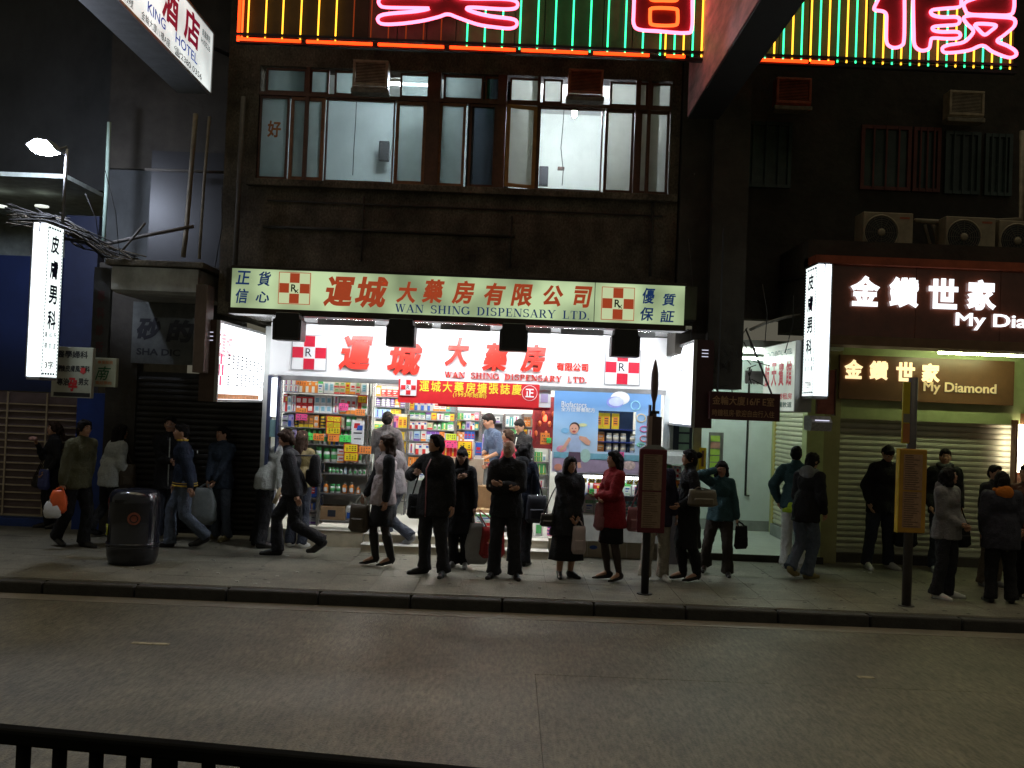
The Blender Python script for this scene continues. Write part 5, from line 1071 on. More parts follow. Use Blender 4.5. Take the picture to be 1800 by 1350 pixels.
tag(part('cable', MB().tube([(x, AB - .03, zt_), (x, AB - .03, zl_), (x + .07, AB - .03, zl_)], .018, 6), cable), 'black cable running down the white wall of the alley', 'cable')
# angled side shutter
sx = AX1 - .02; ya, yb_ = 14.75, 17.0; zt_ = 2.35
ss = thing('roller_shutter', 'cream roller shutter receding along the right wall of the alley', 'shutter', (sx, 15.9, .3)); b = MB(); pit = .075
b.prism([(0, 0), (-.014, pit * .2), (-.02, pit * .5), (-.014, pit * .8), (0, pit * .97), (.01, pit * .97), (.01, 0)], 'y', ya, yb_)
me = b.mesh('slat', M('cream_shutter', (.55, .53, .40), .5, .2, var=.1), (0, 15.9, 0))
for i in range(int((zt_ - .3) / pit)): o = link('slat', me, ss); o.location = (0, 0, i * pit)
part('shutter_post', box(sx - .03, sx + .03, yb_, yb_ + .1, .1, zt_ + .2), M('yellow_post', (.50, .42, .12), .5), ss); part('lower_wall', box(sx - .06, sx + .02, ya - .1, yb_, .1, .295), M('grey_skirting'), ss)
part('head_box', box(sx - .08, sx + .02, ya, yb_ + .1, zt_ + .02, 3.1), M('green_grey_wall', (.30, .36, .2), .6, var=.1), ss)
part('alley_right_wall', box(AX1 + .005, AX1 + .15, 14.6, AB, 0, 3.2), M('lime_wall', (.40, .43, .20), .6, var=.12), rb)
part('wall_strip', box(Xof(1412, 850, 14.6), AX1, 14.5, 14.74, .1, 2.6), M('lime_wall'), ss)
# letter board and posters in the alley
x0, x1 = Xof(1246, 800, 16.2), Xof(1271, 800, 16.2); z1_, z0_ = Zof(1258, 760, 16.2), Zof(1258, 852, 16.2)
t = thing('notice_board', 'grey notice board with a column of lime green sheets in the alley', 'notice board', ((x0 + x1) / 2, 16.2, z0_)); part('board', box(x0, x1, 16.2, 16.26, z0_, z1_), greym, t)
for i in range(7): zz = z1_ - .05 - (i + 1) * (z1_ - z0_ - .08) / 7; part('sheet', box(x0 + .02, x1 - .06, 16.19, 16.198, zz + .012, zz + (z1_ - z0_ - .08) / 7 - .004), M('lime_sheet', (.42, .62, .10), .6) if i != 1 else M('salmon_sheet', (.5, .25, .2), .6), t)
x0, x1 = Xof(1178, 790, 14.5), Xof(1216, 790, 14.5)
t = thing('notice_window', 'dark window with pale green notices right of the white light panel', 'window', (x0, 14.5, 1)); part('window_frame', box(x0, x1, 14.5, 14.56, Zof(1197, 812, 14.5), Zof(1197, 740, 14.5)), M('dark_window_blue', (.03, .05, .08), .3), t)
for i in range(4): zz = Zof(1200, 752 + i * 18, 14.5); part('notice', box(x0 + .12, x0 + .27, 14.49, 14.498, zz - .06, zz + .06), M('mint_sheet', (.3, .5, .4), .6), t)
tag(part('wall_pier', box(Xof(1217, 800, 14.6), Xof(1232, 800, 14.6), 14.6, 14.9, 0, 3.1), M('pier_beige', (.35, .32, .2), .5, var=.15)), 'narrow beige tiled pier at the left of the alley mouth', 'pier')
t = thing('poster', 'yellow vertical poster on the beige pier', 'poster', (Xof(1236, 810, 14.5), 14.5, 1.2)); part('sheet', box(Xof(1229, 810, 14.5), Xof(1241, 810, 14.5), 14.5, 14.51, Zof(1235, 825, 14.5), Zof(1235, 787, 14.5)), MC['card_yellow'], t); part('writing', MB().box(Xof(1233, 810, 14.5), Xof(1237, 810, 14.5), 14.49, 14.501, Zof(1235, 820, 14.5), Zof(1235, 792, 14.5)), PM['brown'], t)
# curved glass showcase outside the counter
x0, x1 = Xof(1170, 830, 13.8), Xof(1208, 830, 13.8); z0_, z1_ = Zof(1190, 878, 13.8), Zof(1190, 795, 13.8)
t = thing('showcase', 'small curved glass showcase with a white top at the right end of the shop', 'showcase', ((x0 + x1) / 2, 13.8, z0_)); part('top', MB().prism([(13.78, z1_ - .16), (13.8, z1_ - .05), (13.9, z1_), (14.2, z1_ + .02), (14.2, z1_ - .01), (13.92, z1_ - .03), (13.83, z1_ - .07), (13.81, z1_ - .16)], 'x', x0, x1), M('glassy_white', (.6, .65, .62), .2), t)
part('side_frame', MB().box(x0, x0 + .015, 13.8, 14.2, z0_, z1_ - .05).box(x1 - .015, x1, 13.8, 14.2, z0_, z1_ - .05), chrome, t); part('shelf_board', box(x0 + .016, x1 - .016, 13.82, 14.2, z0_ + .28, z0_ + .3), greym, t); part('base', box(x0, x1, 13.82, 14.18, .01, z0_), M('dark_base', (.08, .07, .07), .5), t)
fill(x0 + .02, x1 - .02, 13.9, z0_ + .301, .18, 'upper shelf, curved showcase', G1, wr=(.06, .08), rnd=rn); fill(x0 + .02, x1 - .02, 13.9, z0_ + .004, .2, 'lower shelf, curved showcase', G5, wr=(.06, .08), rnd=rn)
# ------------------------------------------------------------------ left buildings
LY = 15.3
lb_ = thing('left_building', 'blue fronted shop building at the far left behind the clinic sign', 'building', (-7, LY, 0))
blue_w = M('blue_cladding', (.008, .018, .07), .45, var=.15, scale=2); navy = M('navy_cladding', (.012, .018, .05), .5, var=.2)
part('fascia', box(-12, Xof(112, 540, LY), LY - .1, LY + .2, Zof(60, 688, LY), Zof(60, 452, LY)), blue_w, lb_)
part('wall_panel', box(Xof(112, 540, LY), Xof(170, 540, LY), LY - .06, LY + .2, Zof(140, 690, LY), Zof(140, 380, LY)), navy, lb_)
part('pillar', box(Xof(131, 800, LY - .4), Xof(182, 800, LY - .4), LY - .4, LY + .2, 0, Zof(150, 690, LY)), M('blue_pillar', (.010, .038, .20), .45, var=.12), lb_)
part('upper_wall', box(-12, Xof(190, 330, LY), LY + .0, LY + .2, Zof(60, 330, LY), 12), M('dim_grey_wall', (.032, .033, .032), .85, var=.3, scale=1, streak=.4), lb_)
part('interior_wall', box(-12, Xof(110, 400, LY), LY + 2, LY + 2.1, Zof(60, 470, LY), Zof(60, 330, LY)), M('shop_interior', (.45, .5, .45), .7, var=.3), lb_)
part('interior_ceiling', box(-12, Xof(185, 400, LY), LY - 1.4, LY + 2, Zof(60, 345, LY), Zof(60, 338, LY)), M('shop_interior'), lb_)
part('step', box(-12, Xof(100, 910, LY), LY - .3, LY, 0, .12), M('blue_step', (.02, .05, .2), .5), lb_)
for px in (18, 90):
    x = Xof(px, 362, LY); t = thing('downlight', 'dim round downlight in the left shop ceiling, ' + ('at the edge of the view' if px < 50 else 'right one'), 'lamp', (x, LY, 4.9), 'downlights in the left shop'); part('lamp_disc', MB().lathe([(.1, -.02), (.1, 0)], (x, LY - .3, Zof(px, 362, LY - .3)), 16), E('downlight', (.85, .9, .8), 1.0), t)
# grille shutter with see-through slats
gx0, gx1 = -9.6, Xof(131, 800, LY - .1); gz0_, gz1_ = .15, Zof(60, 690, LY)
gr = thing('grille_shutter', 'brown slatted grille shutter at the far left catching lamplight', 'shutter', ((gx0 + gx1) / 2, LY - .1, gz0_))
gm_ = M('slat_brass', (.42, .34, .24), .35, .5, var=.2); b = MB().box(gx0, gx1, -.03, .01, 0, .02); me = b.mesh('slat', gm_, (gr.location.x, 0, 0)); pit = .112
for i in range(int((gz1_ - gz0_) / pit)): o = link('slat', me, gr); o.location = (0, 0, i * pit)
part('backing', box(gx0, gx1, LY - .085, LY - .06, gz0_, gz1_), M('dim_mauve', (.14, .10, .10), .6, var=.3, scale=2), gr)
for k in range(7): xx = gx1 - .45 - k * .6; part('rod', box(xx, xx + .025, LY - .15, LY - .132, gz0_, gz1_), gm_, gr)
# blocks between the blue shop and the dispensary: dark shutter shop
DY = 14.62
db = thing('shuttered_shop', 'dark closed shop between the blue pillar and the dispensary', 'shop', (-4.6, DY, 0))
dx0, dx1 = Xof(182, 800, DY), XL - .22
part('wall', box(dx0, Xof(236, 800, DY), DY - .05, DY + .2, 0, 3.1), darker, db)
part('wall', box(dx0 - .2, bx0, DY + .02, DY + .3, 3.1, Zof(280, 465, DY)), darker, db)
part('wall', box(Xof(190, 330, 15), bx0 + .02, 15.0, 15.2, 3.5, Zof(250, 300, 15)), greyc, db)
part('upper_wall', box(Xof(190, 330, 15), bx0 + .02, 14.9, 15.2, Zof(250, 300, 15), 12.2), darker, db)
part('ledge_slab', MB().box(Xof(190, 462, 13.2), Xof(362, 462, 13.2), 13.1, 15, Zof(280, 468, 13.1), Zof(280, 458, 13.1)), darkc, db, bevel=.01)
part('ledge_underside', MB().prism([(13.16, Zof(280, 470, 13.1)), (13.16, Zof(280, 512, 13.2)), (13.3, Zof(280, 516, 13.2)), (15, Zof(280, 516, 13.2)), (15, Zof(280, 470, 13.1))], 'x', Xof(198, 490, 13.2), Xof(350, 490, 13.2)), palec, db)
part('recess', box(Xof(262, 400, 14.8), bx0 + .01, 14.78, 14.9, 3.75, 5.7), blackm, db)  # flat black slab before the wall, painted in place of a recess's shade
dsh = M('dark_shutter', (.035, .032, .03), .5, .4, var=.25, scale=3)
ds = thing('roller_shutter', 'dark ribbed roller shutter behind the standing men', 'shutter', ((dx0 + dx1) / 2, DY, .1))
slats(ds, Xof(237, 800, DY), dx1 + .3, DY, .12, 2.35, .085, dsh); part('bottom_bar', box(Xof(237, 800, DY), dx1 + .3, DY - .03, DY + .02, .06, .12), dsh, ds); part('backing', box(Xof(237, 800, DY), dx1 + .3, DY + .012, DY + .03, .1, 2.4), blackm, ds)
# SHA DIC board
x0, x1 = Xof(232, 585, DY - .1), Xof(346, 585, DY - .1); z1_, z0_ = Zof(289, 532, DY - .1), Zof(289, 640, DY - .1)
t = thing('shop_sign', 'unlit grey sign with dark characters above the dark shutter', 'sign', ((x0 + x1) / 2, DY - .1, z0_)); part('board', box(x0, x1, DY - .1, DY - .04, z0_, z1_), M('grey_board', (.09, .095, .09), .6, var=.3), t)
char('砂', 262, 578, 42, 40, DY - .1, blackp, t, .05, shear=.2); char('的', 318, 582, 44, 40, DY - .1, blackp, t, .05, shear=.2); word('SHA DIC', 240, 317, 619, 12, DY - .1, blackp, t, .03)
# vertical sign boards
def board(name, label, px0, px1, pya, pyb, Y, m, th=.08):
    pc = (px0 + px1) / 2; x0, x1 = Xof(px0, (pya + pyb) / 2, Y), Xof(px1, (pya + pyb) / 2, Y); z1_, z0_ = Zof(pc, pya, Y), Zof(pc, pyb, Y)
    t = thing(name, label, 'sign', ((x0 + x1) / 2, Y, z0_)); part('board', box(x0, x1, Y, Y + th, z0_, z1_), m, t, bevel=.004); return t, x0, x1, z0_, z1_
t, *_ = board('vertical_sign', 'dim vertical signboard with dark red characters behind the clinic sign', 162, 192, 470, 640, 13.6, M('dim_board', (.045, .045, .04), .7, var=.3))
for i, s in enumerate('專科診所'): char(s, 178 - i * 1.2, 520 + i * 30, 14, 20, 13.6, M('dark_red_print', (.07, .02, .02), .6), t, .03)
t, *_ = board('clinic_board', 'small white board crowded with black and red characters below the clinic sign', 91, 162, 610, 699, 12.6, M('off_white_board', (.42, .43, .38), .6, var=.12))
for s, y, a, b_3, c in (('醫學婦科', 623, 100, 155, blackp), ('產後皮膚風濕科', 648, 98, 158, blackp), ('專治', 671, 100, 122, blackp), ('男女', 671, 138, 156, blackp)): word(s, a, b_3, y, 13 if y != 648 else 12, 12.6, c, t, .03)
char('孕', 128, 676, 16, 24, 12.6, redp, t, .05); char('專', 146, 652, 10, 12, 12.596, redp, t, .04); part('print_band', box(Xof(94, 694, 12.6), Xof(158, 694, 12.6), 12.596, 12.6, Zof(126, 697, 12.6), Zof(126, 690, 12.6)), blackp, t)
t, *_ = board('small_sign', 'small pale sign with orange bands and a green character', 161, 204, 629, 680, 12.8, M('pale_sign', (.40, .42, .33), .6, var=.15))
char('南', 181, 656, 22, 24, 12.8, M('dark_green', (.02, .12, .05), .6), t, .01, shear=.3); word('專業服務', 172, 199, 637, 6, 12.8, M('orange_ink', (.5, .16, .05), .6), t, .01); word('電話預約', 168, 196, 673, 6, 12.8, MC['orange_ink'], t, .01)
t, *_ = board('side_sign', 'narrow faded pink and grey sign at the left of the glowing panel', 341, 361, 500, 655, 12.05, M('faded_strip', (.17, .13, .12), .5, var=.5, scale=3, stretch=(1, 1, .5)), .3)
# wall pier left of facade, pipes, struts and cable tangle
def pipe(label, pts, Y, r, m=pipe_m, name='pipe', group=None, sm=True):
    b = MB().tube([(Xof(a, c, Y), Y, Zof(a, c, Y)) for a, c in pts], r, 8); return tag(part(name, b, m, smooth=sm), label, name.split('_')[-1], group)
pipe('upright pale pipe left of the dark recess, nearer the street', [(344, 200), (336, 300), (328, 400), (322, 452)], 13.7, .035); pipe('upright thin pipe close to the left edge of the facade', [(368, 205), (358, 330), (350, 455)], 13.75, .022)
pipe('pale green pipe standing on the ledge beside the grey wall', [(192, 215), (187, 330), (182, 425)], 14.2, .03, M('green_pipe', (.28, .38, .32), .5, var=.2)); pipe('horizontal strut across the ledge between the pipes', [(178, 431), (250, 415), (340, 398)], 13.5, .025, M('dark_pipe', (.09, .08, .07), .6, var=.3)); pipe('short diagonal brace above the ledge', [(215, 440), (255, 392)], 13.4, .018, MC['dark_pipe']); pipe('rusty horizontal pipe beside the dark recess', [(255, 298), (395, 303)], 14.0, .02, MC['dark_pipe'])
pipe('slender downpipe on the left flank of the facade', [(428, 170), (420, 330), (413, 470)], 13.3, .035, MC['dark_pipe'])
rr = random.Random(5); tg = thing('cable_bundle', 'tangled bundle of black cables sagging from the left lamp to the ledge', 'cables', (-5, 13.3, 4.2))
def crom(P_, n=5, closed=False):
    out = []; N = len(P_)
    for i in range(N if closed else N - 1):
        g_ = (lambda j: P_[j % N]) if closed else (lambda j: P_[max(0, min(N - 1, j))])
        a, b, c, d = (Vector(g_(i + o)) for o in (-1, 0, 1, 2))
        for t in range(n):
            u = t / n; out.append(.5 * ((2 * b) + (c - a) * u + (2 * a - 5 * b + 4 * c - d) * u * u + (3 * b - a - 3 * c + d) * u ** 3))
    if not closed: out.append(Vector(P_[-1]))
    return out
for k in range(75):
    o1, o2 = rr.gauss(0, 9), rr.gauss(0, 7); Y = 13.1 + rr.random() * .4; base = [(20, 378), (60, 385), (105, 395), (150, 420), (195, 446), (240, 462)]; a = rr.randrange(3); pts = base[a:a + 3 + rr.randrange(3)]
    part('cable', MB().tube(crom([(Xof(p + rr.gauss(0, 9), q_ + o1 + (o2 - o1) * i / 4 + rr.gauss(0, 5), Y), Y + rr.gauss(0, .03), Zof(p, q_ + o1 + (o2 - o1) * i / 4 + rr.gauss(0, 4), Y)) for i, (p, q_) in enumerate(pts)], 4), rr.uniform(.003, .016), 5), cable if k % 4 else darkc, tg, smooth=True)
for k, (a, b_3) in enumerate((((185, 300), (210, 448)), ((150, 340), (175, 430)), ((390, 330), (378, 470)), ((1340, 500), (1345, 600)), ((1395, 520), (1380, 620)), ((1210, 420), (1215, 600)))):
    m_ = ((a[0] + b_3[0]) / 2 + 6, (a[1] + b_3[1]) / 2); pipe('thin loose wire ' + ['over the grey wall', 'near the left lamp pole', 'on the left flank of the facade', 'left above the guest house sign', 'in front of the guest house sign', 'right of the green sign'][k], [a, m_, b_3], 12.9, .006, cable, 'wire', 'loose wires')
# left lamp on its pole
LP = 12.9; x, z = P(80, 263, LP)
t = thing('flood_lamp', 'glaring white flood lamp on a thin pole above the clinic sign', 'lamp', (x, LP, z))
part('glass_panel', MB().prism([(x - .18, z + .02), (x - .06, z + .09), (x + .08, z + .07), (x + .19, z - .04), (x + .05, z - .08), (x - .1, z - .06)], 'y', LP - .14, LP + .02), E('flood_glow', (.72, .80, 1), 300), t)
part('hood', MB().prism([(x - .2, z + .03), (x - .06, z + .12), (x + .1, z + .1), (x + .23, z - .03), (x + .2, z - .045), (x + .09, z + .08), (x - .06, z + .1), (x - .18, z + .02)], 'y', LP - .16, LP + .08), greym, t)
part('pole', MB().tube([(Xof(118, 262, LP), LP, Zof(118, 262, LP)), (Xof(110, 392, LP), LP, Zof(110, 392, LP))], .022, 8), greym, t, smooth=True); part('arm', MB().tube([(x + .15, LP, z), (Xof(118, 258, LP), LP, Zof(118, 258, LP))], .018, 6), greym, t)
# black hanging sign column above the alley
part('service_pier', box(Xof(1250, 400, 13.2), Xof(1312, 400, 13.2), 13.15, 13.6, Zof(1280, 684, 13.2), 12), darker, rb)
b = MB(); rr = random.Random(9)
for k in range(60): Y = 13.05 + rr.random() * .2; a = rr.uniform(1195, 1330); c = rr.uniform(570, 680); b.tube([(Xof(a, c, Y), Y, Zof(a, c, Y)), (Xof(a + rr.gauss(0, 10), c + rr.uniform(5, 22), Y), Y, Zof(a + rr.gauss(0, 9), c + rr.uniform(5, 22), Y))], .008, 4)
o = tag(part('twig_tangle', b, cable), 'black tangle of twigs and wires above the alley mouth', 'tangle', kind='stuff')
x0, x1 = Xof(1310, 670, 14.6), Xof(1343, 670, 14.6)
t = thing('awning', 'pale awning with a scalloped edge deep in the alley mouth', 'awning', (x0, 14.6, Zof(1326, 690, 14.6))); part('valance', box(x0, x1, 14.6, 14.64, Zof(1326, 672, 14.6), Zof(1326, 652, 14.6)), M('awning_cloth', (.4, .38, .42), .7), t)
for i in range(5): part('scallop', MB().ell((x0 + (i + .5) * (x1 - x0) / 5, 14.62, Zof(1326, 672, 14.6)), ((x1 - x0) / 10, .015, .03), nu=8, nv=6), MC['awning_cloth'], t)
pipe('grey curved edge of the canopy over the alley', [(1318, 580), (1345, 568), (1380, 558), (1412, 553)], 13.2, .02, M('dark_pipe2', (.2, .19, .17), .6))
# ------------------------------------------------------------------ litter bin
bx_, by_ = ground(232, 990); s = 1.0
lb2 = thing('litter_bin', 'glossy black barrel shaped litter bin with round badges on the pavement', 'litter bin', (bx_, by_, 0)); gb_ = M('glossy_black', (.012, .013, .02), .16, var=.1, spec=.6); rB = 44 * by_ / F
part('barrel', MB().lathe([(rB * .84, 0), (rB * .9, .03), (rB * .97, .1), (rB, .2), (rB, .24), (rB * .98, .25), (rB * .98, .70), (rB, .74), (rB * .98, .82), (rB * .88, .88), (rB * .7, .905), (rB * .4, .915)], (bx_, by_, 0), 32), gb_, lb2, smooth=True)
part('ring', MB().lathe([(rB * 1.005, .235), (rB * 1.02, .245), (rB * 1.02, .26), (rB * 1.0, .27)], (bx_, by_, 0), 32), gb_, lb2, smooth=True)
part('opening', box(bx_ - .13, bx_ + .02, by_ - rB * .985, by_ - rB * .9, .76, .80), blackm, lb2)
for a, z_, rr_2, m_ in ((20, .58, .075, M('badge_red', (.28, .08, .05), .5)), (-62, .42, .07, M('badge_yellow', (.6, .6, .05), .5))):
    dx, dy = math.sin(R(a)), -math.cos(R(a)); o = link('badge', MB().lathe([(rr_2, -.004), (rr_2, .006)], (0, 0, 0), 20).mesh('badge', m_), lb2); q0 = Vector((dx, dy, 0)).to_track_quat('Z', 'Y').to_matrix().to_4x4(); o.matrix_basis = Matrix.Translation((dx * rB, dy * rB, z_)) @ q0
    o = link('badge_mark', MB().tube([(rr_2 * .6 * math.cos(i * PI / 6), rr_2 * .6 * math.sin(i * PI / 6), .008) for i in range(13)], .007, 4).mesh('badge_mark', gb_), lb2); o.matrix_basis = Matrix.Translation((dx * rB, dy * rB, z_)) @ q0
sp_ = MB(); rr = random.Random(3)
for k in range(46):
    x, y = rr.uniform(-7, 7), rr.uniform(11.1, 13.9); s_ = rr.uniform(.006, .022); sp_.box(x - s_, x + s_, y - s_ * .7, y + s_ * .7, .006, .010 + rr.random() * .008)
tag(part('street_specks', sp_, M('dull_white_paper', (.42, .42, .38), .8), None), 'scattered tiny scraps of paper and leaves on the pavement', 'litter', kind='stuff')
gm2 = MB()
for k in range(120):
    x, y = rr.uniform(-8, 8), rr.uniform(11.1, 14.1); gm2.lathe([(rr.uniform(.015, .035), .0), (.01, .0022)], (x, y, .0068), 8, 1, .8)
tag(part('gum_spots', gm2, M('dark_gum', (.03, .028, .024), .8), None), 'flattened dark gum spots dotted over the paving slabs', 'gum spots', kind='stuff')
# ------------------------------------------------------------------ bus stop posts
def stop_post(pxb, pyb, label, kind):
    x, y = ground(pxb, pyb); k = y / F; t = thing('bus_stop', label, 'bus stop', (x, y, 0))
    def zz(py, px=pxb): return Zof(px + (pyb - py) * .0402, py, y)
    pm = M('post_grey', (.06, .055, .055), .5, .3, var=.2) if kind else M('post_dark', (.025, .025, .028), .5, .3, var=.2)
    top = zz(735) if kind == 0 else zz(664)
    part('pole', MB().tube([(x, y, 0), (x, y, top)], 7 * k if kind == 0 else 8 * k, 12), pm, t, smooth=True); part('foot_plate', MB().lathe([(.09, 0), (.09, .012)], (x, y, 0.004), 16), pm, t)
    px = pxb + (pyb - 862) * .0402 + (4 if kind == 0 else -3); xa, xb = Xof(px - 24, 862, y), Xof(px + 24, 862, y); z1_, z0_ = zz(789), zz(935)
    fm = M('red_case', (.10, .012, .022), .4, var=.15) if kind == 0 else M('yellow_case', (.42, .22, .03), .45, var=.2)
    part('timetable_case', box(xa, xb, y - .10, y - .03, z0_, z1_), fm, t, bevel=.012)
    pp = M('timetable_paper' if kind == 0 else 'timetable_paper_warm', (.24, .16, .11) if kind == 0 else (.34, .2, .12), .5, var=.2, scale=30); m_ = (z0_ + z1_) / 2
    for i, (a, b_3) in enumerate(((z0_ + .06, m_ - .01), (m_ + .01, z1_ - .06))):
        sh_ = part('timetable', box(xa + .045, xb - .055, y - .105, y - .098, a, b_3), pp, t); l = MB()
        for j in range(16):
            zq = a + (b_3 - a) * (j + .5) / 16; l.box(xa + .06, xa + .06 + (xb - xa - .14) * random.uniform(.5, 1), y - .107, y - .1045, zq - .004, zq + .004)
        part('print_lines', l, M('brown_ink', (.10, .06, .04), .6), sh_)
    if kind == 0:
        part('case_top', MB().prism([(xa + .01, z1_), (xb - .01, z1_), ((xa + xb) / 2 + .07, z1_ + .05), ((xa + xb) / 2 - .07, z1_ + .05)], 'y', y - .09, y + .03), greym, t)
        a, b_3, c = Xof(1137, 762, y), Xof(1144.5, 762, y), Xof(1161, 762, y); part('route_flag', MB().box(b_3, c, y - .08, y + .04, zz(786), zz(732)), M('flag_dark', (.06, .035, .035), .5), t, bevel=.004); part('flag_side', box(a, b_3 - .001, y - .08, y + .04, zz(785), zz(731)), M('flag_side', (.30, .22, .2), .5), t)
        xt = Xof(1150, 700, y); part('finial', MB().lathe([(.035, 0), (.04, .04), (.018, .1), (.018, .18), (.038, .26), (.045, .38), (.04, .52), (.022, .62), (.006, .68)], (xt, y, zz(735)), 10), M('finial', (.12, .08, .08), .5), t, smooth=True); part('clamp', MB().box(xt - .05, xt + .06, y - .04, y + .04, zz(727), zz(722)).box(xt - .055, xt - .035, y - .05, y + .05, zz(733), zz(712)), blackm, t)
    else:
        fx0, fx1 = Xof(1585, 725, y), Xof(1603, 725, y); part('route_flag', box(fx0, fx1, y - .03, y - .0, zz(780), zz(672)), M('flag_yellow', (.50, .38, .02), .5), t, bevel=.004)
        part('flag_panel', MB().box(fx0 + .01, fx1 - .004, y - .036, y - .031, zz(778), zz(745)), M('flag_orange', (.42, .16, .05), .5), t); part('flag_panel', MB().box(fx0 + .01, fx1 - .004, y - .036, y - .031, zz(743), zz(728)), M('flag_grey', (.22, .2, .16), .5), t)
        part('yellow_edge', box(xa - .012, xa - .002, y - .11, y - .02, z0_, z1_), M('bright_yellow_edge', (.6, .42, .03), .5), t)
    return t
stop_post(1133, 1045, 'bus stop post with dark red timetable case and pointed finial', 0); stop_post(1593, 1066, 'bus stop post with yellow timetable case at the right', 1)
# ------------------------------------------------------------------ night sky backdrop behind everything
struct('street_block', MB().box(-40, -9.8, 15.6, 30, 0, 13).box(9.8, 40, 15.7, 30, 0, 13), darker)
# ------------------------------------------------------------------ people
def remesh(mb, vox, smooth=4, mats=None, name='body', disp=0, dscale=9, seed=0, dens=None):
    me = mb.mesh('tmp', mats or MC['black_metal']); o = bpy.data.objects.new('tmp', me); COL.objects.link(o)
    m = o.modifiers.new('r', 'REMESH'); m.mode = 'VOXEL'; m.voxel_size = vox; m.adaptivity = 0
    s = o.modifiers.new('s', 'SMOOTH'); s.factor = .5; s.iterations = smooth
    dg = bpy.context.evaluated_depsgraph_get(); r = bpy.data.meshes.new_from_object(o.evaluated_get(dg))
    bpy.data.objects.remove(o); bpy.data.meshes.remove(me); r.name = name
    if disp:
        off = Vector((seed * 3.1, seed * 1.7, 0)); nv = len(r.vertices)
        nr = [v.normal.copy() for v in r.vertices]
        for v, n in zip(r.vertices, nr):
            p = Vector((v.co.x * dscale, v.co.y * dscale, v.co.z * dscale * .7)) + off
            a = .7 * noise.noise(p) + .9 * (.35 - abs(noise.noise(p * 1.7 + Vector((4, 1, 2)))))
            v.co += n * a * disp
    r.polygons.foreach_set('use_smooth', [True] * len(r.polygons))
    return r
def ik(a, b, l1, l2, pole):
    d = b - a; L = min(d.length, (l1 + l2) * .999); d = d.normalized() if d.length > 1e-6 else Vector((0, 0, -1)); b = a + d * L
    x = (l1 * l1 - l2 * l2 + L * L) / (2 * L); h = math.sqrt(max(0, l1 * l1 - x * x)); p = pole - d * pole.dot(d); p = p.normalized() if p.length > 1e-6 else d.orthogonal().normalized()
    return a + d * x + p * h, b
skin_m = M('skin', (.42, .23, .15), .55, var=.08, scale=12); lip_m = M('lips', (.28, .08, .06), .5, var=0); eyew = M('eye_white', (.55, .52, .48), .3, var=0); eyeb = M('iris', (.02, .012, .01), .2, var=0)
black_hair = M('black_hair', (.010, .008, .008), .7, spec=.15, var=.4, scale=60, bump=.5, bscale=90, stretch=(1, 1, .15)); brown_hair = M('brown_hair', (.03, .016, .010), .7, spec=.15, var=.4, scale=60, bump=.5, bscale=90, stretch=(1, 1, .15)); grey_hair = M('grey_hair', (.09, .085, .08), .5, var=.4, scale=60, bump=.5, bscale=90)
def cloth(name, col, rough=.85, shiny=0, bump=.7): return M('cloth_' + name, col, rough, var=.16, scale=26, bump=bump, bscale=60, spec=.25 + shiny)
class Pz: pass
PEOPLE = []
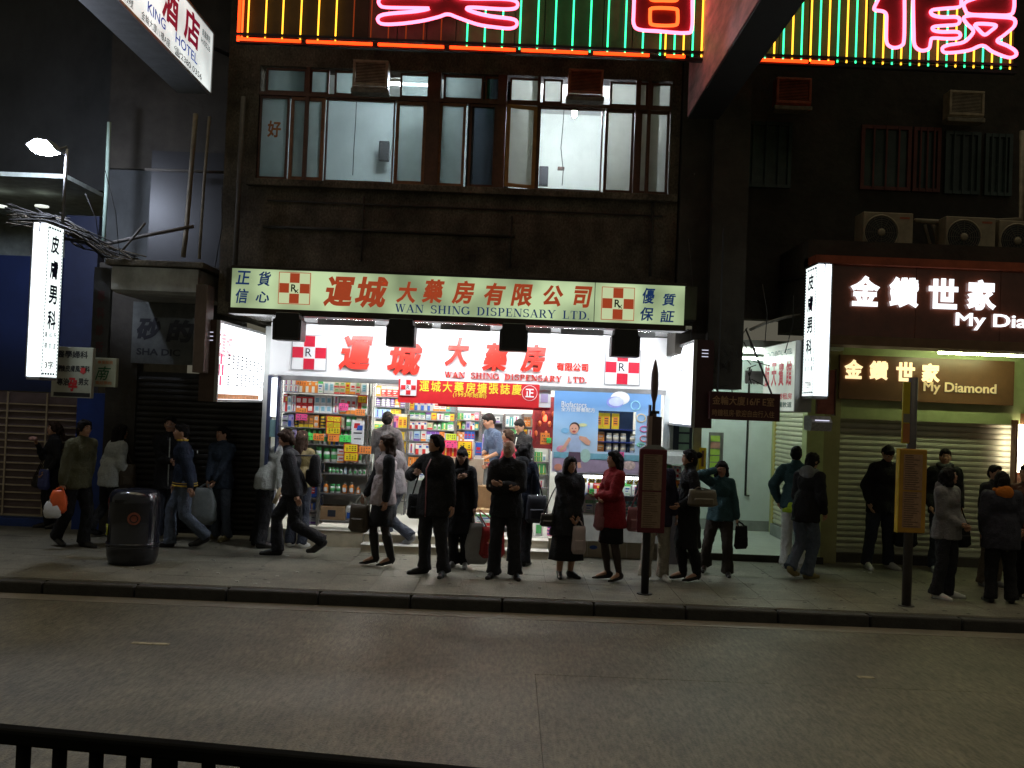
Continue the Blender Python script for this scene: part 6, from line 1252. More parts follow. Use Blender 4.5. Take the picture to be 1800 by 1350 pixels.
def person(label, px, py, H, yaw, feet=None, hands=None, lean=0, side=0, twist=0, head=(0, 0), top=None, bottom=None, hair=('short', black_hair), shoe=None, z=0, female=False, group=None, sit=0, girth=1, yaw_shoulder=0, fold=None, tall_only=False, coat=None, sleeves=None, Y=None, legs=None, build_legs=True):
    """px,py: image point of the middle between the feet on the ground; yaw 0 faces the camera, 90 faces right in the view"""
    if Y is None: X, Y = ground(px, py, z)
    else: X = Xof(px, py, Y)
    s = H / 1.7; rng = random.Random(int(px * 13 + py)); vx = lambda p: Vector(p) * s
    R_ = thing('person', label, 'person', (X, Y, z), group, rz=R(yaw))
    ft = feet or ((-.10, .02, 0), (.10, -.02, 0))      # (x, y, heel lift) of the foot middle, -y is forward
    drop = 0
    sep = max(abs(ft[0][1]), abs(ft[1][1])); hipz = .924 - .45 * sep * sep - sit + .9 * min(ft[0][2], ft[1][2])
    hip = Vector((0, 0, hipz + .03)); hl = [Vector((-.085, 0, hipz)), Vector((.085, 0, hipz))]
    ank = []; knee = []; toes = []
    for k in (0, 1):
        fx, fy, lift = ft[k][:3]; splay = (ft[k][3] if len(ft[k]) > 3 else .12) * (-1 if k == 0 else 1)
        a = Vector((fx, fy + .05, .085 + lift)); kn, a2 = ik(hl[k], a, .43, .415, Vector((0.15 * (-1 if k == 0 else 1), -1, .1)))
        ank.append(a2); knee.append(kn); fd = Vector((splay, -1, 0)).normalized(); pit = min(1.1, lift * 3.2)
        toes.append(a2 + Vector((fd.x * .15 * math.cos(pit), fd.y * .15 * math.cos(pit), -.055 - .15 * math.sin(pit))))
        toes[-1].z = max(toes[-1].z, .028)
    la = R(lean); ls = R(side); ux = Vector((math.sin(ls), -math.sin(la), math.cos(la) * math.cos(ls)))
    la2 = R(lean * 1.25); u2 = Vector((math.sin(ls), -math.sin(la2), math.cos(la2) * math.cos(ls))).normalized()
    waist = hip + ux * .17; chest = waist + ux * .20; neck0 = chest + u2 * .15
    sw = (.138 if female else .158) * (1 + (girth - 1) * .5); tw = R(yaw_shoulder); sdir = Vector((math.cos(tw), math.sin(tw), 0))
    sh = [neck0 - u2 * .062 - sdir * sw, neck0 - u2 * .062 + sdir * sw]
    hy, hp = R(head[0]), R(head[1])                    # head turn (+ towards the person's left), nod down
    hd = (Vector((0, -.3 * math.sin(hp + la * .6), 1))).normalized()
    neck1 = neck0 + (u2 + hd).normalized() * .07; hc = neck1 + hd * .085 + Vector((0, -.012, 0))
    HM = Matrix.Rotation(hy, 3, 'Z') @ Matrix.Rotation(hp, 3, 'X')
    hnd = hands or ((-.24, -.03, .80), (.24, -.03, .80)); elb = []; wr = []
    for k in (0, 1):
        t = Vector(hnd[k][:3]); pole = Vector(hnd[k][3]) if len(hnd[k]) > 3 else Vector((.5 * (-1 if k == 0 else 1), .8, -.35))
        e, w_ = ik(sh[k], t, .275, .245, pole); elb.append(e); wr.append(w_)
    hh = lambda v: HM @ Vector(v)
    # ---- the body: one surface
    b = MB(); g = girth
    C = lambda a, b_, ra, rb: b.cap(a, b_, ra, rb, 12)
    b.ell(hc, (.074, .092, .108), HM); b.ell(hc + hh((0, -.03, -.055)), (.054, .06, .055), HM); b.ell(hc + hh((0, .02, .03)), (.076, .082, .08), HM)
    b.ell(hc + hh((0, -.098, -.015)), (.013, .02, .024), HM, 8, 6); b.ell(hc + hh((0, -.084, .035)), (.05, .014, .012), HM, 10, 6); b.ell(hc + hh((0, -.084, -.052)), (.026, .014, .013), HM, 8, 6); b.ell(hc + hh((0, -.078, -.092)), (.022, .018, .016), HM, 8, 6)
    for k in (-1, 1): b.ell(hc + hh((.075 * k, .008, -.012)), (.012, .02, .031), HM, 8, 6); b.ell(hc + hh((.036 * k, -.07, -.02)), (.022, .02, .022), HM, 8, 6)
    C(neck0 - u2 * .03, neck1 + hd * .03, .062, .054)
    b.ell(chest, (.14 * g, .095, .16)); b.ell(waist, (.125 * g, .09, .13)); b.ell(hip, (.145 * g, .10, .11)); C(sh[0], sh[1], .06, .06)
    for k in (0, 1):
        C(sh[k], elb[k], .052, .040); C(elb[k], wr[k], .040, .026); C(hl[k], knee[k], .085, .055); C(knee[k], knee[k].lerp(ank[k], .35), .053, .056); C(knee[k].lerp(ank[k], .35), ank[k], .056, .036)
        C(ank[k], toes[k] + Vector((0, 0, .01)), .036, .026)
        d = (wr[k] - elb[k]).normalized(); sd_ = -1 if k == 0 else 1
        b.ell(wr[k] + d * .05, (.038, .020, .052), Vector(d).to_track_quat('Z', 'Y').to_matrix(), 10, 8)
    b.v = [tuple(Vector(v) * s) for v in b.v]
    me = remesh(b, .0135, 3, [skin_m], 'body')
    # fingers, thumb, eyes and brows join the same mesh
    x = MB()
    for k in (0, 1):
        d = (wr[k] - elb[k]).normalized(); q_ = Vector(d).to_track_quat('Z', 'Y').to_matrix(); sg = -1 if k == 0 else 1; curl = .55
        inn = (Vector((0, 0, chest.z)) - wr[k]); inn = (inn - d * inn.dot(d)).normalized(); sdv = d.cross(inn).normalized()
        for f in range(4):
            o_ = sdv * (-.027 + .018 * f); l = (.03, .034, .032, .025)[f]; p0 = wr[k] + d * .07 + o_; p1 = p0 + (d + inn * .25).normalized() * (l + .012); p2 = p1 + (d * math.cos(curl) + inn * math.sin(curl)).normalized() * l; p3 = p2 + (d * math.cos(curl * 2) + inn * math.sin(curl * 2)).normalized() * l * .7
            x.tube([p0, p1, p2, p3], [.0095, .009, .0082, .006], 6)
        th = -sdv * (1 if sdv.dot(Vector((0, -1, 0))) < 0 else -1) if abs(sdv.y) > .2 else sdv
        p0 = wr[k] + d * .025 + th * .018; p1 = p0 + (d * .7 + th * .7 + inn * .3) * .036; p2 = p1 + (d * .9 + th * .15 + inn * .4) * .03; x.tube([p0, p1, p2], [.012, .0105, .007], 6)
    x.cm = 1
    for k in (-1, 1): x.ell(hc + hh((.031 * k, -.079, .012)), (.014, .010, .0075), HM, 8, 6)
    x.cm = 2
    for k in (-1, 1):
        x.ell(hc + hh((.031 * k, -.087, .012)), (.0065, .004, .0068), HM, 8, 6)
        x.tube([hc + hh((.014 * k, -.094, .036)), hc + hh((.032 * k, -.094, .042)), hc + hh((.05 * k, -.084, .036))], [.003, .0042, .002], 5)
    x.cm = 3; x.tube([hc + hh((-.024, -.092, -.052)), hc + hh((0, -.1, -.05)), hc + hh((.024, -.092, -.052))], [.003, .0065, .003], 6)
    x.v = [tuple(Vector(v) * s) for v in x.v]; n0 = len(me.vertices)
    V = [tuple(v.co) for v in me.vertices] + x.v; Fc = [tuple(p.vertices) for p in me.polygons] + [tuple(n0 + i for i in f) for f in x.f]
    mi = [0] * len(me.polygons) + x.m; bpy.data.meshes.remove(me); y_ = MB(); y_.v = V; y_.f = Fc; y_.m = mi
    link('body', y_.mesh('body', [skin_m, eyew, eyeb, lip_m], smooth=True), R_)
    sc_ = lambda mb: setattr(mb, 'v', [tuple(Vector(v) * s) for v in mb.v]) or mb
    # ---- lower clothing
    bt = bottom or dict(kind='trousers', mat=cloth('black', (.014, .014, .016)))
    hem_l = bt.get('w', .075)
    m = MB()
    if bt['kind'] in ('trousers', 'tights'):
        add = .02 if bt['kind'] == 'trousers' else .004
        m.ell(hip + Vector((0, .005, .0)), (.146 * g + add * .6, .106 + add * .4, .115))
        for k in (0, 1):
            m.cap(hl[k], knee[k], .098 * min(g, 1.1) + add * .3, .062 + add, 14)
            if bt['kind'] == 'trousers':
                e = ank[k] + Vector((0, .008, -.028 if ft[k][2] < .03 else -.01)); m.tube([knee[k], knee[k].lerp(e, .5), e], [.06 + add, .058 + add * .8, hem_l + .004], 14); m.ell(knee[k], (.065 + add * .8,) * 3)
            else: m.tube([knee[k], knee[k].lerp(ank[k], .35), ank[k]], [.057, .061, .042], 12)
        link('trousers' if bt['kind'] == 'trousers' else 'tights', remesh(sc_(m), .015, 3, [bt['mat']], 'trousers', .017 if bt['kind'] == 'trousers' else 0, 11, rng.random() * 9), R_)
    if bt['kind'] == 'skirt' or bt.get('skirt'):
        hz = bt.get('hem', .5); m2 = MB(); wd = bt.get('flare', .2); cx = (knee[0] + knee[1]) / 2; n = 36; rings = []
        mw = MB(); L_ = [(waist.z - .02, .12 * g + .01, .092), (hip.z + .05, .150 * g + .01, .112), (hip.z - .08, .158 * g + .012, .122), (hz, wd, wd * .78)]
        base = 0; V2 = []; F2 = []
        for j, (zz, rx, ry) in enumerate([(L_[0])] + [tuple(a * (1 - t) + b_ * t for a, b_ in zip(L_[i], L_[i + 1])) for i in range(3) for t in (.33, .67, 1)]):
            tt = max(0, (hip.z - zz) / max(.01, hip.z - hz)); c = hip.lerp(Vector((cx.x, cx.y, 0)), min(1, tt * .6))
            for i in range(n):
                a = 2 * PI * i / n; wv = 1 + .05 * tt * math.sin(a * 7 + rng.random() * .3) + .02 * tt * math.sin(a * 3); V2.append((c.x + rx * math.cos(a) * wv, c.y + ry * math.sin(a) * wv, zz))
        nr = 10
        for j in range(nr - 1):
            for i in range(n): F2.append((j * n + i, j * n + (i + 1) % n, (j + 1) * n + (i + 1) % n, (j + 1) * n + i))
        m2.v = V2; m2.f = F2; m2.m = [0] * len(F2); o = link('skirt', sc_(m2).mesh('skirt', [bt.get('skirt') or bt['mat']], smooth=True), R_); sm = o.modifiers.new('t', 'SOLIDIFY'); sm.thickness = .008
    # ---- upper clothing
    tp = top or dict(mat=cloth('black', (.014, .014, .016))); puff = tp.get('puff', .022); hem = tp.get('hem', hip.z - .05); m = MB()
    m.ell(chest, (.142 * g + puff, .11 + puff * .8, .165)); m.cap(neck0 - u2 * .01, sh[0] + u2 * .02, .07, .05); m.cap(neck0 - u2 * .01, sh[1] + u2 * .02, .07, .05); m.ell(waist, (.14 * g + puff * 1.1, .105 + puff * .9, .14)); m.cap(sh[0] + Vector((.02, 0, -.005)), sh[1] - Vector((.02, 0, .005)), .062 + puff * .5, .062 + puff * .5)
    hb = hip + Vector((0, 0, hem - hip.z)); hw = tp.get('hemw', .155) * g + puff + .016; m.tube([waist, hip + Vector((0, 0, .02)), hb], [.136 * g + puff, .158 * g + puff, hw], 18)
    n0 = len(m.v) - 54                                  # flatten front to back
    for i in range(n0, len(m.v)): v = m.v[i]; cy = waist.y if i < n0 + 18 else hip.y; m.v[i] = (v[0], cy + (v[1] - cy) * .80, v[2])
    m.cap(neck0 - u2 * .05, neck0 + u2 * (.03 if tp.get('collar', 1) else -.01), .078, .07)
    if tp.get('collar', 1) > 1: m.cap(neck0, neck1 + u2 * .005, .078, .076)
    sl = tp.get('sleeve', 1)
    slv = m if not tp.get('arm_mat') else MB()
    for k in (0, 1):
        slv.cap(sh[k], elb[k], .062 + puff * .6, .050 + puff * .6)
        if sl >= 1: slv.cap(elb[k], elb[k].lerp(wr[k], .97), .050 + puff * .6, .036 + puff * .35)
    if sl < 1:
        pass
    link('jacket' if sl >= 1 else 'shirt', remesh(sc_(m), .0155, 3, [tp['mat']], 'jacket', tp.get('fold', .021), tp.get('fs', 8), rng.random() * 9), R_)
    if tp.get('arm_mat'): link('sleeves', remesh(sc_(slv), .015, 2, [tp['arm_mat']], 'sleeves', .012, 9, rng.random() * 9), R_)
    if tp.get('trim'):                                   # contrasting hem and cuff bands
        bnd = MB(); rr_ = []
        for i in range(25): a = 2 * PI * i / 24; bnd_p = (hb.x + (hw + .008) * math.cos(a), hb.y + (hw * .74 + .012) * math.sin(a), hb.z + .01); rr_.append(bnd_p)
        bnd.tube(rr_, .012, 6); bnd.tube([(a, c, d + .035) for a, c, d in rr_], .006, 6); link('hem_band', sc_(bnd).mesh('hem_band', tp['trim'], smooth=True), R_)
        bc = MB(); bc.tube([neck0 + Vector((.075 * math.cos(2 * PI * i / 16), .07 * math.sin(2 * PI * i / 16), .045)) for i in range(17)], .014, 6); link('collar_band', sc_(bc).mesh('collar_band', tp['trim'], smooth=True), R_)
    if tp.get('hood'):
        m = MB(); m.ell(neck0 + Vector((0, .085, .0)), (.12, .075, .10)); m.tube([neck0 + Vector((.095 * math.cos(PI * i / 8), .1 * math.sin(PI * i / 8) - .03, .02 + .0 * i)) for i in range(9)], .04, 10); link('hood', remesh(sc_(m), .015, 3, [tp['hood']], 'hood', .012, 9), R_)
    if tp.get('zip'):
        m = MB(); m.tube([(neck0.x, neck0.y - .105, neck0.z - .03), (chest.x, chest.y - .148 - puff, chest.z), (waist.x, waist.y - .135 - puff, waist.z), (hb.x, hb.y - hw * .76, hb.z)], .009, 6); link('open_front', sc_(m).mesh('open_front', tp['zip'], smooth=True), R_)
    if tp.get('scarf'):
        m = MB(); m.tube([neck0 + Vector((.085 * math.cos(2 * PI * i / 16), .08 * math.sin(2 * PI * i / 16) - .01, .035 + .012 * math.sin(i))) for i in range(17)], .036, 10); m.cap(neck0 + Vector((.03, -.1, 0)), chest + Vector((.05, -.15, -.05)), .035, .045); link('scarf', remesh(sc_(m), .013, 3, [tp['scarf']], 'scarf', .01, 14), R_)
    # ---- hair
    hk, hm_ = hair; m = MB()
    if hk == 'bald': m.ell(hc + hh((0, .03, -.005)), (.080, .075, .06), HM); top_ = None
    else:
        m.ell(hc + hh((0, .012, .034)), (.080, .094, .090), HM); m.ell(hc + hh((0, -.042, .082)), (.062, .046, .032), HM); m.ell(hc + hh((0, .042, .0)), (.082, .068, .085), HM)
        m.ell(hc + hh((0, -.055, .078)), (.058, .04, .028), HM)
        if hk in ('medium', 'bob', 'long', 'ponytail', 'bun', 'curly'):
            m.ell(hc + hh((0, .05, -.04)), (.078, .06, .08), HM)
            for k in (-1, 1): m.ell(hc + hh((.066 * k, -.01, .02)), (.022, .055, .07), HM)
        if hk in ('bob', 'curly'):
            for k in (-1, 1): m.cap(hc + hh((.07 * k, .0, .02)), hc + hh((.082 * k, -.005, -.11)), .032, .032)
            m.cap(hc + hh((0, .06, 0)), hc + hh((0, .06, -.12)), .075, .07)
        if hk == 'curly':
            for i in range(16): a = rng.random() * 2 * PI; m.ell(hc + hh((.085 * math.cos(a), .03 + .07 * math.sin(a), rng.uniform(-.16, .09))), (.04, .04, .04))
        if hk == 'long':
            for k in (-1, 1): m.cap(hc + hh((.066 * k, .01, .0)), hc + Vector((.075 * k, .05, -.2)), .035, .035)
            m.cap(hc + hh((0, .06, 0)), hc + Vector((0, .09, -.30)), .078, .06)
        if hk == 'ponytail': m.cap(hc + hh((0, .10, .03)), hc + Vector((0, .16, -.18)), .035, .028)
        if hk == 'bun': m.ell(hc + hh((0, .125, .045)), (.045, .045, .042))
        if hk == 'topbun': m.ell(hc + hh((0, .03, .125)), (.03, .03, .03))
    link('hair', remesh(sc_(m), .0125, 2, [hm_], 'hair', .014 if hk != 'bald' else .003, 34, rng.random() * 9), R_)
    # ---- shoes
    shm_ = shoe or dict(mat=M('black_leather', (.012, .011, .011), .3, var=.2)); hl_ = shm_.get('heel', 0)
    for k in (0, 1):
        a, t = ank[k], toes[k]; m = MB(); fl = (t - a); fl.z = 0; fl = fl.normalized(); dn = Vector((0, 0, -1)); lift = ft[k][2]
        heelp = a - fl * .035 + Vector((0, 0, -.045)); tip = t + fl * .06; tip.z = max(.024, t.z - .01)
        if lift > .03: back = (a - t).normalized(); heelp = a + Vector((0, 0, 0)) - fl * .03 - (Vector((0, 0, 1)) - fl * .3).normalized() * .04
        heelp.z = max(heelp.z, .034 + hl_)
        m.cap(heelp, t - fl * .02 + Vector((0, 0, -.0)), .036, .042 if not shm_.get('slim') else .032); m.cap(t - fl * .03, tip, .036 if not shm_.get('slim') else .03, .032 if not shm_.get('slim') else .014); m.cap(heelp + Vector((0, 0, .02)), a, .042, .045)
        if not shm_.get('slim'): m.cap(a + Vector((0, 0, -.012)), t + Vector((0, 0, .008)), .044, .036)
        if shm_.get('boot'): m.cap(a, a.lerp(knee[k], .72), .052, .07)
        o = link('shoe', remesh(sc_(m), .011, 2, [shm_['mat']], 'shoe'), R_)
        if hl_:
            hb_ = MB().tube([heelp + Vector((0, 0, -.02)), (heelp.x, heelp.y + .008, max(0, heelp.z - .034 - hl_ + lift))], [.018, .006], 8); link('heel', sc_(hb_).mesh('heel', shm_['mat']), o)
    out = Pz(); M4 = Matrix.Translation((X, Y, z)) @ Matrix.Rotation(R(yaw), 4, 'Z')
    W_ = lambda v: M4 @ (Vector(v) * s)
    out.root = R_; out.w = W_; out.s = s; out.hand = [W_(wr[k] + (wr[k] - elb[k]).normalized() * .09) for k in (0, 1)]; out.sh = [W_(v) for v in sh]; out.hip = W_(hip); out.chest = W_(chest); out.yaw = yaw; out.elb = [W_(e) for e in elb]; out.head = W_(hc)
    out.local = lambda x_, y_, z_: W_((x_, y_, z_))
    return out
# ---- bags (each a thing of its own)
def bag(name, label, c, W, Hh, D, mat, yaw=0, strap=None, handle='loop', taper=.82, plastic=False, strap_mat=None, mark=None, cat='bag'):
    """c: top centre of the bag; strap: point the strap hangs from"""
    c = Vector(c); t = thing(name, label, cat, (c.x, c.y, c.z - Hh), None, R(yaw)); m = MB(); n = 16; V = []; rr_ = random.Random(hash_(label))
    lv = 7
    for j in range(lv + 1):
        f = j / lv; zz = f * Hh; k = taper + (1 - taper) * (1 - f) if not plastic else (.55 + .55 * math.sin(min(1, (1 - f) * 1.25 + .12) * PI * .62)); k2 = (.55 if f > .95 else 1) if not plastic else k
        if f == 0: k *= .74; k2 *= .5
        elif j == 1 and not plastic: k *= 1.0; k2 *= 1.1
        for i in range(n):
            a = 2 * PI * i / n; cx_, sy_ = math.cos(a), math.sin(a); ex = .62; px_ = math.copysign(abs(cx_) ** ex, cx_) * W / 2 * k; py_ = math.copysign(abs(sy_) ** ex, sy_) * D / 2 * k2 * (1 - .35 * f)
            wob = 1 + (rr_.random() - .5) * (.16 if plastic else .07); V.append((px_ * wob, py_ * wob, zz))
    m.v = V
    for j in range(lv):
        for i in range(n): m.f.append((j * n + i, j * n + (i + 1) % n, (j + 1) * n + (i + 1) % n, (j + 1) * n + i)); m.m.append(0)
    m.f.append(tuple(reversed(range(n)))); m.m.append(0); m.f.append(tuple(range(lv * n, lv * n + n))); m.m.append(0)
    o = link('bag_body', m.mesh('bag_body', mat, smooth=True), t)
    if not plastic: e = o.modifiers.new('b', 'BEVEL'); e.width = .004; e.limit_method = 'ANGLE'
    sm_ = strap_mat or mat
    inv = (Matrix.Translation(t.location) @ Matrix.Rotation(R(yaw), 4, 'Z')).inverted()
    if strap is not None:
        sp_ = inv @ Vector(strap)
        for sy_ in (-1, 1):
            p0 = Vector((-W * .3 * taper, sy_ * D * .12, Hh * .97)); p1 = Vector((W * .3 * taper, sy_ * D * .12, Hh * .97)); mid = sp_ + Vector((0, sy_ * .012, 0))
            pts = [p0, p0.lerp(mid, .6) + Vector((-.015, 0, 0)), mid, p1.lerp(mid, .6) + Vector((.015, 0, 0)), p1]
            link('strap', MB().tube(pts, .008 if not plastic else .012, 6).mesh('strap', sm_, smooth=True), t)
    if not plastic:
        link('zip', MB().tube([(-W * .42 * taper, 0, Hh * 1.0), (W * .42 * taper, 0, Hh * 1.0)], .006, 5).mesh('zip', MC['chrome'], smooth=True), t)
        link('pocket', MB().box(-W * .3, W * .3, -D * .58, -D * .3, Hh * .14, Hh * .52).mesh('pocket', mat), t).modifiers.new('b', 'BEVEL').width = .012
    if mark: link('print', MB().box(-W * .22, W * .22, -D * .53, -D * .50, Hh * .3, Hh * .62).mesh('print', mark), t)
    return t
blk = cloth('black', (.012, .012, .014)); char_ = cloth('charcoal', (.022, .022, .026)); navy_c = cloth('navy', (.012, .018, .035)); olive = cloth('olive', (.085, .082, .045)); palegrey = cloth('pale_grey', (.36, .38, .36)); white_c = cloth('off_white', (.52, .52, .5)); jean = cloth('jeans', (.09, .11, .15)); djean = cloth('dark_jeans', (.03, .035, .05)); slate = cloth('slate_blue', (.035, .05, .08)); teal_c = cloth('teal', (.03, .07, .08)); redc = cloth('red', (.22, .012, .018)); greyc_ = cloth('mid_grey', (.12, .11, .12)); beigec = cloth('beige', (.30, .27, .22)); mauve = cloth('mauve_vest', (.36, .30, .31), .6, .3); brownc = cloth('brown', (.06, .045, .03)); limec = cloth('lime', (.35, .5, .03)); gold_c = cloth('gold_brown', (.16, .12, .04), .5, .3); orangec = cloth('orange', (.5, .15, .02)); yellow_t = cloth('yellow_trim', (.55, .36, .05)); blueT = cloth('blue_tee', (.07, .10, .17))
lth = dict(mat=M('black_leather', (.012, .011, .011), .3, var=.2)); wsh = dict(mat=M('white_trainer', (.6, .6, .58), .5, var=.1)); heels = dict(mat=M('black_leather'), heel=.05, slim=1); boots = dict(mat=M('black_leather'), heel=.05, slim=1, boot=1); tan = dict(mat=M('tan_shoe', (.22, .18, .08), .6)); grysh = dict(mat=M('grey_trainer', (.16, .16, .16), .5))
bl_l = M('black_leather'); redbag = M('red_paper_bag', (.30, .02, .02), .35, var=.3, scale=8); plasg = M('grey_plastic', (.22, .25, .26), .3, var=.25, scale=9); plasw = M('white_plastic', (.6, .6, .6), .35, var=.1); oran = M('orange_plastic', (.75, .12, .03), .35, var=.2); pinkb = M('pale_pink_bag', (.42, .34, .34), .5, var=.1); rose = M('rose_vinyl', (.32, .13, .15), .3, var=.25); brownb = M('brown_bag', (.06, .045, .03), .6, var=.3); blueb = M('blue_bag', (.05, .06, .2), .5, var=.2)
wk = lambda a=.26, b=.30, lift=.10: ((-.08, -a, 0), (.08, b, lift))
wk2 = lambda a=.26, b=.30, lift=.10: ((-.08, b, lift), (.08, -a, 0))
T = lambda mat, **k: dict(mat=mat, **k)
B_ = lambda mat, **k: dict(kind='trousers', mat=mat, **k)
rest = ((-.24, -.04, .80), (.24, -.04, .80)); folded = ((.02, -.21, 1.15, (-1, .3, -.8)), (-.03, -.235, 1.19, (1, .3, -.8)))
pocket = ((-.20, -.10, .92, (-.35, 1, 0)), (.20, -.10, .92, (.35, 1, 0)))
front = ((-.05, -.2, .86), (.05, -.2, .86))
# 1 woman eating
p = person('woman in black holding food to her mouth by the grille shutter', 88, 929, 1.56, -55, feet=((-.09, -.06, 0), (.09, .08, .02)), hands=((-.02, -.25, 1.36), (.2, -.12, .95)), top=T(blk), bottom=B_(blk), hair=('ponytail', brown_hair), female=True)
bag('shoulder_bag', 'small black shoulder bag at the side of the woman eating', p.local(-.05, -.22, .86), .26, .18, .1, bl_l, -40, strap=p.sh[0]); bag('blue_bag', 'blue cloth bag carried by the woman eating', p.local(.18, -.16, .98), .24, .3, .1, blueb, -30, strap=p.hand[1])
t = thing('snack', 'pink and white snack wrapper held by the woman in black', 'snack', p.hand[0]); part('wrapper', MB().ell(p.hand[0] + Vector((-.02, -.02, .03)), (.07, .04, .035), nu=9, nv=6), M('snack_wrap', (.6, .35, .36), .5, var=.5, scale=30), t, smooth=True)
# 2 olive man walking right
p = person('man in olive jacket walking right past the blue pillar', 128, 962, 1.68, 62, feet=((-.08, .20, .05), (.09, -.14, 0)), hands=((-.26, -.05, .84), (.24, .05, .82)), lean=9, top=T(olive, hem=.80, puff=.035), bottom=B_(blk, w=.08), hair=('medium', black_hair), head=(0, 4), girth=1.1)
bag('carrier_bag', 'orange and white plastic carrier bag in the olive jacket man\'s hand', p.hand[0] + Vector((-.02, -.02, .0)), .2, .3, .12, oran, 20, strap=p.hand[0] + Vector((0, 0, .04)), plastic=True); bag('carrier_bag', 'white lower carrier bag hanging under the orange one', p.hand[0] + Vector((-.07, -.06, -.14)), .2, .22, .1, plasw, 20, strap=p.hand[0], plastic=True)
# 3 pale jacket long haired woman
p = person('long haired woman in pale grey jacket walking away past the blue pillar', 188, 944, 1.60, 140, feet=((-.08, -.08, 0), (.08, .2, .06)), hands=((-.16, -.2, .92), (.2, -.1, .9)), lean=12, top=T(palegrey, puff=.045, hem=.78), bottom=B_(blk), hair=('long', black_hair), female=True)
bag('backpack', 'brown shoulder bag carried in front of the pale jacket woman', p.local(-.22, -.16, 1.12), .26, .34, .14, brownb, 30, strap=p.sh[0])
# 4 man against the dark shutter
p = person('bespectacled man in black coat standing in front of the dark shutter', 290, 948, 1.72, 20, hands=((.02, -.24, 1.12), (.14, -.22, 1.10)), top=T(blk, hem=.72, puff=.03, zip=palegrey), bottom=B_(djean), hair=('short', black_hair), head=(-10, 0))
def wear(p, name, mb, mat, smooth=True):
    """a small part worn by a person, given in the person's own space"""
    mb.v = [tuple(Vector(v) * p.s) for v in mb.v]; return link(name, mb.mesh(name, mat, smooth=smooth), p.root)
hl0 = 1.595
wear(p, 'glasses', MB().tube([(-.055, -.10, 1.60), (-.02, -.118, 1.60), (.02, -.118, 1.60), (.055, -.10, 1.60)], .004, 5), MC['chrome'])
# 5 navy jacket, yellow bands
p = person('man in navy jacket with yellow bands striding left in jeans', 320, 964, 1.68, -72, feet=wk(.22, .26, .09), hands=((-.21, -.13, .86), (.24, .08, .84)), lean=6, top=T(navy_c, hem=.86, puff=.035, trim=yellow_t), bottom=B_(jean, w=.085), hair=('short', black_hair))
wear(p, 'back_print', MB().box(-.07, .07, .135, .15, 1.31, 1.34), white_c, False)
# 6 man in slate jacket
p = person('man in slate blue jacket standing with a big grey plastic bag', 384, 950, 1.60, -22, feet=((-.13, .02, 0), (.13, -.02, 0)), hands=((-.08, -.22, .84), (.02, -.22, .86)), top=T(slate, hem=.80, puff=.03), bottom=B_(jean, w=.08), hair=('short', black_hair), head=(-28, 0), shoe=tan)
bag('carrier_bag', 'large grey plastic bag held by the man in the slate jacket', p.hand[0] + Vector((-.03, -.05, -.03)), .34, .52, .2, plasg, -10, strap=p.hand[0] + Vector((0, 0, .03)), plastic=True)
# 7 pale jacket man bending towards the shop
p = person('man in pale grey bomber jacket bending right towards the shop shelves', 462, 962, 1.66, 118, feet=((-.14, .02, 0), (.14, .02, 0)), hands=((-.30, -.12, .82, (-.6, .6, 0)), (.14, -.3, .95)), lean=24, top=T(palegrey, puff=.035, hem=.84), bottom=B_(blk, w=.085), hair=('short', black_hair), head=(0, 16))
t = thing('rolled_paper', 'rolled tan paper in the hanging hand of the pale bomber jacket man', 'paper', p.hand[0]); part('paper_roll', MB().tube([p.hand[0] + Vector((.03, 0, .09)), p.hand[0] + Vector((-.06, -.02, -.12))], [.035, .03], 10), M('tan_paper', (.32, .25, .15), .7), t, smooth=True)
# 8b behind
p = person('brown haired woman in gold brown top looking at the shelves', 522, 962, 1.60, 170, hands=((-.1, -.25, 1.05), (.2, -.1, .85)), top=T(gold_c, puff=.03), bottom=B_(djean), hair=('long', brown_hair), shoe=wsh, female=True)
bag('carrier_bag', 'orange and white shopping bag beside the left plinth', p.hand[1] + Vector((.12, -.05, -.0)), .2, .34, .1, oran, 20, strap=p.hand[1] + Vector((.05, 0, .06)))
# 8 striding man
p = person('man in black jacket striding left with his head down', 512, 979, 1.70, -82, feet=((-.08, -.24, 0), (.08, .36, .15)), hands=((-.20, -.14, .84), (.25, .06, .83)), lean=10, top=T(char_, puff=.035, hem=.82), bottom=B_(blk, w=.085), hair=('medium', brown_hair), head=(0, 22), girth=1.05)
bag('backpack', 'black backpack on the striding man with his head down', p.local(0, .26, 1.36), .34, .42, .2, blk, p.yaw, strap=p.sh[1])
# 9 white vest woman
p = person('curly haired woman in pale puffy vest, black skirt and high boots facing left', 668, 996, 1.60, -68, feet=((-.07, -.10, .04), (.07, .08, .04)), hands=((-.14, -.24, .88), (.22, -.02, .84)), top=T(mauve, puff=.045, hem=.84, arm_mat=blk, fold=.022, fs=12), bottom=dict(kind='tights', mat=cloth('dark_tights', (.03, .022, .02), .6), skirt=blk, hem=.56, flare=.19), hair=('curly', brown_hair), shoe=boots, female=True, lean=-3)
bag('tote_bag', 'large dark brown tote bag hanging from the vest woman\'s forward arm', p.hand[0] + Vector((-.03, -.05, -.06)), .28, .35, .16, brownb, -10, strap=p.hand[0] + Vector((0, 0, .06)), strap_mat=M('pale_strap', (.5, .5, .46), .5))
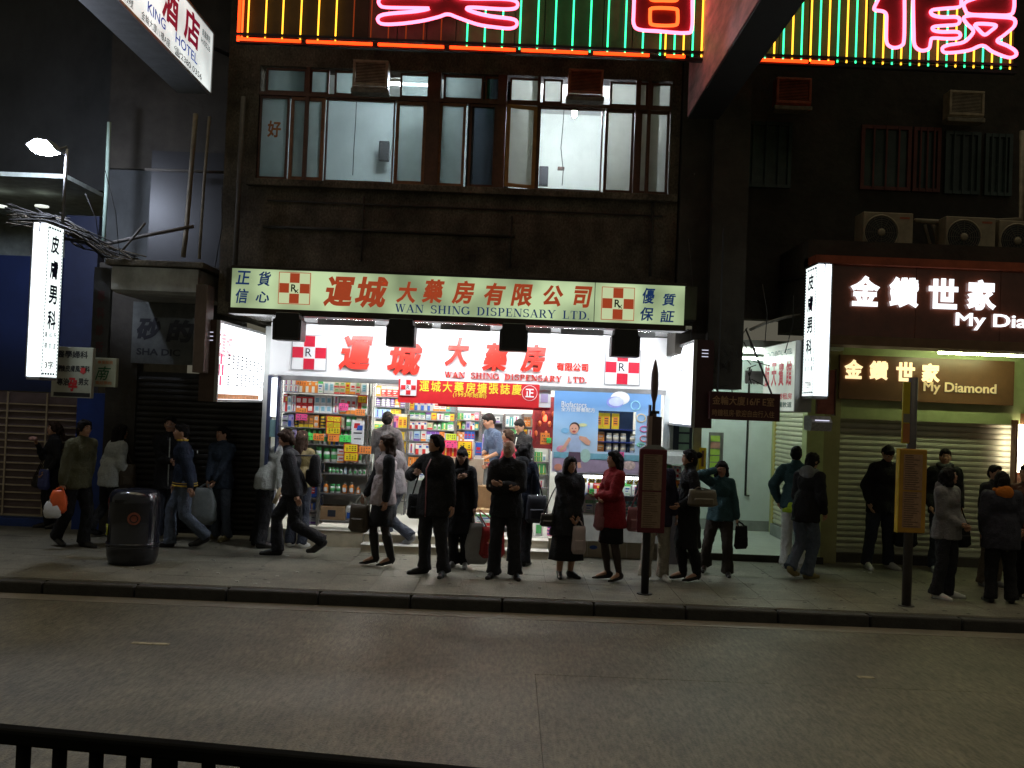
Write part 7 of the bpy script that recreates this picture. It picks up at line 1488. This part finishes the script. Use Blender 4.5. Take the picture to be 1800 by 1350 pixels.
# 10 man in grey and the one beyond
p = person('person in grey jacket stepping left behind the vest woman', 690, 966, 1.66, -120, feet=((-.08, -.18, 0), (.08, .34, .16)), hands=((-.2, -.16, .92), (.24, -.02, .86)), lean=8, top=T(greyc_, puff=.03, hem=.82), bottom=B_(djean), hair=('short', black_hair), shoe=grysh, head=(0, 15))
bag('shopping_bag', 'dark square bag hanging behind the vest woman', p.hand[1] + Vector((.06, -.08, .02)), .3, .30, .14, blk, 10, strap=p.hand[1] + Vector((.02, 0, .2)))
p = person('customer with short black hair seen from behind at the left racks', 672, 948, 1.66, 175, hands=((-.1, -.25, 1.2), (.1, -.25, 1.2)), top=T(greyc_), bottom=B_(djean), hair=('short', black_hair), z=.245, Y=14.7)
# 11 waiting man
p = person('black haired man in black jacket waiting and looking left, frontmost by the kerb', 758, 1012, 1.68, -32, feet=((-.15, .0, 0, .5), (.15, 0, 0, .4)), hands=((-.17, -.2, 1.26, (-1, .2, -.7)), (.27, .02, .84)), top=T(blk, hem=.74, puff=.045, zip=rose), bottom=B_(char_, w=.085), hair=('medium', black_hair), head=(-28, -6), girth=1.08)
bag('shoulder_bag', 'black bulging shoulder bag behind the frontmost waiting man', p.local(-.30, .05, .98), .26, .30, .2, blk, 0, strap=p.sh[0])
# 12 woman with hood hair
p = person('woman in long black coat with top knot, hand raised to her chin', 805, 998, 1.50, -8, feet=((-.08, 0, 0), (.10, -.02, 0)), hands=((-.03, -.19, 1.30, (-1, 0, -1)), (.24, -.08, .78)), top=T(blk, hem=.52, puff=.035, hemw=.19), bottom=B_(blk), hair=('topbun', black_hair), head=(-6, 22), female=True, shoe=grysh)
wear(p, 'long_hair', MB().cap((-.06, -.03, 1.58), (-.08, -.06, 1.36), .04, .03).cap((.06, -.03, 1.58), (.08, -.06, 1.36), .04, .03), black_hair)
bag('shopping_bag', 'glossy red shopping bag at the feet level between the top knot woman and bald man', p.hand[1] + Vector((.24, -.02, -.16)), .36, .40, .12, redbag, 22, strap=p.hand[1] + Vector((.05, 0, .05)), mark=M('gold_print', (.4, .2, .05), .5)); bag('carrier_bag', 'translucent grey carrier bag beside the red shopping bag', p.hand[1] + Vector((.05, -.02, -.12)), .28, .52, .14, M('milky_plastic', (.30, .29, .29), .4, var=.15), 0, strap=p.hand[1], plastic=True)
# shop staff and customers inside
p = person('shop assistant in blue T shirt bending over the counter', 874, 900, 1.72, -62, hands=((-.1, -.34, 1.02), (.12, -.3, 1.02)), lean=17, top=T(blueT, sleeve=.5, puff=.012), bottom=B_(char_), hair=('short', black_hair), head=(0, 24), z=FZ, Y=15.9)
p = person('young assistant in black striped jacket looking down inside the shop', 914, 900, 1.62, -35, hands=((-.1, -.3, 1.05), (.12, -.3, 1.05)), lean=8, top=T(blk, zip=white_c), bottom=B_(blk), hair=('short', black_hair), head=(0, 26), z=FZ, Y=16.1)
p = person('customer in red checked jacket reaching to the counter', 893, 920, 1.48, -85, hands=((-.1, -.36, 1.1), (.12, -.2, 1.0)), lean=4, top=T(cloth('red_check', (.35, .02, .05)), puff=.025), bottom=B_(blk), hair=('medium', brown_hair), z=FZ, Y=14.9)
# 16 bald man
p = person('balding man in black jacket with folded arms facing the road', 885, 1017, 1.65, -4, feet=((-.13, -.01, 0, .3), (.14, -.02, 0, .3)), hands=folded, top=T(blk, puff=.04, hem=.78), bottom=B_(char_, w=.095), hair=('bald', grey_hair), head=(-8, 4), girth=1.06)
wear(p, 'wristwatch', MB().box(-.215, -.195, -.215, -.2, 1.16, 1.19), MC['chrome'], False)
# 17
p = person('dark haired woman half hidden behind the balding man', 912, 994, 1.58, 165, hands=((-.22, -.05, .9), (.24, -.06, .85)), top=T(navy_c, puff=.04, hem=.76, hood=blk), bottom=B_(blk), hair=('curly', black_hair), female=True)
bag('tote_bag', 'big black tote bag between the balding man and the long skirt woman', p.local(-.24, -.02, 1.02) + Vector((-.02, -.1, 0)), .30, .36, .15, M('dark_navy_bag', (.012, .013, .02), .5, var=.2), 5, strap=p.sh[0] + Vector((.02, -.05, 0)))
# 18 long skirt
p = person('short haired woman in black coat and long dark skirt holding a pale bag', 994, 1016, 1.47, 18, feet=((-.08, 0, 0, .3), (.09, 0, 0, .3)), hands=((-.02, -.2, .86, (-1, .2, -.3)), (.08, -.2, .86, (1, .2, -.3))), top=T(cloth('soft_black', (.018, .018, .022)), puff=.045, hem=.62, hemw=.19), bottom=dict(kind='tights', mat=skin_m, skirt=blk, hem=.27, flare=.25), hair=('bob', black_hair), head=(14, 4), female=True, girth=1.05)
bag('paper_bag', 'pale pink paper bag held in front by the long skirt woman', p.hand[1] + Vector((.02, -.02, -.06)), .19, .34, .1, pinkb, 8, strap=p.hand[1] + Vector((0, 0, .03)))
bag('shoulder_bag', 'small black bag at the hip of the long skirt woman', p.local(-.30, .02, .92), .2, .16, .12, bl_l, 0, strap=p.sh[0])
# 19 red jacket
p = person('long haired woman in red jacket with folded arms facing left', 1073, 1022, 1.54, -66, feet=((-.08, -.05, .03, .3), (.09, .03, .03, .3)), hands=((.02, -.21, 1.12, (-1, .3, -.8)), (-.03, -.235, 1.16, (1, .3, -.8))), top=T(redc, puff=.04, hem=.74, hemw=.17), bottom=dict(kind='tights', mat=cloth('sheer_black', (.05, .035, .03), .5), skirt=blk, hem=.53, flare=.19), hair=('long', black_hair), shoe=dict(mat=bl_l, heel=.03, slim=1), female=True)
bag('handbag', 'rose vinyl handbag hanging from the red jacket woman\'s arm', p.elb[0] + Vector((.04, -.12, -.10)), .34, .34, .14, rose, 25, strap=p.elb[0] + Vector((.02, -.02, 0)), strap_mat=bl_l)
# 20 behind bus stop
p = person('person in dark jacket and pale trousers hidden behind the red timetable case', 1150, 1021, 1.60, 10, feet=((-.12, 0, 0), (.13, 0, 0)), hands=((-.2, -.2, 1.0), (.26, -.04, .9)), top=T(cloth('dark_violet', (.025, .02, .04)), puff=.04, hem=.74), bottom=B_(beigec, w=.085), hair=('short', black_hair), shoe=wsh)
bag('handbag', 'dull red bag between the red jacket woman and the timetable case', p.local(-.32, -.1, .98), .24, .3, .12, rose, 0, strap=p.sh[0])
# 21 bun woman
p = person('woman with hair in a bun and long black coat in profile facing left', 1206, 1023, 1.58, -84, feet=((-.06, -.08, .04), (.07, .08, .04)), hands=((-.12, -.24, 1.02), (.2, -.16, 1.06, (.4, 1, -.3))), top=T(blk, puff=.02, hem=.46, hemw=.19, collar=2), bottom=B_(blk, w=.05), hair=('bun', black_hair), shoe=heels, female=True)
bag('tote_bag', 'wide dull brown handbag on the bun woman\'s arm', p.hip + Vector((.12, -.22, .26)), .40, .21, .18, M('olive_brown_bag', (.11, .09, .06), .5, var=.2), 4, strap=p.elb[1] + Vector((0, -.05, .1)))
bag('shopping_bag', 'red shopping bag in front of the bun woman', p.hand[0] + Vector((-.06, .02, -.04)), .16, .3, .1, redbag, 15, strap=p.hand[0] + Vector((0, 0, .04)))
# 22 teal woman
p = person('woman in teal jacket with one hand raised to her forehead', 1262, 1012, 1.47, -12, feet=((-.20, .12, .06), (.14, -.03, 0)), hands=((-.10, -.14, 1.60, (-1, 0, -.8)), (.27, -.02, .80)), top=T(teal_c, puff=.03, hem=.84), bottom=B_(cloth('dark_brown', (.035, .028, .022)), w=.10), hair=('bob', black_hair), female=True, head=(6, 14), lean=4)
wear(p, 'shirt_hem', MB().tube([(.155 * math.cos(2 * PI * i / 20), .01 + .12 * math.sin(2 * PI * i / 20), .85) for i in range(21)], .02, 6), pinkb)
bag('folder', 'flat black folder bag in the teal jacket woman\'s lowered hand', p.hand[1] + Vector((.05, 0, -.03)), .24, .30, .05, blk, 30, strap=p.hand[1] + Vector((0, 0, .03)))
# 23, 24
p = person('man in teal jacket over a lime shirt and white trousers by the alley shutter', 1393, 998, 1.66, 160, feet=((-.10, 0, 0), (.10, .05, 0)), hands=((.18, -.12, .98, (1, .6, 0)), (.24, .02, .95, (1, .5, .1))), top=T(teal_c, puff=.035, hem=.86), bottom=B_(white_c, w=.08), hair=('short', black_hair), shoe=wsh)
wear(p, 'shirt', MB().tube([(0, 0, .99), (0, 0, .86), (0, 0, .80)], [.15, .175, .18], 20), limec)
p = person('man in dark hooded jacket and jeans stepping right past the alley', 1412, 1018, 1.64, 128, feet=((-.02, -.10, 0), (.02, .22, .09)), hands=((-.2, -.14, .92), (.22, -.2, .90)), lean=9, top=T(blk, puff=.035, hem=.78, hood=cloth('grey_hood', (.2, .21, .22))), bottom=B_(jean, w=.085), hair=('medium', black_hair), shoe=tan, head=(0, 10))
bag('carrier_bag', 'white plastic bag carried by the hooded jacket man', p.hand[1] + Vector((.1, -.03, -.04)), .2, .34, .12, plasw, 10, strap=p.hand[1] + Vector((0, 0, .04)), plastic=True)
# 25 bowed man
p = person('man in black jacket looking down before the green tinged shutter', 1545, 1000, 1.74, 6, feet=((-.17, -.02, 0, .1), (.17, .02, 0, .3)), hands=((-.21, -.08, .93, (-.35, 1, 0)), (.25, -.08, .84)), lean=12, top=T(blk, puff=.04, hem=.78), bottom=B_(djean, w=.075), hair=('short', black_hair), head=(-8, 42), shoe=wsh)
bag('travel_bag', 'black travel bag held low by the man looking down', p.hand[1] + Vector((.06, -.02, -.08)), .34, .40, .22, blk, 0, strap=p.hand[1] + Vector((0, 0, .03)))
# 26 scarf man
p = person('man in scarf leaning on the shutter behind the yellow timetable', 1655, 1003, 1.72, -8, feet=((-.16, -.22, 0), (.10, .0, 0)), hands=pocket, top=T(blk, puff=.04, hem=.80, scarf=cloth('grey_scarf', (.05, .05, .055))), bottom=B_(djean), hair=('short', black_hair), head=(-10, 2), shoe=grysh)
# 27
p = person('person in pale grey jacket and dark trousers standing right of the yellow timetable', 1660, 1052, 1.54, 40, feet=((-.13, 0, 0, .1), (.12, -.02, 0, .6)), hands=((-.05, -.19, 1.02), (.07, -.20, 1.00)), top=T(cloth('dusty_grey', (.17, .165, .17)), puff=.045, hem=.80, hood=cloth('dusty_grey', (.17, .165, .17))), bottom=B_(char_, w=.095), hair=('curly', black_hair), head=(40, -8), shoe=wsh, girth=1.05)
bag('shoulder_bag', 'black bag between the pale grey jacket and dark hooded people', p.local(.32, -.05, 1.0), .24, .3, .16, blk, 20, strap=p.sh[1])
# 28, 29, 30
p = person('person in navy hooded coat with orange collar seen from behind at the right', 1756, 1059, 1.52, 172, feet=((-.14, 0, 0), (.13, .02, 0)), hands=pocket, top=T(cloth('dusty_navy', (.035, .035, .05)), puff=.06, hem=.72, hood=orangec, collar=2), bottom=B_(blk, w=.09), hair=('bob', black_hair), girth=1.12)
p = person('person in tan trousers standing behind the navy hooded coat', 1742, 1032, 1.55, 20, hands=rest, top=T(char_, puff=.03), bottom=B_(cloth('tan', (.12, .095, .07)), w=.075), hair=('short', black_hair), shoe=grysh)
p = person('person in rust brown jacket cut by the right edge of the view', 1800, 1052, 1.60, -50, hands=front, top=T(cloth('rust_brown', (.09, .035, .025)), puff=.045, hem=.76), bottom=B_(blk, w=.085), hair=('medium', black_hair), head=(-20, 0))
